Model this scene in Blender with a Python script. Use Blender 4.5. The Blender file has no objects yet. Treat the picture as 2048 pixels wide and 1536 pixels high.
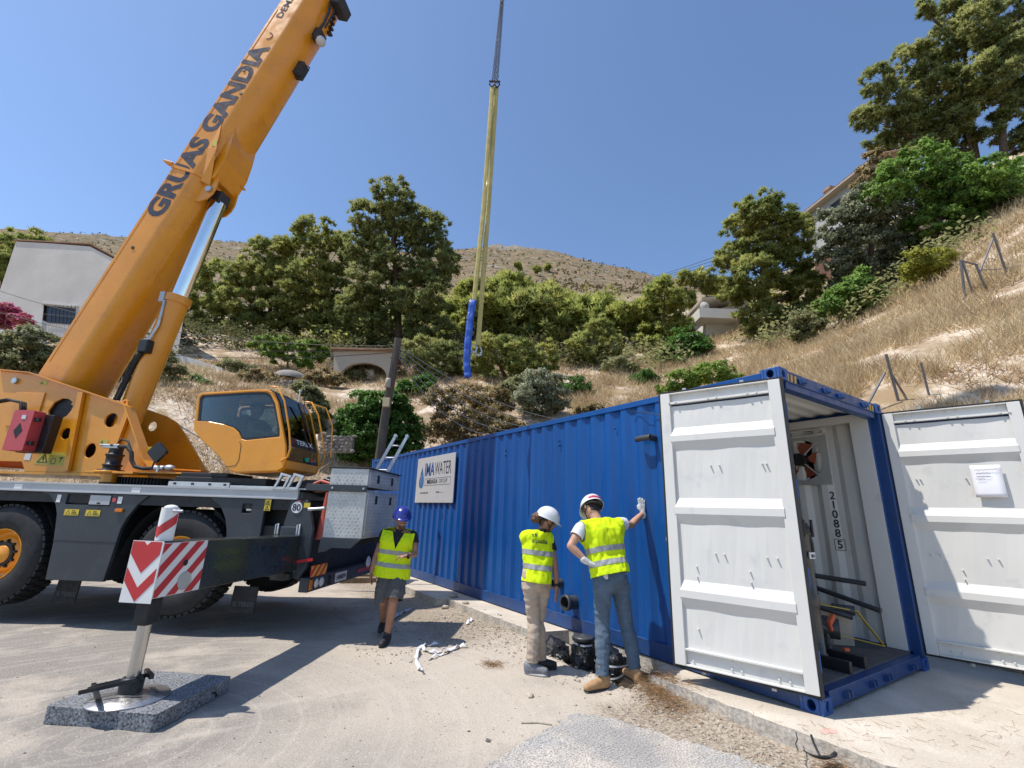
import bpy, bmesh, math, random
import numpy as np
from mathutils import Vector, Matrix, noise
from mathutils.geometry import tessellate_polygon
from mathutils.bvhtree import BVHTree

random.seed(7)
rng = np.random.default_rng(7)
scene = bpy.context.scene
COL = scene.collection

# ------------------------------------------------------------------ camera
CAM = np.array([-4.4043, -2.0395, 1.4661])
_yaw, _pitch, _roll, FPX = -0.5878, 0.2733, 0.0339, 916.8
_f = np.array([-math.sin(_yaw) * math.cos(_pitch), math.cos(_yaw) * math.cos(_pitch), math.sin(_pitch)])
_r0 = np.array([math.cos(_yaw), math.sin(_yaw), 0.0])
_u0 = np.cross(_r0, _f)
RIGHT = math.cos(_roll) * _r0 + math.sin(_roll) * _u0
UPV = -math.sin(_roll) * _r0 + math.cos(_roll) * _u0
FWD = _f
FH = np.array([FWD[0], FWD[1], 0.0]); FH /= np.linalg.norm(FH)
RH = np.array([FH[1], -FH[0], 0.0])
cam_data = bpy.data.cameras.new("camera")
cam_data.sensor_width = 36.0
cam_data.lens = FPX / 2048 * 36.0
cam_data.clip_start = 0.05
cam_data.clip_end = 3000
cam = bpy.data.objects.new("camera", cam_data)
COL.objects.link(cam)
cam.matrix_world = Matrix(((RIGHT[0], UPV[0], -FWD[0], CAM[0]), (RIGHT[1], UPV[1], -FWD[1], CAM[1]),
                           (RIGHT[2], UPV[2], -FWD[2], CAM[2]), (0, 0, 0, 1)))
scene.camera = cam

# ------------------------------------------------------------------ light
SUN_DIR = Vector((-0.496, 0.185, 1.0)).normalized()
world = bpy.data.worlds.new("World"); scene.world = world; world.use_nodes = True
wn = world.node_tree.nodes; wl = world.node_tree.links
sky = wn.new("ShaderNodeTexSky"); sky.sky_type = 'NISHITA'; sky.sun_disc = False
sky.sun_elevation = math.asin(SUN_DIR.z); sky.sun_rotation = math.atan2(SUN_DIR.x, SUN_DIR.y)
sky.altitude = 50; sky.air_density = 1.0; sky.dust_density = 0.5; sky.ozone_density = 4.6
wl.new(sky.outputs[0], wn["Background"].inputs[0]); wn["Background"].inputs[1].default_value = 0.15
sun_data = bpy.data.lights.new("sun", 'SUN'); sun_data.energy = 4.2; sun_data.angle = math.radians(0.53)
sun_data.color = (1.0, 0.935, 0.85)
sun = bpy.data.objects.new("sun", sun_data); COL.objects.link(sun)
sun.rotation_euler = SUN_DIR.to_track_quat('Z', 'Y').to_euler(); sun.location = (-20, 10, 40)
scene.view_settings.view_transform = 'Standard'; scene.view_settings.look = 'None'
scene.view_settings.exposure = 0.36; scene.view_settings.gamma = 1.0
scene.view_settings.use_curve_mapping = False

# ------------------------------------------------------------------ layout helpers
def ray(px, py): return FWD + RIGHT * ((px - 1024) / FPX) - UPV * ((py - 768) / FPX)
def at(px, py, D): return CAM + ray(px, py) * D                       # point at a distance along the view axis
def atv(px, py, Dh):                                                  # point on the upright plane at ground distance Dh
    d = ray(px, py); return CAM + d * (Dh / (d @ FH))
def on_z(px, py, z): d = ray(px, py); return CAM + d * ((z - CAM[2]) / d[2])
def on_pl(px, py, P0, n): d = ray(px, py); n = np.asarray(n, float); return CAM + d * (((np.asarray(P0) - CAM) @ n) / (d @ n))
V3 = lambda *a: np.array(a, float)
def unit(v): v = np.asarray(v, float); return v / (np.linalg.norm(v) + 1e-12)

def tag(o, label=None, cat=None, group=None, kind=None):
    if label: o["label"] = label
    if cat: o["category"] = cat
    if group: o["group"] = group
    if kind: o["kind"] = kind
    return o
def empty(name, loc=(0, 0, 0), rotz=0.0, label=None, cat=None, group=None, parent=None):
    o = bpy.data.objects.new(name, None); COL.objects.link(o)
    o.location = tuple(loc); o.rotation_euler = (0, 0, rotz); o.empty_display_size = 0.2
    if parent: o.parent = parent
    return tag(o, label, cat, group)
def copy_tree(o, parent=None):
    c = o.copy(); COL.objects.link(c); c.parent = parent
    for ch in list(o.children): copy_tree(ch, c)
    return c

# ------------------------------------------------------------------ materials
MATS = {}
def M(name, col, rough=0.6, metal=0.0, var=0.12, vscale=2.5, bump=0.0, bscale=30.0, spec=0.5, col2=None, c2scale=1.0, c2lo=0.5, c2hi=0.6,
      fine=0.0, fscale=120.0, coat=0.0, stretch=None, local=False):
    if name in MATS: return MATS[name]
    m = bpy.data.materials.new(name); m.use_nodes = True; MATS[name] = m
    nt = m.node_tree; n = nt.nodes; L = nt.links; b = n["Principled BSDF"]
    b.inputs["Roughness"].default_value = rough; b.inputs["Metallic"].default_value = metal
    b.inputs["Specular IOR Level"].default_value = spec
    if coat: b.inputs["Coat Weight"].default_value = coat; b.inputs["Coat Roughness"].default_value = 0.08
    if local: src = n.new("ShaderNodeTexCoord").outputs["Object"]
    else: src = n.new("ShaderNodeNewGeometry").outputs["Position"]
    if stretch:
        mp = n.new("ShaderNodeMapping"); mp.inputs["Scale"].default_value = stretch; L.new(src, mp.inputs[0]); src = mp.outputs[0]
    def nz(scale, detail=4, rg=0.55):
        t = n.new("ShaderNodeTexNoise"); t.inputs["Scale"].default_value = scale; t.inputs["Detail"].default_value = detail
        t.inputs["Roughness"].default_value = rg; L.new(src, t.inputs["Vector"]); return t.outputs["Fac"]
    def rng_(sock, lo, hi, a, bb):
        t = n.new("ShaderNodeMapRange"); t.inputs[1].default_value = lo; t.inputs[2].default_value = hi
        t.inputs[3].default_value = a; t.inputs[4].default_value = bb; L.new(sock, t.inputs[0]); return t.outputs[0]
    def mix(fac, a, bb, mode='MIX'):
        t = n.new("ShaderNodeMix"); t.data_type = 'RGBA'; t.blend_type = mode
        if hasattr(fac, "links"): L.new(fac, t.inputs[0])
        else: t.inputs[0].default_value = fac
        for s, v in ((6, a), (7, bb)):
            if hasattr(v, "links"): L.new(v, t.inputs[s])
            else: t.inputs[s].default_value = (*v[:3], 1)
        return t.outputs[2]
    c = tuple(col)
    out = None
    if col2 is not None:
        out = mix(rng_(nz(c2scale, 6, 0.6), c2lo, c2hi, 0, 1), c, col2)
    base = out if out is not None else c
    if var > 0:
        f = rng_(nz(vscale, 5), 0.3, 0.7, 1 - var, 1 + var)
        g = n.new("ShaderNodeCombineColor"); [L.new(f, g.inputs[i]) for i in range(3)]
        base = mix(1.0, base, g.outputs[0], 'MULTIPLY')
    if fine > 0:
        f = rng_(nz(fscale, 2), 0.3, 0.7, 1 - fine, 1 + fine)
        g = n.new("ShaderNodeCombineColor"); [L.new(f, g.inputs[i]) for i in range(3)]
        base = mix(1.0, base, g.outputs[0], 'MULTIPLY')
    if hasattr(base, "links"): L.new(base, b.inputs["Base Color"])
    else: b.inputs["Base Color"].default_value = (*base, 1)
    if var > 0 and rough > 0.15:
        L.new(rng_(nz(vscale * 3, 3), 0.3, 0.7, max(0.03, rough - 0.1), min(1, rough + 0.1)), b.inputs["Roughness"])
    if bump > 0:
        bp = n.new("ShaderNodeBump"); bp.inputs["Strength"].default_value = 1.0; bp.inputs["Distance"].default_value = bump
        L.new(nz(bscale, 5), bp.inputs["Height"]); L.new(bp.outputs[0], b.inputs["Normal"])
    return m

def leaf_mat(name, col, col2, trans=0.3, nscale=0.8, rough=0.6, isl=0.35):
    if name in MATS: return MATS[name]
    m = bpy.data.materials.new(name); m.use_nodes = True; MATS[name] = m
    nt = m.node_tree; n = nt.nodes; L = nt.links; n.remove(n["Principled BSDF"]); out = n["Material Output"]
    geo = n.new("ShaderNodeNewGeometry")
    t = n.new("ShaderNodeTexNoise"); t.inputs["Scale"].default_value = nscale; t.inputs["Detail"].default_value = 3
    L.new(geo.outputs["Position"], t.inputs["Vector"])
    mr = n.new("ShaderNodeMapRange"); mr.inputs[1].default_value = .35; mr.inputs[2].default_value = .65; L.new(t.outputs["Fac"], mr.inputs[0])
    mx = n.new("ShaderNodeMix"); mx.data_type = 'RGBA'; mx.inputs[6].default_value = (*col, 1); mx.inputs[7].default_value = (*col2, 1)
    L.new(mr.outputs[0], mx.inputs[0])
    m2 = n.new("ShaderNodeMapRange"); m2.inputs[3].default_value = 1 - isl; m2.inputs[4].default_value = 1 + isl
    L.new(geo.outputs["Random Per Island"], m2.inputs[0])
    g = n.new("ShaderNodeCombineColor"); [L.new(m2.outputs[0], g.inputs[i]) for i in range(3)]
    mm = n.new("ShaderNodeMix"); mm.data_type = 'RGBA'; mm.blend_type = 'MULTIPLY'; mm.inputs[0].default_value = 1
    L.new(mx.outputs[2], mm.inputs[6]); L.new(g.outputs[0], mm.inputs[7])
    d = n.new("ShaderNodeBsdfPrincipled"); d.inputs["Roughness"].default_value = rough; d.inputs["Specular IOR Level"].default_value = 0.3
    tr = n.new("ShaderNodeBsdfTranslucent"); ms = n.new("ShaderNodeMixShader"); ms.inputs[0].default_value = trans
    L.new(mm.outputs[2], d.inputs["Base Color"]); L.new(mm.outputs[2], tr.inputs["Color"])
    L.new(d.outputs[0], ms.inputs[1]); L.new(tr.outputs[0], ms.inputs[2]); L.new(ms.outputs[0], out.inputs["Surface"])
    return m

def glass_mat(name, tint, gloss=0.12, rough=0.02):
    if name in MATS: return MATS[name]
    m = bpy.data.materials.new(name); m.use_nodes = True; MATS[name] = m
    nt = m.node_tree; n = nt.nodes; L = nt.links; n.remove(n["Principled BSDF"]); out = n["Material Output"]
    tr = n.new("ShaderNodeBsdfTransparent"); tr.inputs[0].default_value = (*tint, 1)
    gl = n.new("ShaderNodeBsdfGlossy"); gl.inputs["Roughness"].default_value = rough
    fr = n.new("ShaderNodeFresnel"); fr.inputs[0].default_value = 1.5
    ad = n.new("ShaderNodeMath"); ad.operation = 'ADD'; ad.inputs[1].default_value = gloss; L.new(fr.outputs[0], ad.inputs[0])
    ms = n.new("ShaderNodeMixShader"); L.new(ad.outputs[0], ms.inputs[0]); L.new(tr.outputs[0], ms.inputs[1]); L.new(gl.outputs[0], ms.inputs[2])
    L.new(ms.outputs[0], out.inputs["Surface"])
    return m

# ------------------------------------------------------------------ mesh builder
class MB:
    def __init__(s): s.v = []; s.f = []; s.m = []; s.sm = []; s.mi = 0; s.smooth = False
    def add(s, vs, fs, smooth=None):
        o = len(s.v); s.v.extend([tuple(map(float, p)) for p in vs])
        for f in fs: s.f.append(tuple(i + o for i in f)); s.m.append(s.mi); s.sm.append(s.smooth if smooth is None else smooth)
        return s
    def box(s, x0, x1, y0, y1, z0, z1):
        x0, x1 = min(x0, x1), max(x0, x1); y0, y1 = min(y0, y1), max(y0, y1); z0, z1 = min(z0, z1), max(z0, z1)
        vs = [(x, y, z) for z in (z0, z1) for y in (y0, y1) for x in (x0, x1)]
        return s.add(vs, [(0, 2, 3, 1), (4, 5, 7, 6), (0, 1, 5, 4), (2, 6, 7, 3), (0, 4, 6, 2), (1, 3, 7, 5)], False)
    def obox(s, c, ax, ay, az):        # half-extent vectors
        c, ax, ay, az = map(lambda q: np.asarray(q, float), (c, ax, ay, az))
        vs = [c + i * ax + j * ay + k * az for k in (-1, 1) for j in (-1, 1) for i in (-1, 1)]
        fs = [(0, 2, 3, 1), (4, 5, 7, 6), (0, 1, 5, 4), (2, 6, 7, 3), (0, 4, 6, 2), (1, 3, 7, 5)]
        if np.dot(np.cross(ax, ay), az) < 0: fs = [f[::-1] for f in fs]
        return s.add(vs, fs, False)
    def beam(s, p0, p1, w, h, up=(0, 0, 1)):   # box bar between two points
        p0, p1 = np.asarray(p0, float), np.asarray(p1, float); d = p1 - p0; a = unit(d)
        sd = np.cross(a, up); sd = unit(sd) if np.linalg.norm(sd) > 1e-4 else unit(np.cross(a, (1, 0, 0))); up2 = np.cross(sd, a)
        return s.obox((p0 + p1) / 2, d / 2, sd * w / 2, up2 * h / 2)
    def cyl(s, p0, p1, r0, r1=None, n=16, caps=True, smooth=True):
        r1 = r0 if r1 is None else r1; p0, p1 = np.asarray(p0, float), np.asarray(p1, float); a = unit(p1 - p0)
        t = np.array((0, 0, 1.)) if abs(a[2]) < 0.9 else np.array((1., 0, 0)); e1 = unit(np.cross(a, t)); e2 = np.cross(a, e1)
        vs = []
        for p, r in ((p0, r0), (p1, r1)):
            for i in range(n): th = 2 * math.pi * i / n; vs.append(p + r * (math.cos(th) * e1 + math.sin(th) * e2))
        s.add(vs, [(i, (i + 1) % n, n + (i + 1) % n, n + i) for i in range(n)], smooth)
        if caps:
            s.add(vs[:n], [tuple(range(n))[::-1]], False); s.add(vs[n:], [tuple(range(n))], False)
        return s
    def tube(s, path, r, n=8, caps=True):
        P = [np.asarray(q, float) for q in path]; R = r if hasattr(r, "__len__") else [r] * len(P)
        a = unit(P[1] - P[0]); t = np.array((0, 0, 1.)) if abs(a[2]) < 0.9 else np.array((1., 0, 0)); e1 = unit(np.cross(a, t))
        vs = []
        for k, p in enumerate(P):
            a = unit(P[min(k + 1, len(P) - 1)] - P[max(k - 1, 0)])
            e1 = unit(e1 - a * (e1 @ a)); e2 = np.cross(a, e1)
            for i in range(n): th = 2 * math.pi * i / n; vs.append(p + R[k] * (math.cos(th) * e1 + math.sin(th) * e2))
        fs = []
        for k in range(len(P) - 1):
            for i in range(n): j = (i + 1) % n; fs.append((k * n + i, k * n + j, (k + 1) * n + j, (k + 1) * n + i))
        s.add(vs, fs, True)
        if caps:
            s.add(vs[:n], [tuple(range(n))[::-1]], False); s.add(vs[-n:], [tuple(range(n))], False)
        return s
    def lathe(s, prof, c, axis=(0, 0, 1), n=32, smooth=True):   # prof list of (radius, height)
        c = np.asarray(c, float); a = unit(axis); t = np.array((0, 0, 1.)) if abs(a[2]) < 0.9 else np.array((1., 0, 0))
        e1 = unit(np.cross(a, t)); e2 = np.cross(a, e1); vs = []
        for r, h in prof:
            for i in range(n): th = 2 * math.pi * i / n; vs.append(c + a * h + r * (math.cos(th) * e1 + math.sin(th) * e2))
        fs = []
        for k in range(len(prof) - 1):
            for i in range(n): j = (i + 1) % n; fs.append((k * n + i, k * n + j, (k + 1) * n + j, (k + 1) * n + i))
        return s.add(vs, fs, smooth)
    def sphere(s, c, r, n=16, m=10, sc=(1, 1, 1), half=False):
        c = np.asarray(c, float); vs = []; m0 = m
        for k in range(m + 1):
            ph = math.pi * (k / m if not half else k / m / 2)
            for i in range(n): th = 2 * math.pi * i / n; vs.append(c + r * np.array((sc[0] * math.sin(ph) * math.cos(th), sc[1] * math.sin(ph) * math.sin(th), sc[2] * math.cos(ph))))
        fs = [(k * n + i, (k + 1) * n + i, (k + 1) * n + (i + 1) % n, k * n + (i + 1) % n) for k in range(m) for i in range(n)]
        return s.add(vs, fs, True)
    def plate(s, O, ex, ey, outer, th, holes=()):   # flat plate with holes; outline in (ex,ey), thickness along ex x ey, back from the face
        O, ex, ey = (np.asarray(q, float) for q in (O, ex, ey)); nz = np.cross(ex, ey); nz = unit(nz)
        def area(p): return sum(p[i][0] * p[(i + 1) % len(p)][1] - p[(i + 1) % len(p)][0] * p[i][1] for i in range(len(p)))
        outer = list(outer) if area(outer) > 0 else list(outer)[::-1]
        loops = [outer] + [list(h)[::-1] if area(h) > 0 else list(h) for h in holes]
        flat = [q for l in loops for q in l]
        tris = tessellate_polygon([[Vector((q[0], q[1], 0)) for q in l] for l in loops])
        F = [O + ex * q[0] + ey * q[1] for q in flat]; B = [p - nz * th for p in F]; N = len(F); fs = []
        for t in tris:
            a, b, c = t; ar = (flat[b][0] - flat[a][0]) * (flat[c][1] - flat[a][1]) - (flat[c][0] - flat[a][0]) * (flat[b][1] - flat[a][1])
            t = (a, b, c) if ar > 0 else (a, c, b); fs.append(t); fs.append(tuple(N + i for i in t[::-1]))
        o = 0
        for l in loops:
            k = len(l)
            for i in range(k): j = (i + 1) % k; fs.append((o + i, N + o + i, N + o + j, o + j))
            o += k
        return s.add(F + B, fs, False)
    def mesh(s, name, mats):
        me = bpy.data.meshes.new(name); me.from_pydata(s.v, [], s.f)
        for m in mats: me.materials.append(m)
        if len(mats) > 1: me.polygons.foreach_set("material_index", s.m)
        me.polygons.foreach_set("use_smooth", s.sm); me.update(); return me
    def build(s, name, mats, parent=None, bevel=0.0, loc=None, seg=2, org=None):
        if not isinstance(mats, (list, tuple)): mats = [mats]
        if org is not None: o3 = np.asarray(org, float); s.v = [tuple(np.asarray(p) - o3) for p in s.v]
        o = bpy.data.objects.new(name, s.mesh(name, mats)); COL.objects.link(o)
        if parent: o.parent = parent
        if loc is not None: o.location = tuple(loc)
        if bevel:
            b = o.modifiers.new("bevel", 'BEVEL'); b.width = bevel; b.segments = seg; b.limit_method = 'ANGLE'; b.angle_limit = math.radians(40)
        return o
def circle2(cx, cy, r, n=24, ry=None): return [(cx + r * math.cos(2 * math.pi * i / n), cy + (ry or r) * math.sin(2 * math.pi * i / n)) for i in range(n)]
def rrect(x0, x1, y0, y1, r, n=5):
    out = []
    for cx, cy, a0 in ((x1 - r, y1 - r, 0), (x0 + r, y1 - r, 90), (x0 + r, y0 + r, 180), (x1 - r, y0 + r, 270)):
        for i in range(n + 1): a = math.radians(a0 + 90 * i / n); out.append((cx + r * math.cos(a), cy + r * math.sin(a)))
    return out
def text_geo(txt, size, bold=0.0, spacing=1.0, shear=0.0):
    cu = bpy.data.curves.new("lettering", 'FONT'); cu.body = txt; cu.size = size; cu.offset = bold; cu.space_character = spacing
    cu.shear = shear; cu.resolution_u = 3; cu.fill_mode = 'FRONT'
    o = bpy.data.objects.new("lettering", cu); COL.objects.link(o)
    dg = bpy.context.evaluated_depsgraph_get(); dg.update()
    me = bpy.data.meshes.new_from_object(o.evaluated_get(dg))
    vs = [tuple(v.co[:2]) for v in me.vertices]; fs = [tuple(p.vertices) for p in me.polygons]
    bpy.data.objects.remove(o); bpy.data.curves.remove(cu); bpy.data.meshes.remove(me)
    return vs, fs
def text_on(mb, txt, O, ex, ey, size, bold=0.0, spacing=1.0, width=None, align='l', shear=0.0):
    vs, fs = text_geo(txt, size, bold, spacing, shear)
    xs = [v[0] for v in vs]; x0, x1 = min(xs), max(xs); k = 1.0
    if width: k = width / (x1 - x0)
    off = {'l': x0, 'c': (x0 + x1) / 2, 'r': x1}[align]
    O, ex, ey = (np.asarray(q, float) for q in (O, ex, ey))
    mb.add([O + ex * (v[0] - off) * k + ey * v[1] for v in vs], fs, False); return mb

# common materials
def gp(v): return tuple(x for x in v)
m_black = M("black_paint", (0.012, 0.013, 0.015), 0.45, var=0.2)
m_rubber = M("rubber", (0.014, 0.014, 0.015), 0.75, var=0.25, vscale=6, bump=0.002, bscale=40)
m_steel = M("bare_steel", (0.5, 0.5, 0.5), 0.35, metal=0.9, var=0.15, vscale=8)
m_chrome = M("chrome", (0.72, 0.74, 0.76), 0.08, metal=1.0, var=0.05)
m_alu = M("aluminium", (0.55, 0.56, 0.57), 0.38, metal=0.85, var=0.12, vscale=6)
m_white = M("white_paint", (0.74, 0.74, 0.72), 0.45, var=0.06, vscale=3)
m_red = M("red_film", (0.52, 0.03, 0.035), 0.4, var=0.08)
# ================================================================== terrain
G0 = -0.15           # yard level (container slab top is 0)
def _pt(px, py, D): return at(px, py, D)
_anch = []
def A(*q): _anch.append(np.array(q, float))
for q in ((1760, 790, 11.5), (1900, 790, 10.5), (2040, 780, 10), (1900, 700, 13), (2040, 600, 14), (2040, 450, 20), (1900, 556, 22), (1800, 606, 25),
          (1640, 648, 30), (1500, 722, 27), (1400, 752, 27), (1320, 782, 26), (1250, 700, 40), (1280, 668, 55), (1140, 690, 55), (1100, 785, 25),
          (1000, 775, 26), (900, 850, 20), (800, 815, 22), (700, 772, 27), (620, 765, 26), (560, 800, 21), (450, 762, 22), (400, 742, 24.5),
          (330, 722, 27), (300, 795, 18), (660, 865, 18), (640, 900, 17.5), (730, 925, 17), (100, 705, 25), (20, 670, 27), (-300, 690, 26),
          (500, 690, 36), (930, 660, 45), (1090, 610, 75), (1180, 575, 120), (1000, 590, 120), (1280, 590, 130), (700, 600, 110), (450, 590, 110), (100, 580, 110),
          (1650, 520, 60), (1850, 400, 50), (2048, 300, 45), (2400, 200, 40), (2300, 500, 14), (2300, 700, 9.5)):
    A(*_pt(*q))
RIDGE = [(-500, 470), (-200, 468), (0, 466), (60, 467), (130, 470), (240, 474), (330, 480), (450, 485), (520, 488), (700, 484), (880, 500), (930, 493), (985, 484), (1020, 488), (1060, 496), (1120, 508),
         (1180, 524), (1240, 541), (1300, 556), (1400, 580), (1600, 600), (1900, 600), (2300, 600)]
for px, py in RIDGE:
    A(*_pt(px, py + 4, 270))
    p = _pt(px, py + 70, 420); A(*p)
for a in (3.4,):
    for y in np.arange(-6, 13.5, 1.5): A(a, y, -0.05)
for x in np.arange(-12, 3, 1.5): A(x, 13.2 + max(0, (-x - 3)) * 0.35, -0.12)
A(-16, 16, -0.1); A(-20, 12, -0.15)
for az in range(-180, 181, 15):      # level ground behind and beside the camera
    a = math.radians(az)
    d = FH * math.cos(a) + RH * math.sin(a)
    for rr in ((3, 6, 12, 40, 150, 500) if abs(az) > 100 else ((3,) if abs(az) < 60 else (3, 5))):
        P = CAM + d * rr; A(P[0], P[1], G0 if rr < 400 else G0)
_anch = np.array(_anch)
def _uv(x, y):
    dx, dy = x - CAM[0], y - CAM[1]; r = np.hypot(dx, dy) + 1e-6
    az = np.arctan2(dx * RH[0] + dy * RH[1], dx * FH[0] + dy * FH[1])
    return az * 1.6, np.log(r), r
_au, _av, _ar = _uv(_anch[:, 0], _anch[:, 1]); _as = (_anch[:, 2] - CAM[2]) / _ar
def _phi(d2): return 0.5 * d2 * np.log(d2 + 1e-9)
_K = _phi((_au[:, None] - _au[None]) ** 2 + (_av[:, None] - _av[None]) ** 2) + np.eye(len(_au)) * 0.004
_Pm = np.stack([np.ones_like(_au), _au, _av], 1)
_S = np.linalg.solve(np.block([[_K, _Pm], [_Pm.T, np.zeros((3, 3))]]), np.concatenate([_as, np.zeros(3)]))
def _fbm(x, y, s, oct=4):
    out = np.zeros_like(x); amp = 1.0
    for k in range(oct):
        f = s * 2 ** k
        out += amp * (np.sin(x * f * 1.3 + 1.7 * k + 1.1 * np.sin(y * f * 0.9 + k)) * np.cos(y * f * 1.17 - 0.6 * k + 1.3 * np.sin(x * f * 0.7 + 2 * k))); amp *= 0.5
    return out
def in_yard(x, y):
    back = 13.4 + np.maximum(0, -x - 3) * 0.35
    return (x < 3.25) & (y < back)
def hill(x, y):
    x = np.atleast_1d(np.asarray(x, float)); y = np.atleast_1d(np.asarray(y, float))
    u, v, r = _uv(x, y)
    s = _S[-3] + _S[-2] * u + _S[-1] * v
    for i in range(0, len(_au), 64):
        s = s + _phi((u[:, None] - _au[None, i:i + 64]) ** 2 + (v[:, None] - _av[None, i:i + 64]) ** 2) @ _S[i:min(i + 64, len(_au))]
    z = CAM[2] + r * s
    rough = np.clip((r - 9) / 30, 0, 1)
    z = z + rough * (_fbm(x, y, 0.45) * 0.16 + np.clip((r - 100) / 120, 0, 1) * _fbm(x + 9, y, 0.045, 5) * 2.4)
    # low bank beside the slab
    z = np.where((x > 3.25) & (r < 30), np.maximum(z, np.minimum(0.25, (x - 3.25) * 0.6) - 0.05), z)
    return z
def hz(x, y): return float(hill(x, y)[0])
def ground_z(x, y): return G0 if bool(in_yard(np.array(x), np.array(y))) else hz(x, y)

def terrain_mat():
    m = bpy.data.materials.new("hillside_soil"); m.use_nodes = True; nt = m.node_tree; n = nt.nodes; L = nt.links; b = n["Principled BSDF"]
    b.inputs["Roughness"].default_value = 0.95; b.inputs["Specular IOR Level"].default_value = 0.1
    geo = n.new("ShaderNodeNewGeometry"); P = geo.outputs["Position"]
    def nz(s, d=5, r=.6):
        t = n.new("ShaderNodeTexNoise"); t.inputs["Scale"].default_value = s; t.inputs["Detail"].default_value = d; t.inputs["Roughness"].default_value = r
        L.new(P, t.inputs["Vector"]); return t.outputs["Fac"]
    def rg(s, lo, hi, a=0., b_=1.):
        t = n.new("ShaderNodeMapRange"); t.inputs[1].default_value = lo; t.inputs[2].default_value = hi; t.inputs[3].default_value = a; t.inputs[4].default_value = b_; L.new(s, t.inputs[0]); return t.outputs[0]
    def mix(f, a, c):
        t = n.new("ShaderNodeMix"); t.data_type = 'RGBA'; L.new(f, t.inputs[0])
        for s, v in ((6, a), (7, c)):
            if hasattr(v, "links"): L.new(v, t.inputs[s])
            else: t.inputs[s].default_value = (*v, 1)
        return t.outputs[2]
    near = mix(rg(nz(0.55), .42, .58), (0.30, 0.22, 0.13), (0.40, 0.32, 0.235))          # dry grass straw / soil
    near = mix(rg(nz(0.8), .47, .60), near, (0.62, 0.53, 0.42))                          # pale marl
    near = mix(rg(nz(6), .50, .70), near, (0.30, 0.20, 0.12))
    far = mix(rg(nz(0.06), .4, .6), (0.24, 0.175, 0.105), (0.20, 0.155, 0.10))
    far = mix(rg(nz(0.45, 4), .52, .60), far, (0.085, 0.085, 0.04))                      # scrub dots
    far = mix(rg(nz(0.25, 6), .58, .66), far, (0.30, 0.27, 0.235))                       # bare rock
    cd = n.new("ShaderNodeVectorMath"); cd.operation = 'DISTANCE'; cd.inputs[1].default_value = tuple(_pt(1030, 505, 258)); L.new(P, cd.inputs[0]); ca = n.new("ShaderNodeMath"); ca.operation = 'ADD'; L.new(cd.outputs["Value"], ca.inputs[0]); L.new(rg(nz(.12, 5), 0, 1, -22, 22), ca.inputs[1])
    far = mix(rg(ca.outputs[0], 14, 30, .85, 0.), far, mix(rg(nz(.9, 5, .7), .4, .6), (0.13, 0.12, 0.105), (0.30, 0.28, 0.25)))   # grey limestone crag
    dst = n.new("ShaderNodeVectorMath"); dst.operation = 'LENGTH'; L.new(P, dst.inputs[0])
    L.new(mix(rg(dst.outputs["Value"], 55, 110), near, far), b.inputs["Base Color"])
    bp = n.new("ShaderNodeBump"); bp.inputs["Distance"].default_value = 0.08; bp.inputs["Strength"].default_value = 1; L.new(nz(4, 6), bp.inputs["Height"]); L.new(bp.outputs[0], b.inputs["Normal"])
    return m

def _axis(lo, hi, c, n, k):
    t = np.linspace(-1, 1, n); s = np.sinh(t * k) / math.sinh(k); return np.where(s < 0, c + s * (c - lo), c + s * (hi - c))
gx = _axis(-700, 800, 4, 330, 4.6); gy = _axis(-500, 900, 10, 360, 4.6)
X, Y = np.meshgrid(gx, gy, indexing='xy'); shp = X.shape
Z = hill(X.ravel(), Y.ravel()).reshape(shp)
# grey crag on the ridge
crag = _pt(1030, 500, 255); dc = np.hypot(X - crag[0], Y - crag[1]); Z += np.exp(-(dc / 26) ** 2) * (2.0 + 1.7 * _fbm(X, Y, 0.2, 4))
inside = in_yard(X, Y)
Z = np.where(inside, np.minimum(Z, G0 - 0.6), Z)
nx_, ny_ = len(gx), len(gy)
verts = np.stack([X, Y, Z], -1).reshape(-1, 3)
idx = np.arange(nx_ * ny_).reshape(ny_, nx_)
quads = np.stack([idx[:-1, :-1], idx[:-1, 1:], idx[1:, 1:], idx[1:, :-1]], -1).reshape(-1, 4)
me = bpy.data.meshes.new("hillside"); me.from_pydata(verts.tolist(), [], quads.tolist()); me.polygons.foreach_set("use_smooth", [True] * len(me.polygons))
me.materials.append(terrain_mat())
hillside = bpy.data.objects.new("hillside", me); COL.objects.link(hillside); tag(hillside, kind="structure")
HILL_BVH = BVHTree.FromPolygons([Vector(v) for v in verts.tolist()], quads.tolist())
def drop(x, y):
    if bool(in_yard(np.array(x), np.array(y))): return G0
    h = HILL_BVH.ray_cast(Vector((x, y, 900)), Vector((0, 0, -1)))
    return h[0].z if h[0] else hz(x, y)
def on_hill(px, py, Dmax=600):
    h = HILL_BVH.ray_cast(Vector(CAM), Vector(ray(px, py)).normalized(), Dmax); return np.array(h[0]) if h[0] else None

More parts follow.
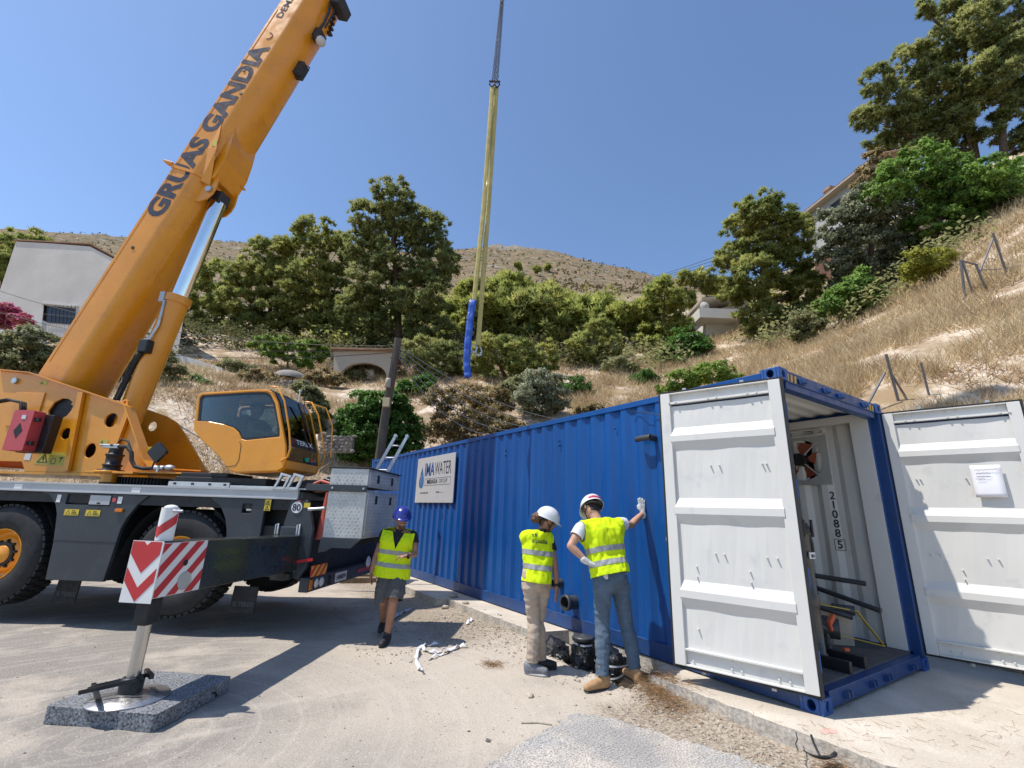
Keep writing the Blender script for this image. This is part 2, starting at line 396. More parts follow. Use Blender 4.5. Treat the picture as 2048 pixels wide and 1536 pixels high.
# ------------------------------------------------------------------ yard
PIT = (-0.62, 0.10, 1.45, 3.05)     # x0,x1,y0,y1 of the pipe trench
def yard_z(x, y):
    z = G0 + _fbm(x, y, 1.1, 3) * 0.006 + _fbm(x + 3, y, 5.5, 2) * 0.0022
    # gravel banked against the slab edge
    z = z + 0.075 * np.exp(-((x + 0.5) / 0.22) ** 2) * (0.65 + 0.35 * _fbm(x, y, 2.4, 2)) * (y < 9) * (y > -4)
    d = np.minimum(np.minimum(x - PIT[0], PIT[1] + 0.3 - x), np.minimum(y - PIT[2], PIT[3] - y))
    return z - 0.42 * np.clip(d / 0.22 + 0.15 * _fbm(x, y, 4, 2), 0, 1) * (d > -0.05)
yx = np.unique(np.concatenate([np.linspace(-30, -9, 22), np.linspace(-9, -3, 61), np.linspace(-3, 0.6, 91), np.linspace(0.6, 3.3, 14)]))
yy = np.unique(np.concatenate([np.linspace(-25, -4, 22), np.linspace(-4, 8, 241), np.linspace(8, 24, 60)]))
X, Y = np.meshgrid(yx, yy); Z = yard_z(X, Y)
verts = np.stack([X, Y, Z], -1).reshape(-1, 3); idx = np.arange(X.size).reshape(X.shape)
quads = np.stack([idx[:-1, :-1], idx[:-1, 1:], idx[1:, 1:], idx[1:, :-1]], -1).reshape(-1, 4)
cx, cy = verts[quads].mean(1)[:, 0], verts[quads].mean(1)[:, 1]
keep = in_yard(cx, cy - 0.6) | (cy < 13); quads = quads[keep]
def yard_mat():
    m = bpy.data.materials.new("dusty_yard"); m.use_nodes = True; nt = m.node_tree; n = nt.nodes; L = nt.links; b = n["Principled BSDF"]
    b.inputs["Roughness"].default_value = 0.9; b.inputs["Specular IOR Level"].default_value = 0.2
    P = n.new("ShaderNodeNewGeometry").outputs["Position"]
    def nz(s, d=5, r=.6, src=P):
        t = n.new("ShaderNodeTexNoise"); t.inputs["Scale"].default_value = s; t.inputs["Detail"].default_value = d; t.inputs["Roughness"].default_value = r
        L.new(src, t.inputs["Vector"]); return t.outputs["Fac"]
    def rg(s, lo, hi, a=0., b_=1.):
        t = n.new("ShaderNodeMapRange"); t.inputs[1].default_value = lo; t.inputs[2].default_value = hi; t.inputs[3].default_value = a; t.inputs[4].default_value = b_; L.new(s, t.inputs[0]); return t.outputs[0]
    def mix(f, a, c, mode='MIX'):
        t = n.new("ShaderNodeMix"); t.data_type = 'RGBA'; t.blend_type = mode
        if hasattr(f, "links"): L.new(f, t.inputs[0])
        else: t.inputs[0].default_value = f
        for s, v in ((6, a), (7, c)):
            if hasattr(v, "links"): L.new(v, t.inputs[s])
            else: t.inputs[s].default_value = (*v, 1)
        return t.outputs[2]
    sep = n.new("ShaderNodeSeparateXYZ"); L.new(P, sep.inputs[0])
    # worn grey road surface to the west, cement-dusted beige near the container
    ad = n.new("ShaderNodeMath"); ad.operation = 'ADD'; L.new(sep.outputs[0], ad.inputs[0]); L.new(rg(nz(0.8), 0, 1, -1.6, 1.6), ad.inputs[1])
    c = mix(rg(ad.outputs[0], -4.2, -2.4), (0.245, 0.228, 0.205), (0.46, 0.405, 0.335))
    c = mix(rg(nz(1.6), .50, .66), c, (0.40, 0.355, 0.30))
    c = mix(rg(nz(0.7, 6), .56, .72), c, (0.24, 0.215, 0.185))
    mp = n.new("ShaderNodeMapping"); mp.inputs["Rotation"].default_value = (0, 0, -0.69); mp.inputs["Scale"].default_value = (0.25, 3.0, 1); L.new(P, mp.inputs[0])
    c = mix(rg(nz(1.4, 4, .6, mp.outputs[0]), .55, .70, 0, .55), c, (0.50, 0.45, 0.385))      # wheel-dragged dust streaks
    def mul(a_, b__):
        t = n.new("ShaderNodeMath"); t.operation = 'MULTIPLY'; L.new(a_, t.inputs[0]); L.new(b__, t.inputs[1]); return t.outputs[0]
    wob = rg(nz(1.7, 5, .65), 0, 1, -.7, .7); sx = n.new("ShaderNodeMath"); L.new(sep.outputs[0], sx.inputs[0]); L.new(wob, sx.inputs[1]); sy_ = n.new("ShaderNodeMath"); L.new(sep.outputs[1], sy_.inputs[0]); L.new(wob, sy_.inputs[1])
    gm = rg(sx.outputs[0], -1.75, -1.25); ad2 = n.new("ShaderNodeMath"); ad2.operation = 'MAXIMUM'; L.new(rg(sy_.outputs[0], 1.05, 1.45, 1, 0), ad2.inputs[0]); L.new(rg(sy_.outputs[0], 3.2, 3.8), ad2.inputs[1])
    c = mix(mul(gm, ad2.outputs[0]), c, mix(rg(nz(38, 4, .7), .38, .62), (0.17, 0.135, 0.10), (0.42, 0.36, 0.285)))        # dirt and gravel left beside the slab
    vm = n.new("ShaderNodeVectorMath"); vm.operation = 'DISTANCE'; vm.inputs[1].default_value = (-4.6, 2.6, G0); L.new(P, vm.inputs[0]); cx_ = n.new("ShaderNodeCombineXYZ"); L.new(vm.outputs["Value"], cx_.inputs[0])
    c = mix(rg(nz(9, 4, .7, cx_.outputs[0]), .50, .66, 0, .30), c, (0.56, 0.50, 0.43))                 # arcs swept by turning tyres
    c = mix(rg(nz(13, 4, .7, cx_.outputs[0]), .58, .70, 0, .30), c, (0.24, 0.215, 0.185))
    c = mix(rg(nz(95, 3), .56, .68, 0, .7), c, (0.15, 0.135, 0.115))
    c = mix(rg(nz(60, 3), .58, .70, 0, .6), c, (0.60, 0.55, 0.48))
    vo = n.new("ShaderNodeTexVoronoi"); vo.inputs["Scale"].default_value = 7.0; L.new(P, vo.inputs["Vector"])
    c = mix(rg(vo.outputs["Distance"], 0.045, 0.075, .75, 0.), c, (0.10, 0.085, 0.07))        # scattered droplets and crumbs
    L.new(c, b.inputs["Base Color"])
    bp = n.new("ShaderNodeBump"); bp.inputs["Distance"].default_value = 0.006; L.new(nz(70, 4), bp.inputs["Height"]); L.new(bp.outputs[0], b.inputs["Normal"])
    return m
me = bpy.data.meshes.new("yard"); me.from_pydata(verts.tolist(), [], quads.tolist()); me.polygons.foreach_set("use_smooth", [True] * len(me.polygons))
me.materials.append(yard_mat()); yard = bpy.data.objects.new("yard_ground", me); COL.objects.link(yard); tag(yard, kind="structure")

# newer asphalt patch at the bottom of the picture (a thin sheet with a ragged edge)
def ragged(poly, step=0.12, amp=0.03):
    out = []
    for i in range(len(poly)):
        a, b_ = np.array(poly[i]), np.array(poly[(i + 1) % len(poly)]); n = max(2, int(np.linalg.norm(b_ - a) / step))
        for k in range(n):
            p = a + (b_ - a) * k / n; out.append((p[0] + rng.normal() * amp, p[1] + rng.normal() * amp))
    return out
m_asph = M("asphalt", (0.31, 0.30, 0.285), 0.9, var=0.14, vscale=1.5, fine=0.5, fscale=75, bump=0.006, bscale=80, spec=0.2, col2=(0.45, 0.41, 0.36), c2scale=2.6, c2lo=.45, c2hi=.68)
ap = [on_z(*q, G0)[:2] for q in ((955, 1545), (1060, 1478), (1150, 1428), (1210, 1435), (1330, 1470), (1430, 1500), (1570, 1545))] + [np.array((-2.5, -1.2)), np.array((-3.6, -1.0))]
rag = ragged(ap, 0.04, 0.02)
mb = MB(); tri = tessellate_polygon([[Vector((q[0], q[1], 0)) for q in rag]])
# cut the sheet into small triangles draped just above the yard
bm = bmesh.new(); bv = [bm.verts.new((q[0], q[1], 0)) for q in rag]
for t in tri:
    try: bm.faces.new([bv[i] for i in t])
    except ValueError: pass
for _ in range(3): bmesh.ops.subdivide_edges(bm, edges=[e for e in bm.edges if e.calc_length() > 0.12], cuts=1, use_grid_fill=False); bmesh.ops.triangulate(bm, faces=bm.faces)
bmesh.ops.recalc_face_normals(bm, faces=bm.faces)
for v in bm.verts: v.co.z = float(yard_z(np.array([v.co.x]), np.array([v.co.y]))[0]) + 0.010
if sum(f.normal.z for f in bm.faces) < 0: bmesh.ops.reverse_faces(bm, faces=bm.faces)
me = bpy.data.meshes.new("asphalt_patch"); bm.to_mesh(me); bm.free(); me.materials.append(m_asph)
o = bpy.data.objects.new("asphalt_patch", me); COL.objects.link(o); tag(o, kind="structure")

# concrete slab under the container, notched for the pipe trench
m_conc = M("slab_concrete", (0.50, 0.445, 0.37), 0.9, var=0.10, vscale=1.2, fine=0.12, fscale=60, bump=0.004, bscale=50, spec=0.2, col2=(0.60, 0.55, 0.47), c2scale=1.5, c2lo=.5, c2hi=.7)
m_conc_side = M("slab_edge", (0.42, 0.385, 0.335), 0.95, var=0.22, vscale=5, fine=0.25, fscale=35, bump=0.015, bscale=14, spec=0.1)
def slab_poly():
    P = []
    def edge(x, y0, y1, step=0.07, amp=0.012):
        for y in np.arange(y0, y1, step if y1 > y0 else -step): P.append((x + rng.normal() * amp, y))
    P.append((3.2, -6)); P.append((3.2, 13.2)); P.append((-0.44, 13.2))
    edge(-0.46, 13.1, 9.0, 0.3, .005); P.append((-0.62, 6.95)); P.append((-0.62, 5.75)); P.append((-0.44, 5.7))
    edge(-0.45, 5.6, PIT[3] + .05); P.append((0.02, PIT[3])); P.append((0.02, PIT[2] + .05))
    P.append((-0.30, PIT[2] - 0.02)); edge(-0.44, PIT[2] - 0.1, -6)
    P.append((-0.5, -6)); return P
mb = MB(); mb.plate((0, 0, 0), (1, 0, 0), (0, 1, 0), slab_poly(), 0.16)
mb.m = [0 if abs(np.cross(np.subtract(mb.v[f[1]], mb.v[f[0]]), np.subtract(mb.v[f[2]], mb.v[f[0]]))[2]) > 1e-7 else 1 for f in mb.f]
o = mb.build("concrete_slab", [m_conc, m_conc_side]); tag(o, kind="structure")
def ground_here(x, y):
    if -0.45 < x < 3.2 and not (x < 0.02 and PIT[2] < y < PIT[3]): return 0.0
    return float(yard_z(np.array([x]), np.array([y]))[0])
# ================================================================== shipping container
CW, CL, CH = 2.438, 12.192, 2.896
m_blue = M("container_blue", (0.004, 0.064, 0.245), 0.36, var=0.10, vscale=1.6, spec=0.35, bump=0.0015, bscale=5, stretch=(1, 1, 0.35), col2=(0.006, 0.074, 0.26), c2scale=1.2, c2lo=.4, c2hi=.7)
m_dblue = M("container_dark_blue", (0.012, 0.05, 0.17), 0.42, var=0.12, vscale=3, spec=0.5, fine=0.06, fscale=40, col2=(0.05, 0.07, 0.11), c2scale=3.5, c2lo=.58, c2hi=.78)
m_cwhite = M("container_white", (0.60, 0.595, 0.565), 0.5, var=0.04, vscale=1.3, spec=0.4, bump=0.0012, bscale=2.2, col2=(0.47, 0.475, 0.475), c2scale=4.5, c2lo=.60, c2hi=.80)
m_gasket = M("door_gasket", (0.012, 0.013, 0.014), 0.7)
m_floor = M("container_floor", (0.10, 0.095, 0.09), 0.8, var=0.25, vscale=3, fine=0.2, fscale=40)
m_yellow = M("hazard_yellow", (0.62, 0.36, 0.03), 0.5)
m_zinc = M("zinc", (0.42, 0.43, 0.44), 0.5, metal=0.7, var=0.1)
m_pipe = M("grey_plastic_pipe", (0.045, 0.048, 0.052), 0.42, var=0.12)
cont = empty("shipping_container", (0, 0, 0), 0, "long blue corrugated shipping container with both white-lined doors swung open", "container")

def corr(x, pitch=0.278, depth=0.036):       # trapezoid corrugation, 0..depth
    t = (x / pitch) % 1.0
    if t < 0.26: return 0.0
    if t < 0.50: return depth * (t - 0.26) / 0.24
    if t < 0.76: return depth
    return depth * (1 - (t - 0.76) / 0.24)
def corr_pts(a, b, pitch=0.278):
    ks = set([a, b])
    k = math.floor(a / pitch) * pitch
    while k < b + pitch:
        for t in (0, .26, .50, .76):
            x = k + t * pitch
            if a < x < b: ks.add(x)
        k += pitch
    return sorted(ks)
def side_wall(mb, xo, sgn, y0, y1, z0, z1, depth=.036):
    ys = corr_pts(y0, y1); n = len(ys); vs = []
    for z in (z0, z1):
        for y in ys: vs.append((xo + sgn * corr(y), y, z))
    fs = [(i, i + 1, n + i + 1, n + i) for i in range(n - 1)]
    if sgn > 0: fs = [f[::-1] for f in fs]
    mb.add(vs, fs, False)
# side walls (outer blue skin, inner white lining)
mb = MB(); side_wall(mb, 0.012, +1, 0.16, CL - .16, 0.15, CH - .10); mb.build("side_wall", m_blue, cont)
mb = MB(); side_wall(mb, 0.020, +1, 0.16, CL - .16, 0.16, CH - .11); mb.f = [f[::-1] for f in mb.f]; mb.build("inner_lining", m_cwhite, cont)
mb = MB(); side_wall(mb, CW - 0.012, -1, 0.16, CL - .16, 0.15, CH - .10); mb.build("side_wall", m_blue, cont)
mb = MB(); side_wall(mb, CW - 0.020, -1, 0.16, CL - .16, 0.16, CH - .11); mb.f = [f[::-1] for f in mb.f]; mb.build("inner_lining", m_cwhite, cont)
# rails
for x0, x1 in ((0.0, 0.06), (CW - .06, CW)):
    mb = MB(); mb.box(x0, x1, .178, CL - .178, CH - .10, CH - .028); mb.build("top_rail", m_blue, cont, .006)
    mb = MB(); mb.box(x0 + .004, x1 - .004 + .03 * (x0 == 0), .178, CL - .178, .015, .175); mb.box(x0 + .002, x1 + .03 * (x0 == 0), .178, CL - .178, .155, .172); mb.build("bottom_rail", m_dblue, cont, .004)
# roof: outer skin + inner lining, corrugated along the length
for nm, zo, mt, fl in (("roof", CH - .03, m_blue, False), ("ceiling_lining", CH - .04, m_cwhite, True)):
    ys = corr_pts(.12, CL - .12, .209); n = len(ys); mb = MB(); vs = [(x, y, zo - corr(y, .209, .02)) for x in (.05, CW - .05) for y in ys]
    fs = [(i, n + i, n + i + 1, i + 1) for i in range(n - 1)]
    mb.add(vs, [f[::-1] for f in fs] if fl else fs, False); mb.build(nm, mt, cont)
# ceiling cable tray / side beam seen inside
mb = MB(); mb.box(CW - .16, CW - .06, .2, CL - .2, CH - .20, CH - .105); mb.build("ceiling_rail", m_cwhite, cont, .004)
# closed far end wall
mb = MB(); xs = corr_pts(.16, CW - .16); n = len(xs); mb.add([(x, CL - .012 - corr(x), z) for z in (.15, CH - .1) for x in xs], [(i + 1, i, n + i, n + i + 1) for i in range(n - 1)], False); mb.build("end_wall", m_blue, cont)
mb = MB(); mb.add([(x, CL - .02 - corr(x), z) for z in (.15, CH - .1) for x in xs], [(i, i + 1, n + i + 1, n + i) for i in range(n - 1)], False); mb.build("inner_lining", m_cwhite, cont)
for za, zb in ((CH - .12, CH - .03), (.02, .16)):
    mb = MB(); mb.box(.162, CW - .162, CL - .06, CL - .004, za, zb); mb.build("end_rail", m_dblue, cont, .004)
# floor
mb = MB(); mb.box(.06, CW - .06, .10, CL - .1, .10, .165); mb.build("floor", m_floor, cont)
# corner castings with oval apertures
def casting(x0, y0, z0):
    mb = MB(); w, l, h, t = .162, .178, .118, .028
    ov = lambda a, b, rx, ry: circle2(a, b, rx, 18, ry)
    mb.plate((x0, y0, z0), (1, 0, 0), (0, 0, 1), [(0, 0), (w, 0), (w, h), (0, h)], t, [ov(w / 2, h / 2, .030, .038)])
    mb.plate((x0 + w, y0 + l, z0), (-1, 0, 0), (0, 0, 1), [(0, 0), (w, 0), (w, h), (0, h)], t, [ov(w / 2, h / 2, .030, .038)])
    mb.plate((x0, y0 + l - t, z0), (0, -1, 0), (0, 0, 1), [(0, 0), (l - 2 * t, 0), (l - 2 * t, h), (0, h)], t, [ov((l - 2 * t) / 2, h / 2, .034, .040)])
    mb.plate((x0 + w, y0 + t, z0), (0, 1, 0), (0, 0, 1), [(0, 0), (l - 2 * t, 0), (l - 2 * t, h), (0, h)], t, [ov((l - 2 * t) / 2, h / 2, .034, .040)])
    mb.box(x0 + t, x0 + w - t, y0 + t, y0 + l - t, z0, z0 + .02); mb.box(x0 + t, x0 + w - t, y0 + t, y0 + l - t, z0 + h - .02, z0 + h)
    return mb
m_cast = M("casting_blue", (0.014, 0.075, 0.27), 0.45, var=0.2, vscale=7, col2=(0.10, 0.12, 0.15), c2scale=9, c2lo=.6, c2hi=.72)
for x0 in (0, CW - .162):
    for y0 in (0, CL - .178):
        for z0 in (0, CH - .118): casting(x0, y0, z0).build("corner_casting", m_cast, cont, .006)
# corner posts
for x0, sg in ((.004, 1), (CW - .004, -1)):
    mb = MB(); mb.box(x0, x0 + sg * .075, .012, .165, .118, CH - .118); mb.box(x0, x0 + sg * .15, .10, .163, .118, CH - .118); mb.build("corner_post", m_dblue, cont, .006)
    mb = MB(); mb.box(x0, x0 + sg * .10, CL - .165, CL - .01, .118, CH - .118); mb.build("corner_post", m_blue, cont, .006)
    mb = MB(); mb.box(x0 + sg * .15, x0 + sg * .16, .11, .30, .17, CH - .13); mb.box(x0 + sg * .075, x0 + sg * .155, .166, .172, .17, CH - .13); mb.build("inner_post_lining", m_cwhite, cont)
# header and sill at the door end
mb = MB(); mb.box(.162, CW - .162, .02, .11, CH - .118, CH - .004); mb.box(.162, CW - .162, .03, .125, CH - .185, CH - .119); hd = mb.build("door_header", m_dblue, cont, .005)
mb = MB(); mb.box(.162, CW - .162, .012, .13, .028, .15); mb.box(.15, CW - .15, .13, .26, .13, .158); sl = mb.build("door_sill", m_dblue, cont, .006)
for xa in (.17, CW - .17 - .21):
    for k in range(3):
        mb = MB(); x = xa + k * .075; mb.plate((x, .0165, CH - .108), (1, 0, 0), (0, 0, 1), [(0, 0), (.036, 0), (.046, .075), (.010, .075)], .003); mb.build("hazard_mark", m_yellow, hd)
for x in (.45, .98, 1.32, 1.95):       # lock-rod cam keepers
    for z, par in ((CH - .075, hd), (.085, sl)):
        mb = MB(); mb.box(x - .05, x + .05, -.008, .019, z - .028, z + .028); mb.box(x - .045, x - .02, -.03, -.008, z - .02, z + .03); mb.box(x + .02, x + .045, -.03, -.008, z - .02, z + .03)
        mb.build("cam_keeper", m_dblue, par, .003)
for z in (.42, 1.05, 1.75, 2.42):      # hinge lugs on the right post
    mb = MB(); mb.box(CW - .012, CW + .03, -.012, .03, z - .06, z + .06); mb.cyl((CW + .01, -.025, z - .075), (CW + .01, -.025, z + .075), .016); mb.build("hinge", m_zinc, cont, .003)
for z in (.40, 1.02, 1.75, 2.45):
    mb = MB(); mb.box(-.02, .02, -.014, .03, z - .06, z + .06); mb.cyl((-.02, -.02, z - .08), (-.02, -.02, z + .08), .017); mb.build("hinge", m_blue, cont, .003)

# ---- doors: u along the leaf from the hinge, w out of the white inner face
def door(hinge, end, z0, z1, flip):
    d = np.array([end[0] - hinge[0], end[1] - hinge[1], 0]); Wd = np.linalg.norm(d); u = d / Wd; w = np.array([u[1], -u[0], 0]) * flip; zz = V3(0, 0, 1); H = z1 - z0
    O = V3(hinge[0], hinge[1], z0); P = lambda a, b, c: O + u * a + zz * b + w * c
    org = O.copy()
    def ob(mb, a0, a1, b0, b1, c0, c1): mb.obox(P((a0 + a1) / 2, (b0 + b1) / 2, (c0 + c1) / 2), u * (a1 - a0) / 2, zz * (b1 - b0) / 2, w * (c1 - c0) / 2)
    # corrugated leaf: profile over the height
    pr = []
    def rib(t0, t1, dep=.042):
        h = t1 - t0; pr.extend([(t0, 0), (t0 + h * .36, dep), (t0 + h * .62, dep), (t1, 0)])
    pr.append((.055, 0)); [rib(a, b) for a, b in ((.145, .235), (.42, .515), (.715, .81))]; pr.append((.945, 0))
    mb = MB(); n = 12; vs = []
    for t, c in pr:
        for k in range(n + 1):
            a = .09 + (Wd - .18) * k / n; wav = .004 * math.sin(k * 1.1 + t * 13) * (1 if c == 0 else .3)
            vs.append(P(a, H * (1 - t), -.012 + c + wav))
    fs = [(r * (n + 1) + k, r * (n + 1) + k + 1, (r + 1) * (n + 1) + k + 1, (r + 1) * (n + 1) + k) for r in range(len(pr) - 1) for k in range(n)]
    nrm = np.cross(vs[1] - vs[0], vs[n + 1] - vs[0]); fs = fs if nrm @ w > 0 else [f[::-1] for f in fs]
    mb.add(vs, fs, False); panel = mb.build("door_leaf", m_cwhite, cont)
    mb = MB(); ob(mb, .02, Wd - .02, .02, H - .02, -.06, -.052); mb.build("outer_skin", m_blue, panel)
    for nm, q in (("door_stile", (0.0, .10, 0, H)), ("door_stile", (Wd - .10, Wd, 0, H))):
        mb = MB(); ob(mb, *q, -.05, .022); mb.build(nm, m_cwhite, panel, .004)
    mb = MB(); ob(mb, .101, Wd - .101, H - .10, H, -.05, -.022); ob(mb, .101, Wd - .101, H - .122, H - .1005, -.05, .02); ob(mb, .101, Wd - .101, H - .012, H - .0005, -.02, .02); mb.build("door_rail", m_cwhite, panel, .003)
    mb = MB(); ob(mb, .101, Wd - .101, 0, .13, -.05, -.022); ob(mb, .101, Wd - .101, .131, .15, -.05, .02); ob(mb, .101, Wd - .101, 0.0005, .014, -.02, .02); mb.build("door_rail", m_cwhite, panel, .003)
    mb = MB(); ob(mb, -.022, -.001, -.02, H + .02, -.045, .012); ob(mb, Wd + .001, Wd + .022, -.02, H + .02, -.045, .012); ob(mb, 0, Wd, H + .001, H + .02, -.045, .012); ob(mb, 0, Wd, -.02, -.001, -.045, .012); mb.build("gasket", m_gasket, panel)
    # screws standing out of the liner
    for a, t in ((.17, .30), (.20, .30), (.53, .30), (.60, .30), (.17, .615), (.24, .615), (.55, .615), (.62, .615), (.37, .665), (.37, .70), (.78, .665), (.78, .70), (.80, .875), (.92, .875)):
        q = P(a * Wd, H * (1 - t), -.012); mb = MB(); mb.cyl(q, q + w * .03, .0085, .006, 8); mb.build("screw", m_cwhite, panel)
    for a in (.18, .25, .50, .57, .86, .92):
        for b_ in (H - .035, H - .105): q = P(a * Wd, b_, -.022 if b_ > H - .05 else .02); mb = MB(); mb.cyl(q, q + w * .014, .011, .009, 8); mb.build("rivet", m_cwhite, panel)
        for b_ in (.05, .12): q = P(a * Wd, b_, -.022); mb = MB(); mb.cyl(q, q + w * .014, .011, .009, 8); mb.build("rivet", m_cwhite, panel)
    for a in (.30, .80):               # locking bars on the outer face, cams above and below
        mb = MB(); mb.cyl(P(a * Wd, -.06, -.085), P(a * Wd, H + .06, -.085), .017, n=10)
        for b_, s_ in ((-.05, -1), (H + .05, 1)): ob(mb, a * Wd - .018, a * Wd + .018, b_ - .012, b_ + .012, -.10, -.07)
        for b_ in (.35, 1.0, 1.7, 2.3): ob(mb, a * Wd - .035, a * Wd + .035, b_ - .03, b_ + .03, -.108, -.061)
        ob(mb, a * Wd - .015, a * Wd + .3, 1.08, 1.12, -.12, -.103)
        mb.build("locking_bar", m_zinc, panel)
    return panel, P, Wd, H
DL = door((-.035, -.01), (-.365, 1.085), .155, 2.755, -1)
DR = door((CW - .004, .0), (CW + .225, -1.13), .155, 2.775, 1)

# ---- fittings on the long wall
# pipe stubs (x=0 plane)
def stub(y, z, out, r, elbow=None, flange=True):
    mb = MB(); x0 = .03
    mb.cyl((x0, y, z), (-out, y, z), r, n=24, caps=False); mb.cyl((-out, y, z), (x0, y, z), r * .88, n=24, caps=False)
    mb.lathe([(r * .88, 0), (r * 1.0, 0), (r * 1.14, .002), (r * 1.14, .05), (r, .052)], (-out, y, z), (1, 0, 0), 24)
    mb.cyl((x0 - .01, y, z), (x0, y, z), r * .87, n=24)
    mb.build("pipe_stub", m_pipe, cont)
stub(2.93, .36, .16, .085); stub(3.22, .55, .13, .062)
mb = MB(); mb.cyl((.03, 1.50, 2.37), (-.09, 1.50, 2.37), .04, n=20); mb.tube([(-.09, 1.47, 2.37), (-.09, 1.60, 2.37), (-.09, 1.68, 2.365)], .034, 16, False); mb.lathe([(.026, 0), (.034, 0), (.034, .03)], (-.09, 1.69, 2.364), (0, -1, 0), 16); mb.build("pipe_stub", m_pipe, cont)
mb = MB(); mb.tube([(-.01, 1.30, 2.60), (-.03, 1.55, 2.68), (-.01, 1.85, 2.75)], .005, 6); mb.build("cable", m_black, cont)
for y, z in ((3.27, 2.53), (3.27, 2.46), (2.13, 2.57), (4.72, 2.52), (4.72, 2.44), (5.75, 2.6)):
    mb = MB(); mb.sphere((.012, y, z), .016, 10, 6); mb.build("bolt", m_blue, cont)
# sign board with its printed marks
sg0 = V3(-.014, 8.52, 1.62); sy = V3(0, -1, 0); sz_ = V3(0, 0, 1)
m_sign = M("sign_plastic", (0.42, 0.41, 0.40), 0.5, var=0.05, vscale=2)
m_ink = M("ink_dark", (0.02, 0.024, 0.035), 0.6, var=0); m_inkb = M("ink_blue", (0.008, 0.055, 0.20), 0.5, var=0); m_inkb2 = M("ink_midblue", (0.03, 0.12, 0.32), 0.5, var=0)
mb = MB(); mb.plate(sg0 + V3(-.006, 0, 0), sy, sz_, rrect(0, 1.96, 0, 1.02, .015), .016); sign = mb.build("sign_board", m_sign, cont)
SO = sg0 + V3(-.009, 0, 0)
mb = MB(); text_on(mb, "IMA", SO + sy * .46 + sz_ * .60, sy, sz_, .40, .010, width=.52); mb.build("lettering", m_inkb, sign)
mb = MB(); text_on(mb, "WATER", SO + sy * 1.00 + sz_ * .60, sy, sz_, .40, -.001, width=.80); mb.build("lettering", m_ink, sign)
mb = MB(); text_on(mb, "IMEDAGUA", SO + sy * .62 + sz_ * .415, sy, sz_, .125, .004, width=.56); mb.build("lettering", m_ink, sign); mb = MB(); text_on(mb, "GROUP", SO + sy * 1.25 + sz_ * .415, sy, sz_, .125, -.001, width=.40); mb.build("lettering", m_ink, sign)
mb = MB(); mb.plate(SO + V3(0, 0, 0), sy, sz_, [(.50, .375), (1.80, .375), (1.80, .53), (.50, .53)], .002, [[(.506, .381), (1.794, .381), (1.794, .524), (.506, .524)]]); mb.build("border_line", m_ink, sign)
mb = MB(); text_on(mb, "www.imawater.com", SO + sy * .27 + sz_ * .20, sy, sz_, .06, .001, width=.45); mb.build("lettering", m_ink, sign); mb = MB(); text_on(mb, "+34 96 000 00 00".replace("0", "-"), SO + sy * 1.12 + sz_ * .20, sy, sz_, .06, .001, width=.36); mb.build("lettering", m_ink, sign)
def dropl(cx, cy, w, h, n=28, lean=0):
    out = []
    for i in range(n):
        t = 2 * math.pi * i / n; x = math.sin(t) * (math.sin(t / 2)) ** 1.6 * w; y = math.cos(t) * h; out.append((cx + x + lean * (y + h) ** 2, cy + y))
    return out
mb = MB(); mb.plate(SO, sy, sz_, dropl(.30, .565, .19, .245), .002); dk = mb.build("drop_logo", m_ink, sign)
mb = MB(); mb.plate(SO + V3(-.002, 0, 0), sy, sz_, dropl(.325, .545, .155, .215), .001); mb.build("drop_logo", m_inkb2, sign)
mb = MB(); mb.tube([SO + V3(-.003, 0, 0) + sy * (.25 + .10 * math.sin(a) * .4 - .02) + sz_ * (.50 + .13 * math.cos(a)) for a in np.linspace(.3, 2.9, 12)], .008, 6); mb.build("drop_highlight", m_sign, sign)

# ---- inside the container
m_fan = M("fan_blade", (0.22, 0.055, 0.025), 0.6); m_galv = M("galvanised", (0.42, 0.43, 0.42), 0.5, metal=0.4, var=0.1)
fx, fy, fz = CW - .075, .96, 2.28
fan = empty("wall_fan", (fx, fy, fz), 0, "square grey ventilation fan with brown blades mounted inside container wall", "fan")
mb = MB(); mb.plate((0, .33, -.33), (0, -1, 0), (0, 0, 1), [(0, 0), (.66, 0), (.66, .66), (0, .66)], .02, [circle2(.33, .33, .27, 32)]); mb.f = [f for f in mb.f]; mb.build("fan_frame", m_galv, fan)
mb = MB(); mb.lathe([(.27, .0), (.275, .05), (.285, .06)], (0, 0, 0), (1, 0, 0), 32); mb.build("fan_ring", m_galv, fan)
for k in range(5):
    a = k * 2 * math.pi / 5 + .5; mb = MB(); vs = []
    for r_, da in ((.06, -.25), (.06, .25), (.16, .48), (.25, .42), (.25, -.30), (.16, -.40)): vs.append((.03 + .03 * da, r_ * math.cos(a + da), r_ * math.sin(a + da)))
    mb.add(vs, [(0, 1, 2, 3, 4, 5)]); mb.add([(x - .004, y, z) for x, y, z in vs], [(5, 4, 3, 2, 1, 0)]); mb.build("fan_blade", m_fan, fan)
mb = MB(); mb.cyl((-.10, 0, 0), (.03, 0, 0), .085, n=18); mb.build("motor", m_black, fan, .008)
for k in range(4):
    a = k * math.pi / 2 + .8; mb = MB(); mb.tube([(-.05, .07 * math.cos(a), .07 * math.sin(a)), (-.03, .31 * math.cos(a), .31 * math.sin(a))], .008, 6); mb.build("bracket_arm", m_galv, fan)
m_grille = M("perforated_grille", (0.35, 0.30, 0.24), 0.8, fine=0.6, fscale=160)  # tan speckled colour of the disc behind the blades
mb = MB(); mb.lathe([(0, 0), (.27, 0)], (.055, 0, 0), (1, 0, 0), 32); mb.build("grille", m_grille, fan)
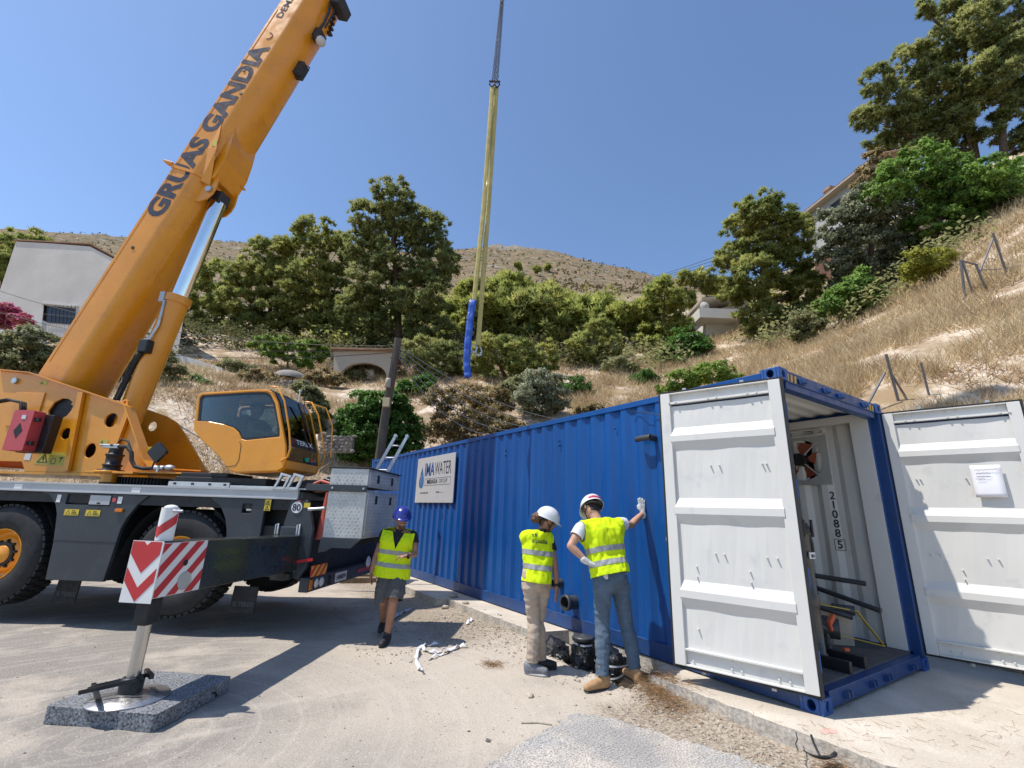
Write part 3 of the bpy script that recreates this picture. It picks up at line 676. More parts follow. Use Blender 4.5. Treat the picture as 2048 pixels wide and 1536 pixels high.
mb = MB(); mb.tube([(CW - .06, 2.1, 2.66), (CW - .07, .85, 2.68), (CW - .07, .70, 2.675), (CW - .07, .64, 2.645), (CW - .07, .66, 2.61), (CW - .07, .8, 2.60), (CW - .07, 1.9, 2.59)], .013, 8); o = mb.build("conduit_loop", m_cwhite, cont)
mb = MB(); mb.box(CW - .035, CW - .024, 0.75, .85, 2.66, 2.75); mb.build("vent_plate", m_galv, cont)
for i in range(4):
    for j in range(3):
        mb = MB(); mb.cyl((CW - .0365, 0.77 + j * .03, 2.672 + i * .022), (CW - .030, 0.77 + j * .03, 2.672 + i * .022), .006, n=8); mb.build("vent_hole", m_black, cont)
mb = MB()
for k, ch in enumerate("21088"): text_on(mb, ch, (CW - .062, .655, 1.765 - k * .115), (0, -1, 0), (0, 0, 1), .135, .002, align='c')
text_on(mb, "5", (CW - .062, .65, 1.17), (0, -1, 0), (0, 0, 1), .135, .002, align='c')
mb.plate((CW - .061, .71, 1.145), (0, -1, 0), (0, 0, 1), [(0, 0), (.12, 0), (.12, .135), (0, .135)], .001, [[(.006, .006), (.114, .006), (.114, .129), (.006, .129)]])
mb.build("serial_number", m_ink, cont)
# filter vessel
m_vessel = M("vessel_grey", (0.055, 0.052, 0.045), 0.3, var=0.1, vscale=4); m_or = M("orange_plastic", (0.55, 0.09, 0.02), 0.45)
vx, vy = .92, .44
ves = empty("filter_vessel", (vx, vy, .165), 0, "tall dark grey filter cylinder with pipework standing inside container doorway", "filter")
mb = MB(); mb.lathe([(.0, .02), (.115, .02), (.115, .08), (.10, .09), (.10, .50), (.108, .51), (.108, .60), (.094, .62), (.09, 1.18), (.10, 1.19), (.10, 1.27), (.085, 1.30), (.0, 1.31)], (0, 0, 0), n=28); mb.build("vessel_body", m_vessel, ves)
mb = MB(); mb.lathe([(.12, 1.20), (.125, 1.21), (.125, 1.25), (.12, 1.26)], (0, 0, 0), n=20)
for k in range(8): a = k * math.pi / 4; mb.cyl((.13 * math.cos(a), .13 * math.sin(a), 1.16), (.13 * math.cos(a), .13 * math.sin(a), 1.33), .014, n=8)
mb.build("clamp_ring", m_black, ves)
mb = MB(); mb.box(-.06, .06, -.103, -.096, 0.95, 1.01); mb.build("name_plate", m_white, ves)
mb = MB(); text_on(mb, "IMA", (-.03, -.105, .96), (1, 0, 0), (0, 0, 1), .05, .001); mb.build("lettering", m_ink, ves)
mb = MB(); mb.tube([(.10, .02, 1.26), (.17, .0, 1.25), (.20, -.02, 1.1), (.205, -.02, .95)], .02, 10); mb.build("hose", m_black, ves)
for dx in (-.13, .19):
    mb = MB(); mb.box(dx - .025, dx + .025, -.36, .30, 0, .10); mb.build("skid_rail", m_black, ves, .006)
mb = MB(); mb.tube([(.1, .05, .28), (.25, .03, .28), (.33, .02, .26), (.345, .02, .18), (.345, .02, .02)], .035, 14); mb.lathe([(.055, -.03), (.055, .03)], (.345, .02, .14), n=16); mb.build("elbow_pipe", m_pipe, ves)
mb = MB(); mb.cyl((.36, .15, .26), (.46, -.06, .25), .10, n=22); mb.cyl((.385, .1, .255), (.425, .02, .25), .115, n=22); mb.build("valve_body", m_pipe, ves, .01)
mb = MB(); mb.beam((.20, -.08, .33), (.36, -.06, .385), .04, .055); mb.beam((.21, -.08, .34), (.24, -.08, .26), .03, .035); mb.build("valve_handle", m_or, ves, .008)
mb = MB(); mb.beam((.30, -.14, .10), (.38, -.15, .09), .03, .03); mb.build("valve_handle", m_or, ves, .006)
# other pipes and sheet stacked on the wall side
for a, b_, lab in (((1.98, .95, .86), (2.10, .34, .82), "uppermost dark pipe sticking out across container floor"), ((2.20, .95, .70), (2.13, .25, .55), "dark pipe resting lowest along the right inner wall"), ((1.66, .75, .57), (1.79, .40, .485), "short dark pipe beside filter cylinder inside container")):
    mb = MB(); c = (np.array(a) + np.array(b_)) / 2; mb.cyl(a, b_, .028, n=14); tag(mb.build("loose_pipe", m_pipe, None, org=(c[0], c[1], .165), loc=(c[0], c[1], .165)), lab, "pipe", "pipes lying inside the container")
mb = MB(); mb.cyl((1.80, .60, .55), (1.90, .42, .54), .05, n=18); tag(mb.build("pipe_end", m_pipe, None, org=(1.85, .5, .165), loc=(1.85, .5, .165), bevel=.006), "stubby dark pipe fitting behind orange handle inside container", "pipe")
m_card = M("cardboard_sheet", (0.42, 0.36, 0.29), 0.8, var=0.08)
mb = MB(); mb.plate((1.55, .95, .165), unit((.55, -.6, 0)), (0, 0, 1), [(0, 0), (.62, 0), (.62, .34), (0, .62)], .03); tag(mb.build("board_sheet", m_card, None, org=(1.55, .95, .165), loc=(1.55, .95, .165)), "pale angled board leaning behind the filter cylinder in container", "board")
mb = MB()
for a, b_ in (((1.45, .65, .62), (1.92, .41, .54)), ((1.92, .41, .54), (2.17, .29, .19)), ((1.70, .55, .30), (2.17, .29, .19))): mb.beam(a, b_, .03, .008)
tag(mb.build("lashing_strap", M("strap_yellow", (0.55, 0.38, 0.03), 0.7), None, org=(1.75, .95, .165), loc=(1.75, .95, .165)), "yellow lashing strap tied across the container interior", "strap")
# note taped on the right door
dp, P, Wd, H = DR
m_paper = M("paper", (0.80, 0.80, 0.84), 0.7, var=0.02)
a0, b0 = .66, 1.63; mb = MB(); nn = 8; vs = []
for j in range(nn + 1):
    for i in range(5): vs.append(P(a0 + .235 * i / 4, b0 + .335 * j / nn, .034 + .012 * math.sin(j / nn * 3.1) * (1 - j / nn) + .004 * math.sin(i)))
fs = [(j * 5 + i, j * 5 + i + 1, (j + 1) * 5 + i + 1, (j + 1) * 5 + i) for j in range(nn) for i in range(4)]
nr = np.cross(vs[1] - vs[0], vs[5] - vs[0]); wv = P(0, 0, 1) - P(0, 0, 0)
if nr @ wv < 0: fs = [f[::-1] for f in fs]
mb.add(vs, fs, True); c = P(a0 + .12, b0, 0); note = mb.build("paper_note", m_paper, None, org=c, loc=c); tag(note, "white handwritten paper sheet stuck on the right container door", "paper")
sm = note.modifiers.new("thick", 'SOLIDIFY'); sm.thickness = .001
mb = MB()
for ln, (s0, s1, y) in enumerate(((.03, .21, .285), (.035, .15, .245), (.035, .14, .215), (.03, .10, .19))):
    pts = []; s = s0
    while s < s1: pts.append(P(a0 + s, b0 + y + .006 * math.sin(s * 420 + ln) + .003 * math.sin(s * 170) + .05 * (s - .1) * (ln == 0), .054 + .002 * ln)); s += .004
    mb.tube(pts, .0014, 4)
mb.build("handwriting", m_ink, note, org=c)
# ================================================================== mobile crane (local frame: x to the rear, y away from the camera side, z up)
_az = math.radians(39.7)
CR_O = V3(-4.452, 5.622, 0.0)
crane = empty("mobile_crane", tuple(CR_O + V3(0, 0, G0)), math.pi / 2 * 0 - _az, "yellow telescopic mobile crane truck with dark grey chassis standing on outriggers", "crane")
CZ = -G0                    # local z offset: local z = world z - G0
LX, LY, LZ = V3(1, 0, 0), V3(0, 1, 0), V3(0, 0, 1)
def cw(q): return CR_O + V3(math.cos(_az), -math.sin(_az), 0) * q[0] + V3(math.sin(_az), math.cos(_az), 0) * q[1] + V3(0, 0, 1) * q[2]
class CB(MB):
    def build(s, *a, **k): s.v = [(x, y, z + CZ) for x, y, z in s.v]; return MB.build(s, *a, **k)
m_yel = M("crane_yellow", (0.74, 0.295, 0.012), 0.32, var=0.07, vscale=1.5, spec=0.5, coat=0.25, col2=(0.56, 0.215, 0.022), c2scale=1.7, c2lo=.5, c2hi=.78, fine=.03, fscale=25)
m_grey = M("chassis_grey", (0.035, 0.043, 0.052), 0.42, var=0.12, vscale=2, spec=0.45, col2=(0.055, 0.062, 0.068), c2scale=4, c2lo=.55, c2hi=.75)
m_dark = M("chassis_black", (0.012, 0.013, 0.014), 0.6, var=0.25, vscale=4)
m_lt = M("deck_edge_alu", (0.42, 0.43, 0.44), 0.45, metal=0.35, var=0.06, vscale=2)
m_tread = M("tread_plate", (0.50, 0.50, 0.48), 0.42, metal=0.35, var=0.12, vscale=5)
m_label = M("label_yellow", (0.62, 0.45, 0.03), 0.5, var=0.03); m_lblg = M("label_olive", (0.50, 0.42, 0.06), 0.5, var=0.05)
m_amber = M("amber_lens", (0.60, 0.17, 0.01), 0.2, var=0.05); m_redp = M("red_plastic", (0.50, 0.06, 0.07), 0.4, var=0.05, vscale=8)
m_letter = M("letter_navy", (0.022, 0.032, 0.065), 0.8, var=0.05)
W_ = 2.52

# ---- chassis
mb = CB(); mb.box(-6.6, 1.55, .75, 1.77, .72, 1.35); mb.build("chassis_frame", m_dark, crane, .02)
mb = CB(); mb.box(-6.6, 1.50, .02, W_ - .02, 1.40, 1.53); mb.build("deck_underside", m_dark, crane)
mb = CB(); mb.box(-6.6, 1.60, .03, W_ - .03, 1.53, 1.635); mb.build("deck", m_grey, crane, .01)
mb = CB(); mb.box(-6.6, 1.555, -.012, .028, 1.535, 1.66); mb.box(-6.6, 1.555, -.024, -.012, 1.635, 1.662); mb.box(-6.6, 1.555, -.024, -.012, 1.535, 1.556); er = mb.build("deck_edge_rail", m_lt, crane, .003)
for x in (-2.62, -1.02 + .2): mb = CB(); mb.box(x, x + .13, -.0155, -.0125, 1.56, 1.63); mb.build("rating_plate", m_white, er)
# fenders and skirts, with wheel arches
mb = CB(); pts = [(-2.20, 1.53), (-2.06, 1.50), (-1.92, 1.37), (-1.86, 1.25), (-1.83, 1.10), (-1.79, .88), (-1.75, .42), (-.92, .43), (-.855, 1.10), (-.80, 1.24), (-.70, 1.40), (-.56, 1.53)]
hole = [(-1.775, 1.375), (-1.10, 1.375), (-1.10, 1.515), (-1.775, 1.515)]
mb.plate((0, 0.0, 0), LX, LZ, pts, .05, [hole]); sk = mb.build("side_skirt", m_grey, crane, .006)
mb = CB(); mb.box(-1.80, -.90, .055, .70, .44, 1.50); mb.build("tool_locker", m_dark, crane)
mb = CB(); mb.box(-1.42, -1.11, -.006, .004, 1.385, 1.51); mb.build("locker_flap", m_lt, sk, .004)
mb = CB(); mb.box(-1.29, -1.25, -.016, -.006, 1.395, 1.415); mb.build("flap_latch", m_black, sk)
mb = CB(); mb.box(-1.80, -.885, -.004, .002, .905, .912); mb.build("panel_seam", m_dark, sk)
for x in (-1.745, -1.425):
    mb = CB(); mb.box(x, x + .215, -.006, -.002, 1.235, 1.315); lb = mb.build("warning_label", m_label, sk)
    mb = CB(); mb.plate((x + .02, -.0062, 1.245), LX, LZ, [(0, 0), (.075, 0), (.0375, .06)], .002, [[(.014, .007), (.061, .007), (.0375, .045)]]); mb.build("warning_triangle", m_ink, sk)
    for k in range(3): mb = CB(); mb.box(x + .11, x + .20 - .02 * k, -.0085, -.0062, 1.25 + .021 * k, 1.258 + .021 * k); mb.build("print_line", m_ink, sk)
mb = CB(); mb.box(-1.92, -1.86, -.006, -.002, 1.40, 1.50); mb.build("info_label", m_white, sk)
mb = CB(); mb.cyl((-1.045, -.014, 1.455), (-1.045, .0, 1.455), .03, n=14); mb.build("stop_button", m_redp, sk)
mb = CB(); mb.box(-1.0, -.935, -.006, -.002, 1.41, 1.50); mb.build("info_label", m_white, sk)
mb = CB(); mb.box(-.985, -.875, -.028, -.001, 1.30, 1.345); mb.build("side_marker", m_amber, sk, .008)
# left front arch piece and rear skirt with the outrigger bay
mb = CB(); mb.plate((0, .001, 0), LX, LZ, [(-4.2, 1.53), (-3.55, 1.53), (-3.65, 1.30), (-3.70, .75), (-3.70, .45), (-4.2, .45)], .05); mb.build("side_skirt", m_grey, crane, .006)
mb = CB(); mb.plate((0, 0, 0), LX, LZ, [(.33, 1.53), (.50, 1.42), (.60, 1.27), (.655, 1.10), (.67, 1.00), (1.12, 1.00), (1.12, 1.53)], .05, [[(.81, 1.345), (.94, 1.345), (.94, 1.465), (.81, 1.465)]]); rs = mb.build("side_skirt", m_grey, crane, .006)
mb = CB(); mb.box(.80, .95, .06, .075, 1.33, 1.48); mb.build("lamp_recess", m_black, rs); mb = CB(); mb.box(.85, .925, .02, .055, 1.375, 1.445); mb.build("work_lamp", m_alu, rs, .006)
mb = CB(); mb.box(1.115, 1.20, -.006, .0, 1.385, 1.53); mb.build("warning_label", m_label, crane)
for zz in (1.46, 1.395):
    mb = CB(); mb.plate((1.127, -.008, zz), LX, LZ, [(0, 0), (.06, 0), (.03, .052)], .002, [[(.013, .007), (.047, .007), (.03, .037)]]); mb.build("warning_triangle", m_ink, crane)
# arch liners (dark inner fenders)
for xc in (-2.62, 0.0):
    mb = CB(); n = 14; vs = []
    for i in range(n + 1):
        a = math.pi * (0.02 + .96 * i / n)
        for y in (.03, .72): vs.append((xc + .80 * math.cos(a), y, .70 + .79 * math.sin(a)))
    mb.add(vs, [(2 * i, 2 * i + 1, 2 * i + 3, 2 * i + 2) for i in range(n)], True); mb.build("wheel_arch_liner", m_dark, crane)
# ---- wheels
TR = .655
def tyre_mesh():
    mb = MB(); w = .36
    prof = [(.335, .02), (.36, -.005), (.45, -.018), (.56, -.012), (.615, .015), (.64, .045), (.642, .08), (.642, w - .08), (.64, w - .045), (.615, w - .015), (.56, w + .012), (.45, w + .018), (.36, w + .005), (.335, w - .02)]
    mb.lathe(prof, (0, 0, 0), (0, 1, 0), 48)
    for k in range(44):           # lugs
        a = 2 * math.pi * k / 44
        for y0, y1, da in ((.02, .12, 0), (.135, .225, .07), (.24, .34, 0)):
            aa = a + da; c = np.array((math.cos(aa), 0, math.sin(aa))); t = np.array((-math.sin(aa), 0, math.cos(aa)))
            mb.obox(c * .645 + np.array((0, (y0 + y1) / 2, 0)), c * .016, t * .033, np.array((0, (y1 - y0) / 2, 0)))
    return mb.mesh("tyre", [m_rubber])
def rim_mesh():
    mb = MB()
    prof = [(.335, .02), (.335, .01), (.325, .006), (.318, .015), (.31, .05), (.30, .10), (.285, .125), (.25, .13), (.22, .10), (.215, .085), (.14, .082), (.12, .075), (.115, .04), (.10, .03), (.0, .028)]
    mb.lathe(prof, (0, 0, 0), (0, 1, 0), 40); return mb.mesh("rim", [m_yel])
def nuts_mesh():
    mb = MB()
    for k in range(10): a = 2 * math.pi * k / 10 + .2; mb.cyl((.178 * math.cos(a), .086, .178 * math.sin(a)), (.178 * math.cos(a), .05, .178 * math.sin(a)), .021, .016, 6)
    return mb.mesh("wheel_nuts", [m_dark])
def hub_mesh():
    mb = MB(); mb.cyl((0, .05, 0), (0, .34, 0), .16, n=24); return mb.mesh("hub", [m_dark])
tm, rm, nm_, hm = tyre_mesh(), rim_mesh(), nuts_mesh(), hub_mesh()
for xw in (-2.62, -5.3, 0.0):
    for yw, ry in ((.04, 0), (W_ - .04, math.pi)):
        wh = bpy.data.objects.new("wheel", hm); COL.objects.link(wh); wh.parent = crane; wh.location = (xw, yw, .695 + CZ); wh.rotation_euler = (0, 0, ry)
        for nme, mm in (("tyre", tm), ("rim", rm)):
            t = bpy.data.objects.new(nme, mm); COL.objects.link(t); t.parent = wh; t.rotation_euler = (0, .3 * xw, 0)
        for k in range(10):
            mb = None
        t = bpy.data.objects.new("wheel_nuts", nm_); COL.objects.link(t); t.parent = wh; t["kind"] = "stuff"
    mb = CB(); mb.cyl((xw, .3, .695), (xw, W_ - .3, .695), .12, n=16); mb.build("axle", m_dark, crane)
# mud flaps with the moulded mark
for x in (-1.87, .70):
    mb = CB(); vs = [(x, .30, .40), (x + .34, .30, .40), (x + .32, .28, .10), (x - .02, .28, .10)]
    mb.plate((x - .02, .29, 0), LX, LZ, [(.02, .42), (.36, .42), (.34, .10), (0, .10)], .014); fl = mb.build("mud_flap", m_rubber, crane)
    mb = CB(); text_on(mb, "TEREX", (x + .09, .288, .18), LX, LZ, .075, .002); mb.build("lettering", M("flap_mark", (0.06, 0.06, 0.062), 0.7, var=0), fl)
    mb = CB(); [mb.box(x + .02, x + .07, .2865, .2885, .18 + .02 * k, .192 + .02 * k) for k in range(3)]; q = mb.build("flap_emblem", MATS["flap_mark"], fl); q["kind"] = "stuff"
# ---- rear: outrigger box, tail plate, bumper
mb = CB(); mb.plate((0, -.002, 0), LX, LZ, [(1.30, .62), (1.72, .58), (1.80, .72), (1.82, 1.18), (1.74, 1.42), (1.70, 1.53), (1.47, 1.53), (1.40, 1.10), (1.36, .70)], .06); tp = mb.build("tail_plate", m_grey, crane, .006)
mb = CB(); mb.box(1.10, 1.73, .05, W_ - .05, .58, 1.20); mb.build("outrigger_housing", m_dark, crane, .01)
mb = CB(); mb.cyl((1.565, -.012, 1.44), (1.565, -.004, 1.44), .072, n=26); s80 = mb.build("speed_disc", m_white, crane)
mb = CB(); text_on(mb, "80", (1.565, -.0145, 1.40), LX, LZ, .115, .003, align='c'); mb.build("lettering", m_ink, s80)
mb = CB(); mb.box(1.66, 1.74, -.01, -.003, 1.44, 1.50); mb.build("warning_label", m_label, crane)
mb = CB(); mb.box(1.565, 1.61, -.012, -.003, 1.515, 1.53); mb.build("reflector", m_redp, crane)
mb = CB(); mb.beam((1.46, -.008, .745), (1.88, -.008, .82), .006, .035); mb.build("red_stripe", m_red, crane)
bx0, bx1 = 1.74, 1.86
mb = CB(); mb.box(bx0, bx1, .0, W_, .43, .60); bump_ = mb.build("rear_bumper", m_grey, crane, .008)
for y in (.16, W_ - .32):
    mb = CB(); mb.box(bx1 + .001, bx1 + .005, y - .12 if y < 1 else y - .1, y + .02 if y < 1 else y + .04, .46, .57); mb.build("lamp_panel", m_black, bump_)
for y in (.055,): mb = CB(); mb.box(bx1, bx1 + .016, .02, .085, .455, .575); mb.build("indicator_lamp", m_amber, bump_, .004)
m_lens = M("clear_lens", (0.55, 0.55, 0.56), 0.15, var=0.1)
for y in (.20, .34, W_ - .34, W_ - .20): mb = CB(); mb.lathe([(0, .022), (.035, .02), (.055, .008), (.058, 0)], (bx1, y, .515), (1, 0, 0), 20); mb.build("tail_lamp", m_lens, bump_)
mb = CB(); mb.lathe([(0, .024), (.045, .02), (.06, 0)], (bx1, .56, .515), (1, 0, 0), 20); mb.build("tail_lamp", m_black, bump_)
mb = CB(); mb.box(bx1 + .001, bx1 + .012, .72, 1.06, .455, .575); npl = mb.build("number_plate", m_white, bump_)
mb = CB(); text_on(mb, "1484BBW", (bx1 + .0145, .74, .485), LY, LZ, .085, .002, width=.30); mb.build("lettering", m_ink, npl)
mb = CB(); mb.box(bx1 + .001, bx1 + .008, 1.45, 2.05, .50, .545); mb.build("red_stripe", m_red, bump_)
# hatched warning boards above the bumper
def hatch(name, O, ex, ey, w, h, th, ca, cb, n=4, par=None, chev=False):
    mb = CB(); mb.plate(O, ex, ey, [(0, 0), (w, 0), (w, h), (0, h)], th); bd = mb.build(name, ca, par)
    nrm = unit(np.cross(ex, ey)); O2 = np.asarray(O, float) + nrm * .003; p = (w + h) / n
    def clip(poly):
        def cl(P, f):
            out = []
            for i in range(len(P)):
                a, b_ = P[i], P[(i + 1) % len(P)]; fa, fb = f(a), f(b_)
                if fa >= 0: out.append(a)
                if fa * fb < 0: t = fa / (fa - fb); out.append((a[0] + (b_[0] - a[0]) * t, a[1] + (b_[1] - a[1]) * t))
            return out
        for f in (lambda q: q[0] - .004, lambda q: w - .004 - q[0], lambda q: q[1] - .004, lambda q: h - .004 - q[1]):
            poly = cl(poly, f)
            if len(poly) < 3: return None
        return poly
    for k in range(n):
        c0 = -h + k * p
        poly = clip([(c0, 0), (c0 + p / 2, 0), (c0 + p / 2 + h, h), (c0 + h, h)])
        if poly: mb = CB(); mb.plate(O2, ex, ey, poly, .002); mb.build("stripe", cb, bd)
    return bd
for y in (.02, W_ - .42): hatch("hazard_board", (bx1 + .01, y, .605), LY, LZ, .40, .135, .01, m_red, m_yellow, 4, crane)
mb = CB(); mb.lathe([(0, .03), (.06, .02), (.085, 0)], (1.90, 1.75, .63), (1, 0, 0), 18); mb.build("reversing_lamp", m_lens, crane)
mb = CB(); mb.box(1.5, 1.72, .10, W_ - .1, .62, 1.10); mb.build("rear_crossmember", m_dark, crane, .01)
mb = CB(); mb.box(.25, 1.78, .22, W_ - .22, 1.12, 1.46); mb.build("dark_gap_filler", m_dark, crane, .01)  # dark box added to close a see-through gap, standing in for a shaded recess
# ---- tread-plate rear lockers
def tread_panel(mb, O, ex, ey, w, h, pitch=.052):
    nrm = unit(np.cross(ex, ey)); i = 0; y = pitch * .6
    while y < h - pitch * .4:
        x = pitch * (.6 + .5 * (i % 2))
        while x < w - pitch * .4:
            a = .78 if (int(x / pitch) + i) % 2 else -.78
            d = ex * math.cos(a) + ey * math.sin(a); s = np.cross(nrm, d); c = O + ex * x + ey * y
            L_, B_ = pitch * .42, pitch * .11
            vs = [c - d * L_, c - s * B_, c + d * L_, c + s * B_, c + nrm * .006]; mb.add(vs, [(0, 1, 4), (1, 2, 4), (2, 3, 4), (3, 0, 4)], False)
            x += pitch
        y += pitch * .8; i += 1
BX0, BX1, BY1 = 1.955, 2.47, 1.22
def locker(z0, z1, nm):
    mb = CB(); mb.box(BX0, BX1, .01, BY1, z0, z1); b = mb.build(nm, m_tread, crane, .006)
    mb = CB(); tread_panel(mb, V3(BX0 + .015, .0095, z0 + .015), LX, LZ, BX1 - BX0 - .03, z1 - z0 - .03); q = mb.build("tread_pattern", m_tread, b); q["kind"] = "stuff"
    mb = CB(); mb.box(BX1 + .001, BX1 + .014, .05, BY1 - .04, z0 + .03, z1 - .03); dr = mb.build("locker_door", m_tread, b, .004)
    mb = CB(); tread_panel(mb, V3(BX1 + .0145, .07, z0 + .05), LY, LZ, BY1 - .13, z1 - z0 - .1); q = mb.build("tread_pattern", m_tread, b); q["kind"] = "stuff"
    for y in (.32, .86):
        mb = CB(); mb.box(BX1 + .0145, BX1 + .024, y - .035, y + .035, z1 - .17, z1 - .06); mb.build("locker_latch", m_black, b, .004)
locker(1.085, 1.68, "rear_locker"); locker(1.725, 1.955, "upper_locker")
mb = CB(); mb.box(BX0 - .02, BX1 + .025, -.005, BY1 + .02, 1.957, 1.972); mb.build("locker_lid", m_dark, crane, .003)
mb = CB(); mb.beam((1.66, -.012, 1.70), (BX1 + .01, -.012, 1.70), .025, .085); mb.build("locker_bracket", m_grey, crane, .004)
for x in (2.02, 2.44): mb = CB(); mb.cyl((x, -.034, 1.70), (x, -.024, 1.70), .014, n=8); mb.build("bolt", m_steel, crane)
mb = CB(); mb.plate((0, .002, 0), LX, LZ, [(1.925, .90), (2.02, .92), (2.10, .965), (2.34, .965), (2.47, 1.083), (1.94, 1.083)], .03); mb.build("locker_support", m_grey, crane, .003)
mb = CB(); mb.plate((0, BY1 - .03, 0), LX, LZ, [(1.925, .90), (2.02, .92), (2.10, .965), (2.34, .965), (2.47, 1.083), (1.94, 1.083)], .03); mb.build("locker_support", m_grey, crane, .003)
mb = CB(); mb.cyl((1.74, -.03, 1.42), (1.95, -.03, 1.44), .02, n=12); mb.build("pin", m_alu, crane)
mb = CB(); mb.lathe([(.10, 0), (.08, .02), (.05, .30), (.02, .60)], (1.86, .18, 1.05), n=18); mb.build("traffic_cone", M("cone_red", (0.42, 0.08, 0.05), 0.6), crane)
# rope / hoses bundle on the rear deck
for k in range(7):
    a = rng.uniform(-1, 1, 3); mb = CB(); mb.tube([(1.5 + .05 * k, .25 + .05 * k, 1.70 + .02 * (k % 3)), (1.68 + .02 * k, .3 + .06 * k, 1.80 + .03 * (k % 4)), (1.93, .28 + .07 * k, 1.74 + .025 * (k % 4))], .022, 8); mb.build("hose_bundle", m_black if k else M("cone_red", (0.42, 0.08, 0.05)), crane)
mb = CB(); mb.sphere((1.45, .55, 1.70), .30, 18, 10, (1.3, .8, .42)); mb.build("tarpaulin", M("tarp_dark", (0.03, 0.03, 0.032), 0.55, bump=.03, bscale=9), crane)
mb = CB(); mb.sphere((1.66, .30, 1.70), .10, 12, 8, (1.3, .9, .6)); mb.build("rag", M("rag_tan", (0.34, 0.20, 0.13), 0.9, var=.3, vscale=20, bump=.02, bscale=18), crane)
# folding step and ladder rail lying on the deck edge
mb = CB(); mb.box(-.34, .55, .02, .06, 1.665, 1.725); lad = mb.build("ladder_rail", m_alu, crane, .004)
mb = CB(); mb.box(.56, 1.20, .02, .05, 1.665, 1.695); mb.build("ladder_rail_end", m_alu, lad, .004)
for x in (-.26, .0, .25, .47): mb = CB(); mb.box(x, x + .035, .013, .019, 1.685, 1.712); mb.build("rail_slot", m_black, lad)
st = None
for x in (1.22, 1.40):
    mb = CB(); mb.beam((x, -.02, 1.665), (x + .085, -.02, 1.86), .03, .035, (0, 1, 0)); mb.beam((x + .13, -.02, 1.665), (x + .19, -.02, 1.83), .03, .035, (0, 1, 0)); mb.beam((x + .06, -.02, 1.86), (x + .21, -.02, 1.825), .03, .03, (0, 1, 0)); mb.beam((x - .03, -.02, 1.675), (x + .16, -.02, 1.675), .034, .025, (0, 1, 0)); mb.build("folding_step", m_alu, crane, .003)
mb = CB(); mb.box(1.50, 1.66, -.02, .3, 1.665, 1.68); mb.build("step_plate", m_lt, crane)

# ---- outrigger beam, jack, foot
jx, jy = 1.535, -2.05
jr = jx + .045            # jack axis
def beam_z(y): t = (y - jy) / (0 - jy); return 1.135 - .04 * t, .70 - .02 * t    # top, bottom
mb = CB(); y0, y1 = jy - .085, .9; vs = []
for y in (y0, y1):
    zt, zb = beam_z(y)
    vs += [(jx - .125, y, zb), (jx + .14, y, zb), (jx + .14, y, zt), (jx - .125, y, zt)]
mb.add(vs, [(0, 1, 2, 3), (7, 6, 5, 4), (0, 4, 5, 1), (1, 5, 6, 2), (2, 6, 7, 3), (3, 7, 4, 0)])
ob_ = mb.build("outrigger_beam", M("beam_gloss", (0.020, 0.025, 0.024), 0.3, var=0.1, coat=0.4), crane, .012)
mb = CB(); mb.cyl((jx + .142, -.55, .95), (jx + .145, -.55, .95), .055, n=20); mb.build("lifting_hole", m_black, ob_)
mb = CB(); mb.cyl((jx + .141, -.75, 1.0), (jx + .144, -.75, 1.0), .03, n=14); mb.build("lifting_hole", m_black, ob_)
mb = CB(); mb.box(jx - .14, jx + .14, -.02, .06, .60, 1.20); mb.build("beam_collar", m_grey, crane, .01)
mb = CB(); mb.box(jx - .16, jx + .05, -.05, .05, .56, .66); mb.box(jx + .02, jx + .12, -.1, .0, .58, .655); mb.build("slide_pad_bracket", m_dark, crane, .01)
for x in (1.33, 1.62): mb = CB(); mb.tube([(x, -.012, 1.10), (x, -.02, 1.22), (x + .03, -.02, 1.235), (x + .03, -.012, 1.10)], .012, 8); mb.build("grab_handle", m_alu, crane)
# reflective plates on the beam end: chevrons facing out, diagonals on the side
def poly_plate(name, O, ex, ey, polys, mat, par, th=.002):
    for pl in polys: mb = CB(); mb.plate(O, ex, ey, pl, th); mb.build(name, mat, par)
mb = CB(); mb.plate((jx - .135, jy - .089, .665), LX, LZ, [(0, 0), (.28, 0), (.28, .475), (0, .475)], .004); ep = mb.build("end_board", m_white, ob_, .0)
O2 = V3(jx - .135, jy - .0915, .665); cw_, ch_ = .27, .475
def chev(zb, t): return [(.004, zb + .15), (.135, zb), (.266, zb + .15), (.266, zb + .15 + t), (.135, zb + t), (.004, zb + .15 + t)]
poly_plate("chevron", O2, LX, LZ, [chev(.01, .105), [(.004, .372), (.135, .225), (.266, .372), (.266, .470), (.165, .470), (.135, .440), (.105, .470), (.004, .470)]], m_red, ep)
sb = hatch("side_board", (jx + .1435, jy - .082, .70), LY, LZ, .50, .425, .002, m_white, m_red, 5, ob_)
mb = CB(); mb.cyl((jx + .1465, jy + .22, .80), (jx + .1485, jy + .22, .80), .062, n=24); mb.lathe([(.062, .002), (.07, .008), (.075, .002)], (jx + .1465, jy + .22, .80), (1, 0, 0), 24); mb.build("grey_cap", M("cap_grey", (0.42, 0.41, 0.39), .6), ob_)
mb = CB(); mb.cyl((jx + .1475, jy + .19, .95), (jx + .1495, jy + .19, .95), .026, n=16); mb.build("lifting_hole", m_black, ob_)
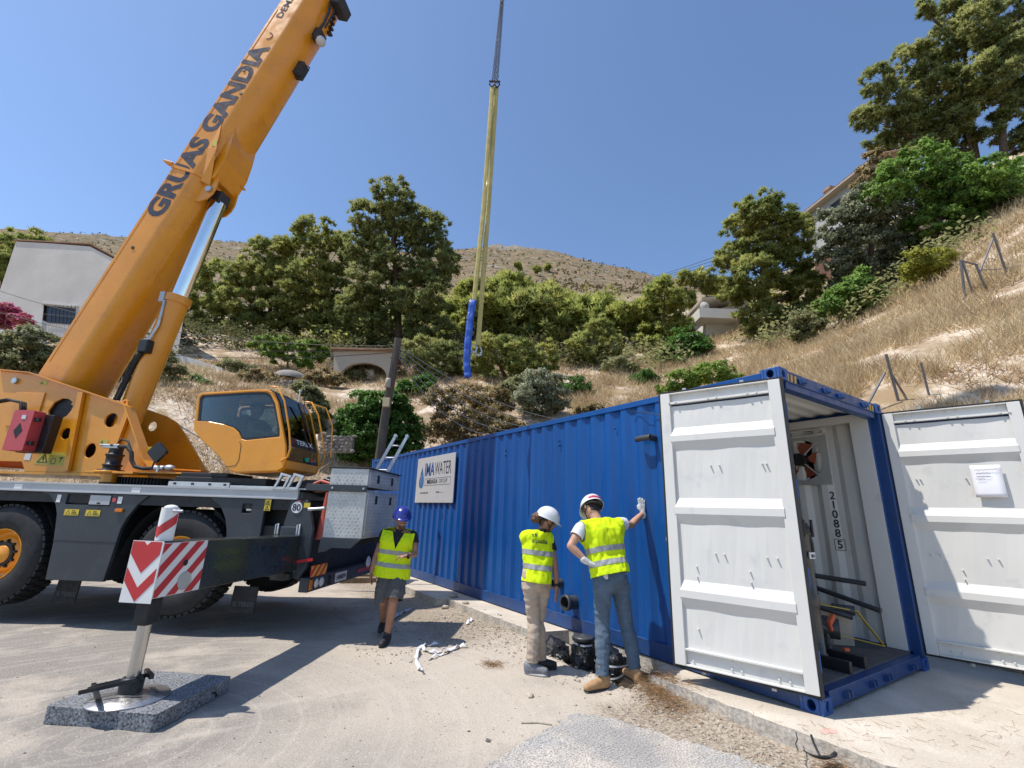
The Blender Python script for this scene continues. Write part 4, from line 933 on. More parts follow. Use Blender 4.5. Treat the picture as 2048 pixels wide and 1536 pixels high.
# jack
mb = CB(); mb.cyl((jr, jy + .02, .50), (jr, jy + .02, 1.40), .064, n=28); jk = mb.build("jack_tube", m_dark, crane)
def sleeve(z0, z1, a0, a1, r, mat, nm, zf=None):
    mb = CB(); n = 20; vs = []
    for i in range(n + 1):
        a = a0 + (a1 - a0) * i / n; t = i / n; zA, zB = (z0, z1) if zf is None else zf(t)
        for z in (zA, zB): vs.append((jr + r * math.sin(a), jy + .02 - r * math.cos(a), z))
    mb.add(vs, [(2 * i, 2 * i + 2, 2 * i + 3, 2 * i + 1) for i in range(n)], True); o = mb.build(nm, mat, jk); return o
sleeve(1.14, 1.41, -1.9, 1.9, .068, m_white, "jack_sleeve")
sleeve(0, 0, -1.0, 1.75, .0705, m_red, "chevron", lambda t: (1.165 + abs(t - .25) * .16 - .0, 1.25 + abs(t - .25) * .16))
mb = CB(); mb.sphere((jr, jy + .02, 1.405), .055, 18, 6, (1, 1, .55), True); mb.build("jack_cap", m_white, jk)
mb = CB(); mb.cyl((jr + .06, jy - .02, 1.385), (jr + .15, jy - .02, 1.385), .012, n=8); mb.build("jack_pin", m_steel, jk)
mb = CB(); mb.box(jr - .062, jr + .062, jy - .045, jy + .085, .49, .69); mb.build("jack_guide", m_dark, crane, .012)
mb = CB(); mb.cyl((jr, jy + .02, .07), (jr, jy + .02, .55), .048, n=28); mb.build("jack_rod", M("rod_steel", (0.55, 0.53, 0.49), 0.28, metal=0.85, var=0.12, vscale=9, stretch=(1, 1, .15)), crane)
fz = -.035
mb = CB(); mb.lathe([(0, .045), (.06, .045), (.10, .035), (.27, .008), (.275, -.0), (.0, -.0)], (jr, jy + .02, fz + .003), n=36); ft = mb.build("jack_foot", m_steel, crane)
mb = CB(); mb.lathe([(.08, 0), (.082, .09), (.065, .11), (.05, .11)], (jr, jy + .02, fz + .04), n=24); mb.build("foot_socket", m_black, ft)
for s in (-.07, .0, .07):
    mb = CB(); mb.beam((jr - .24, jy - .11 + s, fz + .085), (jr + .09, jy + .02 + s, fz + .15), .018, .028); mb.build("foot_bail", m_black, ft)
mb = CB(); mb.beam((jr - .30, jy - .01, fz + .085), (jr + .02, jy - .27, fz + .085), .03, .022); mb.build("foot_bail", m_black, ft)
mb = CB(); mb.beam((jr - .02, jy + .16, fz + .15), (jr + .16, jy + .02, fz + .155), .03, .03); mb.build("foot_bail", m_black, ft)
# far side outriggers (mirrored, extended away)
mb = CB(); mb.box(jx - .42, jx - .16, 1.5, W_ + 1.9, .70, 1.10); mb.build("outrigger_beam", m_grey, crane, .01)
mb = CB(); mb.cyl((jx - .29, W_ + 1.75, -.1), (jx - .29, W_ + 1.75, 1.3), .08, n=20); mb.build("jack_rod", m_steel, crane)

# ---- superstructure
NP = .70                      # near plate plane
def arc_pts(cx, cz, r, a0, a1, n=8): return [(cx + r * math.cos(math.radians(a0 + (a1 - a0) * i / n)), cz + r * math.sin(math.radians(a0 + (a1 - a0) * i / n))) for i in range(n + 1)]
near = [(-5.3, 3.46), (-4.5, 3.50), (-3.88, 3.45), (-2.80, 3.15), (-2.02, 2.93), (-1.84, 2.87), (-1.32, 2.03), (-1.22, 1.95), (-1.10, 1.92), (-.33, 1.90), (-.30, 1.84), (-3.44, 1.84), (-3.55, 1.99), (-4.3, 1.99), (-5.3, 2.2)]
blade = [(-3.36, 2.82), (-3.30, 2.96), (-3.18, 3.03), (-3.06, 3.02), (-2.97, 2.97), (-2.99, 2.93), (-2.94, 2.91), (-2.95, 2.83), (-3.0, 2.74), (-3.07, 2.70), (-3.09, 2.64), (-3.2, 2.62), (-3.31, 2.68)]
holes = [blade, circle2(-2.19, 2.68, .115, 24), circle2(-2.92, 2.45, .092, 20), circle2(-2.41, 2.19, .098, 22, .115)]
mb = CB(); mb.plate((0, NP, 0), LX, LZ, near, .03, holes); pl = mb.build("superstructure_plate", m_yel, crane, .006)
far = [(-5.3, 3.46), (-4.5, 3.50), (-3.07, 3.19), (-2.40, 3.00), (-2.15, 2.88), (-1.91, 2.64), (-1.24, 1.89), (-1.24, 1.84), (-3.44, 1.84), (-3.55, 1.99), (-5.3, 2.2)]
mb = CB(); mb.plate((0, 1.92, 0), LX, LZ, far, .03, [circle2(-2.63, 2.80, .09, 20)]); mb.build("superstructure_plate", m_yel, crane, .006)
# stiffening webs
mb = CB(); mb.beam((-2.80, NP - .045, 3.12), (-2.66, NP - .045, 1.86), .09, .05, LY); mb.build("stiffener", m_yel, pl)
mb = CB(); mb.beam((-1.88, NP - .04, 2.83), (-1.98, NP - .04, 2.05), .08, .05, LY); mb.build("stiffener", m_yel, pl)
mb = CB(); n_ = [(-1.86, 2.885), (-1.30, 2.045), (-1.20, 1.962), (-1.08, 1.932), (-.33, 1.912)]
for a, b_ in zip(n_[:-1], n_[1:]): mb.beam((a[0], NP - .075, a[1]), (b_[0], NP - .075, b_[1]), .17, .018, (0, 0, 1))
mb.build("edge_flange", m_yel, pl)
mb = CB()
for a, b_ in zip(near[1:5], near[2:6]): mb.beam((a[0], NP - .03, a[1] + .008), (b_[0], NP - .03, b_[1] + .008), .07, .016)
mb.build("edge_flange", m_yel, pl)
mb = CB(); mb.plate((0, NP - .001, 0), LX, LZ, [(-2.10, 2.95), (-1.96, 2.91), (-1.985, 3.0), (-2.03, 3.03), (-2.075, 3.01)], .03, [circle2(-2.03, 2.975, .024, 14)]); mb.build("lifting_eye", m_yel, pl)
mb = CB(); mb.cyl((-4.13, NP - .04, 3.32), (-4.13, NP + .02, 3.32), .05, n=20); mb.build("boom_pivot_pin", m_steel, pl, .008)
mb = CB(); mb.box(-4.05, -3.5, NP - .02, NP - .002, 2.55, 3.12); mb.build("cover_plate", m_yel, pl, .02)
mb = CB(); mb.cyl((-3.2, NP + .06, 2.80), (-3.2, 1.85, 2.80), .34, n=28); mb.cyl((-3.2, NP + .05, 2.80), (-3.2, NP + .09, 2.80), .42, n=28); mb.build("winch_drum", m_dark, crane)
mb = CB(); mb.box(-3.3, -2.6, NP + .25, 1.7, 1.9, 2.5); mb.build("dark_hole_backing", m_dark, crane, .02)  # dark box added behind a plate hole so its inside looks shaded
mb = CB(); mb.box(-5.3, -1.3, NP + .0, 1.92, 1.80, 1.838); mb.build("turntable_plate", m_yel, crane)
mb = CB(); mb.box(-6.6, -4.9, .45, 2.1, 1.95, 2.9); mb.build("counterweight", m_yel, crane, .03)
mb = CB(); mb.lathe([(.78, 0), (.80, .0), (.80, .11), (.78, .11)], (-1.55, 1.30, 1.68), n=64); sr = mb.build("slew_ring", m_dark, crane)
mb = CB()
for k in range(120): a = 2 * math.pi * k / 120; mb.obox((-1.55 + .81 * math.cos(a), 1.30 + .81 * math.sin(a), 1.735), V3(math.cos(a), math.sin(a), 0) * .012, V3(-math.sin(a), math.cos(a), 0) * .010, V3(0, 0, .05))
q = mb.build("gear_teeth", m_dark, sr); q["kind"] = "stuff"
mb = CB(); mb.box(-1.18, -.32, .36, NP - .032, 1.845, 1.87); mb.box(-1.95, -1.18, .30, NP - .031, 1.825, 1.855); mb.build("service_platform", m_yel, crane, .004)
# slew motor with hoses
mb = CB(); mb.lathe([(.16, 0), (.165, .02), (.11, .025), (.105, .07), (.12, .075), (.12, .10), (.095, .105), (.10, .22), (.115, .225), (.115, .25), (.085, .26), (.085, .36), (.10, .365), (.10, .39), (.05, .40), (.0, .40)], (-1.66, .42, 1.86), n=22); sm_ = mb.build("slew_motor", m_black, crane)
mb = CB(); mb.lathe([(.17, -.01), (.19, 0), (.19, .025), (.17, .03)], (-1.66, .42, 1.835), n=22); mb.cyl((-1.66, .42, 1.70), (-1.66, .42, 1.84), .10, n=16); mb.build("motor_flange", m_yel, sm_)
for z, dx in ((2.235, -.20), (2.205, -.14)): mb = CB(); mb.cyl((-1.66 + dx, .34, z), (-1.55, .34, z), .018, n=8); mb.build("hose_fitting", m_steel, sm_)
mb = CB(); mb.tube([(-1.55, .34, 2.22), (-1.40, .33, 2.215), (-1.31, .33, 2.13), (-1.28, .33, 2.02), (-1.20, .33, 1.93), (-1.05, .33, 1.905), (-.88, .33, 1.92)], .028, 10); mb.build("hydraulic_hose", m_rubber, sm_)
mb = CB(); mb.tube([(-1.60, .36, 2.28), (-1.55, .36, 2.33), (-1.43, .35, 2.30), (-1.33, .34, 2.15), (-1.29, .34, 2.0)], .014, 8); mb.build("hydraulic_hose", m_rubber, sm_)
mb = CB(); mb.cyl((-.88, .33, 1.92), (-.74, .33, 1.92), .035, n=12); mb.sphere((-.68, .36, 1.93), .06, 12, 8, (1.4, 1, .7)); mb.cyl((-.80, .30, 1.86), (-.80, .30, 1.95), .02, n=8); mb.build("valve_block", m_alu, sm_)
# round-cornered mirror
mc = V3(-.70, .10, 2.125); ex, ez = unit((math.cos(.72), 0, -math.sin(.72))), unit((math.sin(.72), 0, math.cos(.72)))
mb = CB(); mb.plate(mc, ex, ez, [(x - .11, y - .105) for x, y in rrect(0, .22, 0, .21, .03)], .05); mir = mb.build("mirror", m_black, crane, .01)
mb = CB(); mb.cyl((-.74, .13, 1.88), (-.70, .13, 2.12), .012, n=8); mb.build("mirror_stalk", m_black, mir)
# labels on the near plate
mb = CB(); mb.plate((0, NP - .004, 0), LX, LZ, [(-3.32, 1.96), (-2.76, 1.94), (-2.70, 2.14), (-3.25, 2.16)], .003); wl_ = mb.build("warning_label", m_lblg, pl)
mb = CB(); mb.plate((-3.28, NP - .0065, 1.985), LX, LZ, [(0, 0), (.19, 0), (.115, .15)], .001, [[(.022, .012), (.165, .012), (.110, .118)]]); mb.box(-3.185, -3.17, NP - .0085, NP - .0045, 2.02, 2.075); mb.build("warning_triangle", m_ink, wl_)
mb = CB(); mb.lathe([(.04, 0), (.048, 0)], (-2.99, NP - .0075, 2.01), (0, 1, 0), 20); mb.plate((-2.90, NP - .0065, 1.99), LX, LZ, [(.02, 0), (.03, 0), (.045, .06), (.07, .075), (.06, .09), (.0, .075), (.0, .065), (.03, .06)], .001); mb.build("warning_pictogram", m_ink, wl_)
for x, z in ((-3.68, 3.26), (-2.28, 2.30), (-1.50, 2.20)):
    mb = CB(); mb.plate((x, NP - .004, z), LX, LZ, [(0, 0), (.14, 0), (.155, .07), (.015, .07)], .003); lb = mb.build("warning_label", m_lblg, pl)
    mb = CB(); mb.plate((x + .02, NP - .0065, z + .01), LX, LZ, [(0, 0), (.05, 0), (.028, .045)], .001, [[(.011, .006), (.039, .006), (.027, .031)]]); mb.build("warning_triangle", m_ink, lb)
mb = CB(); mb.cyl((-1.32, NP - .008, 2.235), (-1.32, NP - .003, 2.235), .034, n=18); mb.build("blue_label", M("label_blue", (0.02, 0.08, 0.35), .5), pl)
mb = CB(); mb.box(-3.52, -3.41, NP - .006, NP - .002, 2.02, 2.12); mb.build("info_label", m_white, pl)
# red extinguisher locker hung on the plate
mb = CB(); mb.plate((0, .28, 0), LX, LZ, rrect(-3.41, -3.06, 2.12, 2.74, .03), .17); fb = mb.build("extinguisher_box", m_redp, crane, .015)
mb = CB(); mb.plate((0, .45, 0), LX, LZ, [(-3.40, 2.11), (-2.93, 2.11), (-2.91, 2.70), (-3.40, 2.73)], .14); mb.build("box_back", m_black, fb, .01)
mb = CB(); mb.plate((-3.24, .277, 2.42), LX, LZ, [(-.075, 0), (0, -.12), (.075, 0), (0, .12)], .003); mb.build("diamond_label", m_dark, fb)
mb = CB(); mb.box(-3.24, -3.17, .272, .28, 2.60, 2.66); mb.build("box_window", m_lens, fb)
for z in (2.24, 2.60): mb = CB(); mb.box(-3.07, -2.99, .31, .36, z - .03, z + .03); mb.build("box_latch", m_black, fb, .006)
for k in range(3): mb = CB(); mb.tube([(-4.2, .40 + .03 * k, 2.86), (-3.75, .38 + .03 * k, 2.93), (-3.48, .38 + .03 * k, 2.88), (-3.42, .38 + .03 * k, 2.70), (-3.40, .40 + .03 * k, 2.5)], .022, 8); mb.build("hydraulic_hose", m_rubber, crane)

# ---- operator cab (tilted back a little)
tilt = math.radians(3.2)
def cb(x, z): dx, dz = x - .5, z - 1.88; return (.5 + dx * math.cos(tilt) - dz * math.sin(tilt) * .2, 1.88 + dz + dx * math.sin(tilt))
CY0, CY1 = .0, .88
out = [(-.14, 2.56), (-.175, 2.93), (-.13, 3.00), (.60, 3.01), (.88, 3.00), (.97, 2.95), (1.06, 2.80), (1.20, 2.40), (1.27, 2.20), (1.30, 2.0), (1.28, 1.90), (1.20, 1.86), (.62, 1.86), (.50, 1.90), (.36, 2.06), (-.02, 2.36), (-.12, 2.46)]
win = [(-.09, 2.59), (-.13, 2.93), (-.10, 2.965), (.60, 2.975), (.86, 2.965), (.93, 2.92), (1.02, 2.78), (1.145, 2.42), (1.16, 2.32), (.68, 2.29), (.62, 2.31), (.56, 2.40), (.48, 2.465), (.30, 2.53), (.1, 2.575)]
out = [cb(*q) for q in out]; win = [cb(*q) for q in win]
mb = CB(); mb.plate((0, CY0, 0), LX, LZ, out, .045, [win]); cab = mb.build("cab", m_yel, crane, .012, seg=3)
mb = CB(); mb.plate((0, CY1, 0), LX, LZ, out, .045, [win]); mb.build("cab_side", m_yel, cab, .012)
g_cab = glass_mat("cab_glass", (0.58, 0.66, 0.70), 0.0)
for y in (CY0 + .012, CY1 - .02):
    mb = CB(); mb.plate((0, y, 0), LX, LZ, win, .006); mb.build("side_window", g_cab, cab)
    # black ceramic band round the pane
    cxx = sum(q[0] for q in win) / len(win); czz = sum(q[1] for q in win) / len(win)
    inn = [(cxx + (q[0] - cxx) * .95, czz + (q[1] - czz) * .90) for q in win]
    mb = CB(); mb.plate((0, y - .002, 0), LX, LZ, win, .003, [inn]); mb.build("window_seal", m_black, cab)
mb = CB(); mb.box(.42, .455, CY0 + .022, CY0 + .03, 2.48, 2.93); mb.build("window_divider", m_black, cab)
mb = CB(); mb.box(-.08, .62, CY0 + .02, CY0 + .024, 2.90, 2.955); mb.build("sun_band", m_black, cab)
# shell strips between the two cab sides: roof, back, floor, front pillars
def strip(a, b_, mat, nm, y0=CY0 + .046, y1=CY1 - .046, par=cab):
    mb = CB(); mb.beam((a[0], y0, a[1]), (a[0], y0, a[1] + .0001), .001, .001) if False else None
    d = np.array((b_[0] - a[0], 0, b_[1] - a[1])); nrm = unit(np.cross(d, LY)) * .012
    m2 = CB(); c = np.array(((a[0] + b_[0]) / 2, (y0 + y1) / 2, (a[1] + b_[1]) / 2)); m2.obox(c, d / 2, LY * (y1 - y0) / 2, nrm); return m2.build(nm, mat, par)
for i, (a, b_) in enumerate(zip(out, out[1:] + out[:1])):
    if i in (0, 1): strip(a, b_, m_yel, "cab_back")
    elif i in (2, 3): strip(a, b_, m_yel, "cab_roof")
    elif i in (9, 10, 11, 12, 13, 14, 15, 16): strip(a, b_, m_yel if i != 9 else m_yel, "cab_floor")
gw = glass_mat("windscreen_glass", (0.42, 0.50, 0.52), 0.05)
for i in (4, 5, 6, 7, 8): strip(out[i], out[i + 1], gw, "windscreen")
a, b_ = out[7], out[8]; strip((a[0] + .004, a[1] - .02), (b_[0] + .004, b_[1]), m_black, "front_band", CY0 + .05, CY1 - .05)
mb = CB(); q = out[8]; text_on(mb, "TEREX", (q[0] + .004, .25, q[1] + .05), LY, unit((-.07, 0, .2)), .10, .002, width=.45); mb.build("lettering", m_white, cab)
mb = CB(); mb.box(out[8][0] - .02, out[8][0] + .012, .10, .20, out[8][1] + .03, out[8][1] + .12); mb.build("brand_emblem", M("emblem_dark", (0.10, 0.02, 0.02), .5), cab)
fx_ = out[9][0]
for y, c in ((.50, (0.02, 0.40, 0.20)), (.60, (0.38, 0.04, 0.03))):
    mb = CB(); mb.cyl((fx_ + .0, y, 2.10), (fx_ + .035, y, 2.10), .033, n=16); mb.build("status_lamp", M("lamp_%d" % int(y * 100), c, .25, var=0), cab)
# external guard rails on the windscreen
for y in (CY0 - .03, CY1 + .02):
    pth = [(.90, y + .02, 3.06), (1.02, y, 3.05), (1.16, y, 2.85), (1.30, y, 2.45), (1.36, y, 2.20), (1.34, y, 2.08), (1.24, y + .02, 2.03)]
    mb = CB(); mb.tube(pth, .013, 10); mb.build("guard_rail", m_yel, cab)
mb = CB(); mb.tube([(1.0, CY1 + .02, 3.03), (1.22, CY1 + .12, 2.98), (1.36, CY1 + .14, 2.7), (1.42, CY1 + .12, 2.2)], .010, 8); mb.build("guard_rail", m_yel, cab)
for s in ((1.10, 2.92, 1.16, 2.50), (1.24, 2.52, 1.22, 2.25)): mb = CB(); mb.beam((s[0], .40, s[1]), (s[2] + .05, .62, s[3]), .02, .02); mb.build("wiper", m_black, cab)
mb = CB(); mb.cyl((.86, .80, 3.03), (.86, .80, 3.22), .012, n=8); mb.cyl((.86, .80, 3.20), (.86, .80, 3.23), .02, n=8); mb.build("antenna", m_alu, cab)
# door outline, seat, console
seam = [cb(*q) for q in ((.60, 2.27), (.63, 2.22), (.635, 2.02), (.60, 1.95), (.46, 1.94))]
mb = CB(); mb.tube([(q[0], CY0 - .001, q[1]) for q in seam], .004, 5); mb.build("door_seam", m_dark, cab)
mb = CB(); mb.box(.20, .62, .24, .66, 2.12, 2.26); mb.beam((.20, .45, 2.2), (.10, .45, 2.72), .40, .10, LX); mb.build("seat", M("seat_dark", (0.02, 0.022, 0.028), .8), cab, .03)
mb = CB(); mb.beam((.98, .45, 2.0), (1.02, .45, 2.50), .3, .07, LX); mb.box(.92, 1.06, .28, .62, 2.46, 2.56); mb.box(.25, .7, .10, .2, 2.24, 2.36); mb.build("console", m_black, cab, .01)
mb = CB(); mb.box(-.35, 1.0, .12, .80, 1.70, 1.80); mb.box(-.30, .40, .15, .70, 1.80, 1.86); mb.build("cab_support", m_dark, crane, .01)
mb = CB(); mb.plate((0, .55, 0), LX, LZ, [(-.46, 2.56), (-.30, 2.74), (-.16, 2.76), (-.16, 2.40), (-.30, 2.30)], .04, [circle2(-.26, 2.62, .03, 14)]); mb.build("cab_bracket", m_yel, crane, .004)

# ---- boom (section coordinates: y across, t below the top edge)
bd = unit((.3475, 0, 1.0)); bt = V3(bd[2], 0, -bd[0])          # along the boom, and towards its underside
B0 = V3(-3.54, 0, 4.89)                                        # point on the top edge
def bp(s, y, t): return B0 + bd * s + bt * t + LY * y
def section(y0, y1, h, side, n=18):
    w2 = (y1 - y0) / 2; yc = (y0 + y1) / 2; P = [(y0, .035), (y0, side)]
    for i in range(1, n): a = math.pi * i / n; P.append((yc - w2 * math.cos(a), side + (h - side) * math.sin(a) ** .8))
    P += [(y1, side), (y1, .035), (y1 - .035, 0), (y0 + .035, 0)]; return P
def loft(s0, s1, sec, mat, nm, par, n=1, sec1=None):
    mb = CB(); k = len(sec); vs = []; sec1 = sec1 or sec
    for i in range(n + 1):
        f = i / n
        for (ya, ta), (yb, tb) in zip(sec, sec1): vs.append(bp(s0 + (s1 - s0) * f, ya + (yb - ya) * f, ta + (tb - ta) * f))
    fs = [(i * k + j, i * k + (j + 1) % k, (i + 1) * k + (j + 1) % k, (i + 1) * k + j) for i in range(n) for j in range(k)]
    fs += [tuple(range(k))[::-1], tuple(range(n * k, n * k + k))]
    a, b_, c = (np.array(vs[i]) for i in fs[0][:3]); cen = np.mean(vs, 0)
    if np.cross(b_ - a, c - b_) @ (a - cen) < 0: fs = [f[::-1] for f in fs]
    mb.add(vs, fs, True); o = mb.build(nm, mat, par); o.data.set_sharp_from_angle(angle=math.radians(24)); return o
SEC = section(.87, 1.73, .755, .48)
boom = loft(-2.3, 8.25, SEC, m_yel, "boom", crane, 1)
loft(8.26, 13.2, section(.93, 1.67, .70, .44), m_yel, "boom_section", boom)
loft(13.2, 18.0, section(.98, 1.62, .62, .40), m_yel, "boom_section", boom)
loft(18.0, 21.8, section(1.02, 1.58, .54, .34), m_yel, "boom_section", boom)
mb = CB(); mb.obox(bp(21.9, 1.3, .25), bd * .35, LY * .22, bt * .35); mb.cyl(bp(22.1, 1.12, .45), bp(22.1, 1.48, .45), .22, n=20); mb.build("boom_head", m_yel, boom, .02)
SEC2 = section(.855, 1.745, .79, .49); SEC2 = [(y, t - .015) for y, t in SEC2]
loft(8.0, 8.2, SEC2, m_yel, "boom_collar", boom)
m_grim = M("grime_dark", (0.03, 0.03, 0.035), .6)
for k in range(7): mb = CB(); mb.obox(bp(8.25 - .1 * k, 1.30 + .05 * k, .775 - .005 * k), bd * .025, LY * .05, bt * .05); mb.build("slide_pad", m_grim, boom)
# seams, collar with ears round the lift-cylinder mount
mb = CB(); mb.tube([bp(s, .868, .09) for s in (-1.2, 3, 7.2)], .004, 4); mb.build("weld_seam", m_yel, boom)
SEC3 = [(y + (.018 if y > 1.3 else -.018), t + (.03 if t > .2 else -.02)) for y, t in SEC]
loft(2.97, 3.03, SEC3, m_yel, "boom_stiffener", boom); 
lug = [(2.45, .60), (3.10, .60), (3.50, .70), (3.10, .93), (2.90, .985), (2.75, .985), (2.62, .93), (2.52, .78)]
for y in (1.02, 1.55):
    mb = CB(); P_ = [bp(s, 0, t) for s, t in lug]; vs = [p + LY * y for p in P_] + [p + LY * (y + .03) for p in P_]; k = len(lug)
    fs = [tuple(range(k)), tuple(range(k, 2 * k))[::-1]] + [(i, k + i, k + (i + 1) % k, (i + 1) % k) for i in range(k)]
    nn = np.cross(np.array(vs[1]) - vs[0], np.array(vs[2]) - vs[1]);
    if nn[1] > 0: fs = [f[::-1] for f in fs]
    mb.add(vs, fs); mb.build("cylinder_lug", m_yel, boom, .005)
# lower box of the mount closing the belly between the lugs
mb = CB(); P_ = [(2.95, .68), (4.25, .68), (3.9, .79), (3.5, .88), (3.08, .87)]; k = len(P_); vs = [bp(s, y, t) for y in (.97, 1.62) for s, t in P_]
fs = [tuple(range(k)), tuple(range(k, 2 * k))[::-1]] + [(i, k + i, k + (i + 1) % k, (i + 1) % k) for i in range(k)]; mb.add(vs, fs); bx_ = mb.build("mount_box", m_yel, boom)
mb = CB(); P_ = [(2.72, .50), (3.55, .49), (4.45, .36), (3.62, .18), (3.35, .30)]
P_ = [(2.65, .98, .84), (3.55, .58, .80), (4.55, .40, .868), (3.62, .34, .80)]
vs = [bp(3.60, .84, .72), bp(4.20, .867, .46), bp(3.58, .866, .50), bp(2.90, 1.0, .86), bp(2.90, .93, .70)]
mb.add(vs, [(0, 1, 2), (0, 2, 4, 3), (0, 3, 1)]); mb.build("gusset", m_yel, boom)
mb = CB(); mb.plate(bp(3.64, .842, .66), bd, -bt, [(0, -.02), (.16, .03), (.17, .09), (.0, .10)], .006); mb.build("warning_label", m_lblg, boom)
mb = CB(); mb.cyl(bp(2.82, .98, .88), bp(2.82, 1.06, .88), .06, n=20); mb.build("mount_pin", m_steel, boom, .008)
for s, t in ((3.05, -.10), (3.35, .84)): mb = CB(); mb.obox(bp(s, .9 if t < 0 else 1.6, t), bd * .018, LY * .07, bt * (.11 if t < 0 else .06)); mb.build("rope_guide", m_yel, boom, .004)
for s, y, t in ((1.2, .868, .28), (4.95, .868, .47), (5.5, .868, .22)): mb = CB(); mb.cyl(bp(s, y - .012, t), bp(s, y + .01, t), .03, n=14); mb.build("boom_plug", m_grim, boom)
# lettering on the flat of the boom
mb = CB(); text_on(mb, "GRUAS GANDIA", bp(1.90, .8655, .445), bd, -bt, .54, .024, width=4.32); mb.build("lettering", m_letter, boom)
mb = CB(); text_on(mb, "DEMAG", bp(7.0, .8655, .30), bd, -bt, .21, .003, width=.85); mb.build("lettering", m_letter, boom)
mb = CB(); mb.tube([bp(6.48 + .085 * math.cos(a), .866, .27 + .085 * math.sin(a)) for a in np.linspace(-.3, 3.3, 16)], .006, 5); mb.build("ring_mark", m_letter, boom)
# winch rope along the top of the boom
mb = CB(); mb.tube([bp(-2.6, 1.0, -.02), bp(.5, 1.02, -.13), bp(3.05, 1.02, -.14), bp(7.4, 1.05, -.03), bp(22, 1.2, -.05)], .011, 8); mb.build("hoist_rope", m_black, boom)
# lamp and rope reel near the collar
mb = CB(); mb.obox(bp(7.25, 1.35, .80), bd * .10, LY * .12, bt * .10); mb.cyl(bp(7.15, 1.30, .82), bp(7.10, 1.30, .95), .09, .12, 18); mb.cyl(bp(7.1, 1.3, .95), bp(7.09, 1.3, .97), .12, n=18); mb.build("boom_lamp", m_grim, boom)
mb = CB(); mb.sphere(bp(7.08, 1.30, .98), .11, 14, 8); mb.build("lamp_lens", m_lens, boom)
mb = CB(); mb.obox(bp(6.30, 1.40, .80), bd * .16, LY * .10, bt * .10); mb.build("rope_keeper", m_grim, boom)
mb = CB(); mb.tube([bp(6.48, 1.4, .80), bp(6.44, 1.4, .98), bp(6.2, 1.4, 1.0), bp(6.1, 1.4, .82)], .012, 6); mb.build("rope_keeper_loop", m_black, boom)
mb = CB(); mb.tube([bp(8.1, 1.2, .76), bp(7.8, 1.2, .88), bp(7.5, 1.25, .87), bp(7.3, 1.3, .78)], .03, 8); mb.tube([bp(8.2, 1.3, .76), bp(7.85, 1.25, .94), bp(7.45, 1.3, .90)], .02, 8); mb.build("boom_cable", m_grim, boom)
mb = CB(); mb.obox(bp(8.15, 1.35, .92), bd * .12, LY * .22, bt * .12); mb.build("boom_end_box", m_grim, boom, .02)
# lift cylinder
c0, c1 = V3(-2.47, 1.30, 3.0), bp(2.82, 1.30, .88); cd_ = unit(c1 - c0); Lc = np.linalg.norm(c1 - c0)
mb = CB(); mb.cyl(c0 - cd_ * .6, c0 + cd_ * 2.10, .19, n=32); mb.cyl(c0 + cd_ * 2.02, c0 + cd_ * 2.16, .215, n=32); lc = mb.build("lift_cylinder", m_yel, crane)
mb = CB(); mb.cyl(c0 + cd_ * 2.16, c1 - cd_ * .10, .145, n=36); mb.build("piston_rod", m_chrome, lc)
mb = CB(); mb.obox(c1 - cd_ * .02, cd_ * .13, LY * .13, unit(np.cross(cd_, LY)) * .12); mb.build("rod_eye", m_grim, lc, .02)
for k in range(2): mb = CB(); mb.tube([c0 + V3(-.16 + .05 * k, -.22, .1), c0 + cd_ * .75 + V3(-.20 + .04 * k, -.16, 0), c0 + cd_ * 1.05 + V3(-.02 + .02 * k, -.24, 0)], .032, 8); mb.build("hydraulic_hose", m_rubber, lc)
mb = CB(); mb.obox(c0 + cd_ * 1.08 + V3(.0, -.24, 0), V3(.09, 0, 0), V3(0, .07, 0), V3(0, 0, .12)); mb.build("holding_valve", m_black, lc, .02)
mb = CB(); mb.tube([c0 + cd_ * 1.15 + V3(.0, -.24, 0), c0 + cd_ * 1.5 + V3(.05, -.22, 0), c0 + cd_ * 2.0 + V3(-.05, -.2, 0)], .024, 8); mb.build("steel_line", m_steel, lc)
mb = CB(); mb.obox(c0 + cd_ * 2.08 + V3(-.14, -.16, 0), V3(.05, 0, 0), V3(0, .05, 0), V3(0, 0, .10)); mb.build("sensor_box", m_lt, lc, .008)

# ---- ground pad under the jack
pc = cw((jx, jy + .02, 0)); m_pad = M("recycled_pad", (0.16, 0.17, 0.185), 0.8, var=0.2, vscale=8, fine=0.85, fscale=60, bump=.004, bscale=70)
def pad_pt(px, py): return on_z(px, py, G0 + .012)
pa, pb_, pd = on_z(82, 1447, G0), on_z(304, 1466, G0), on_z(412, 1378, G0)
e1 = pb_ - pa; e2 = pd - pb_; pm = pa + e1 / 2 + e2 / 2
mb = MB(); mb.plate(pa + V3(0, 0, .115), unit(e1), unit(e2 - unit(e1) * (e2 @ unit(e1))), rrect(0, np.linalg.norm(e1), 0, np.linalg.norm(e2 - unit(e1) * (e2 @ unit(e1))), .025), .115)
pad = mb.build("outrigger_pad", m_pad, None, .008, org=(pm[0], pm[1], G0), loc=(pm[0], pm[1], G0)); tag(pad, "speckled grey composite pad under the crane outrigger jack", "pad")
mb = MB(); q = pad_pt(412, 1400); mb.tube([q + V3(-.02, 0, .06), q + V3(.06, .0, .045), q + V3(.08, .03, .01), q + V3(.02, .05, .0), q + V3(-.03, .05, .05)], .008, 6); mb.build("rope_handle", m_black, pad, org=(pm[0], pm[1], G0))

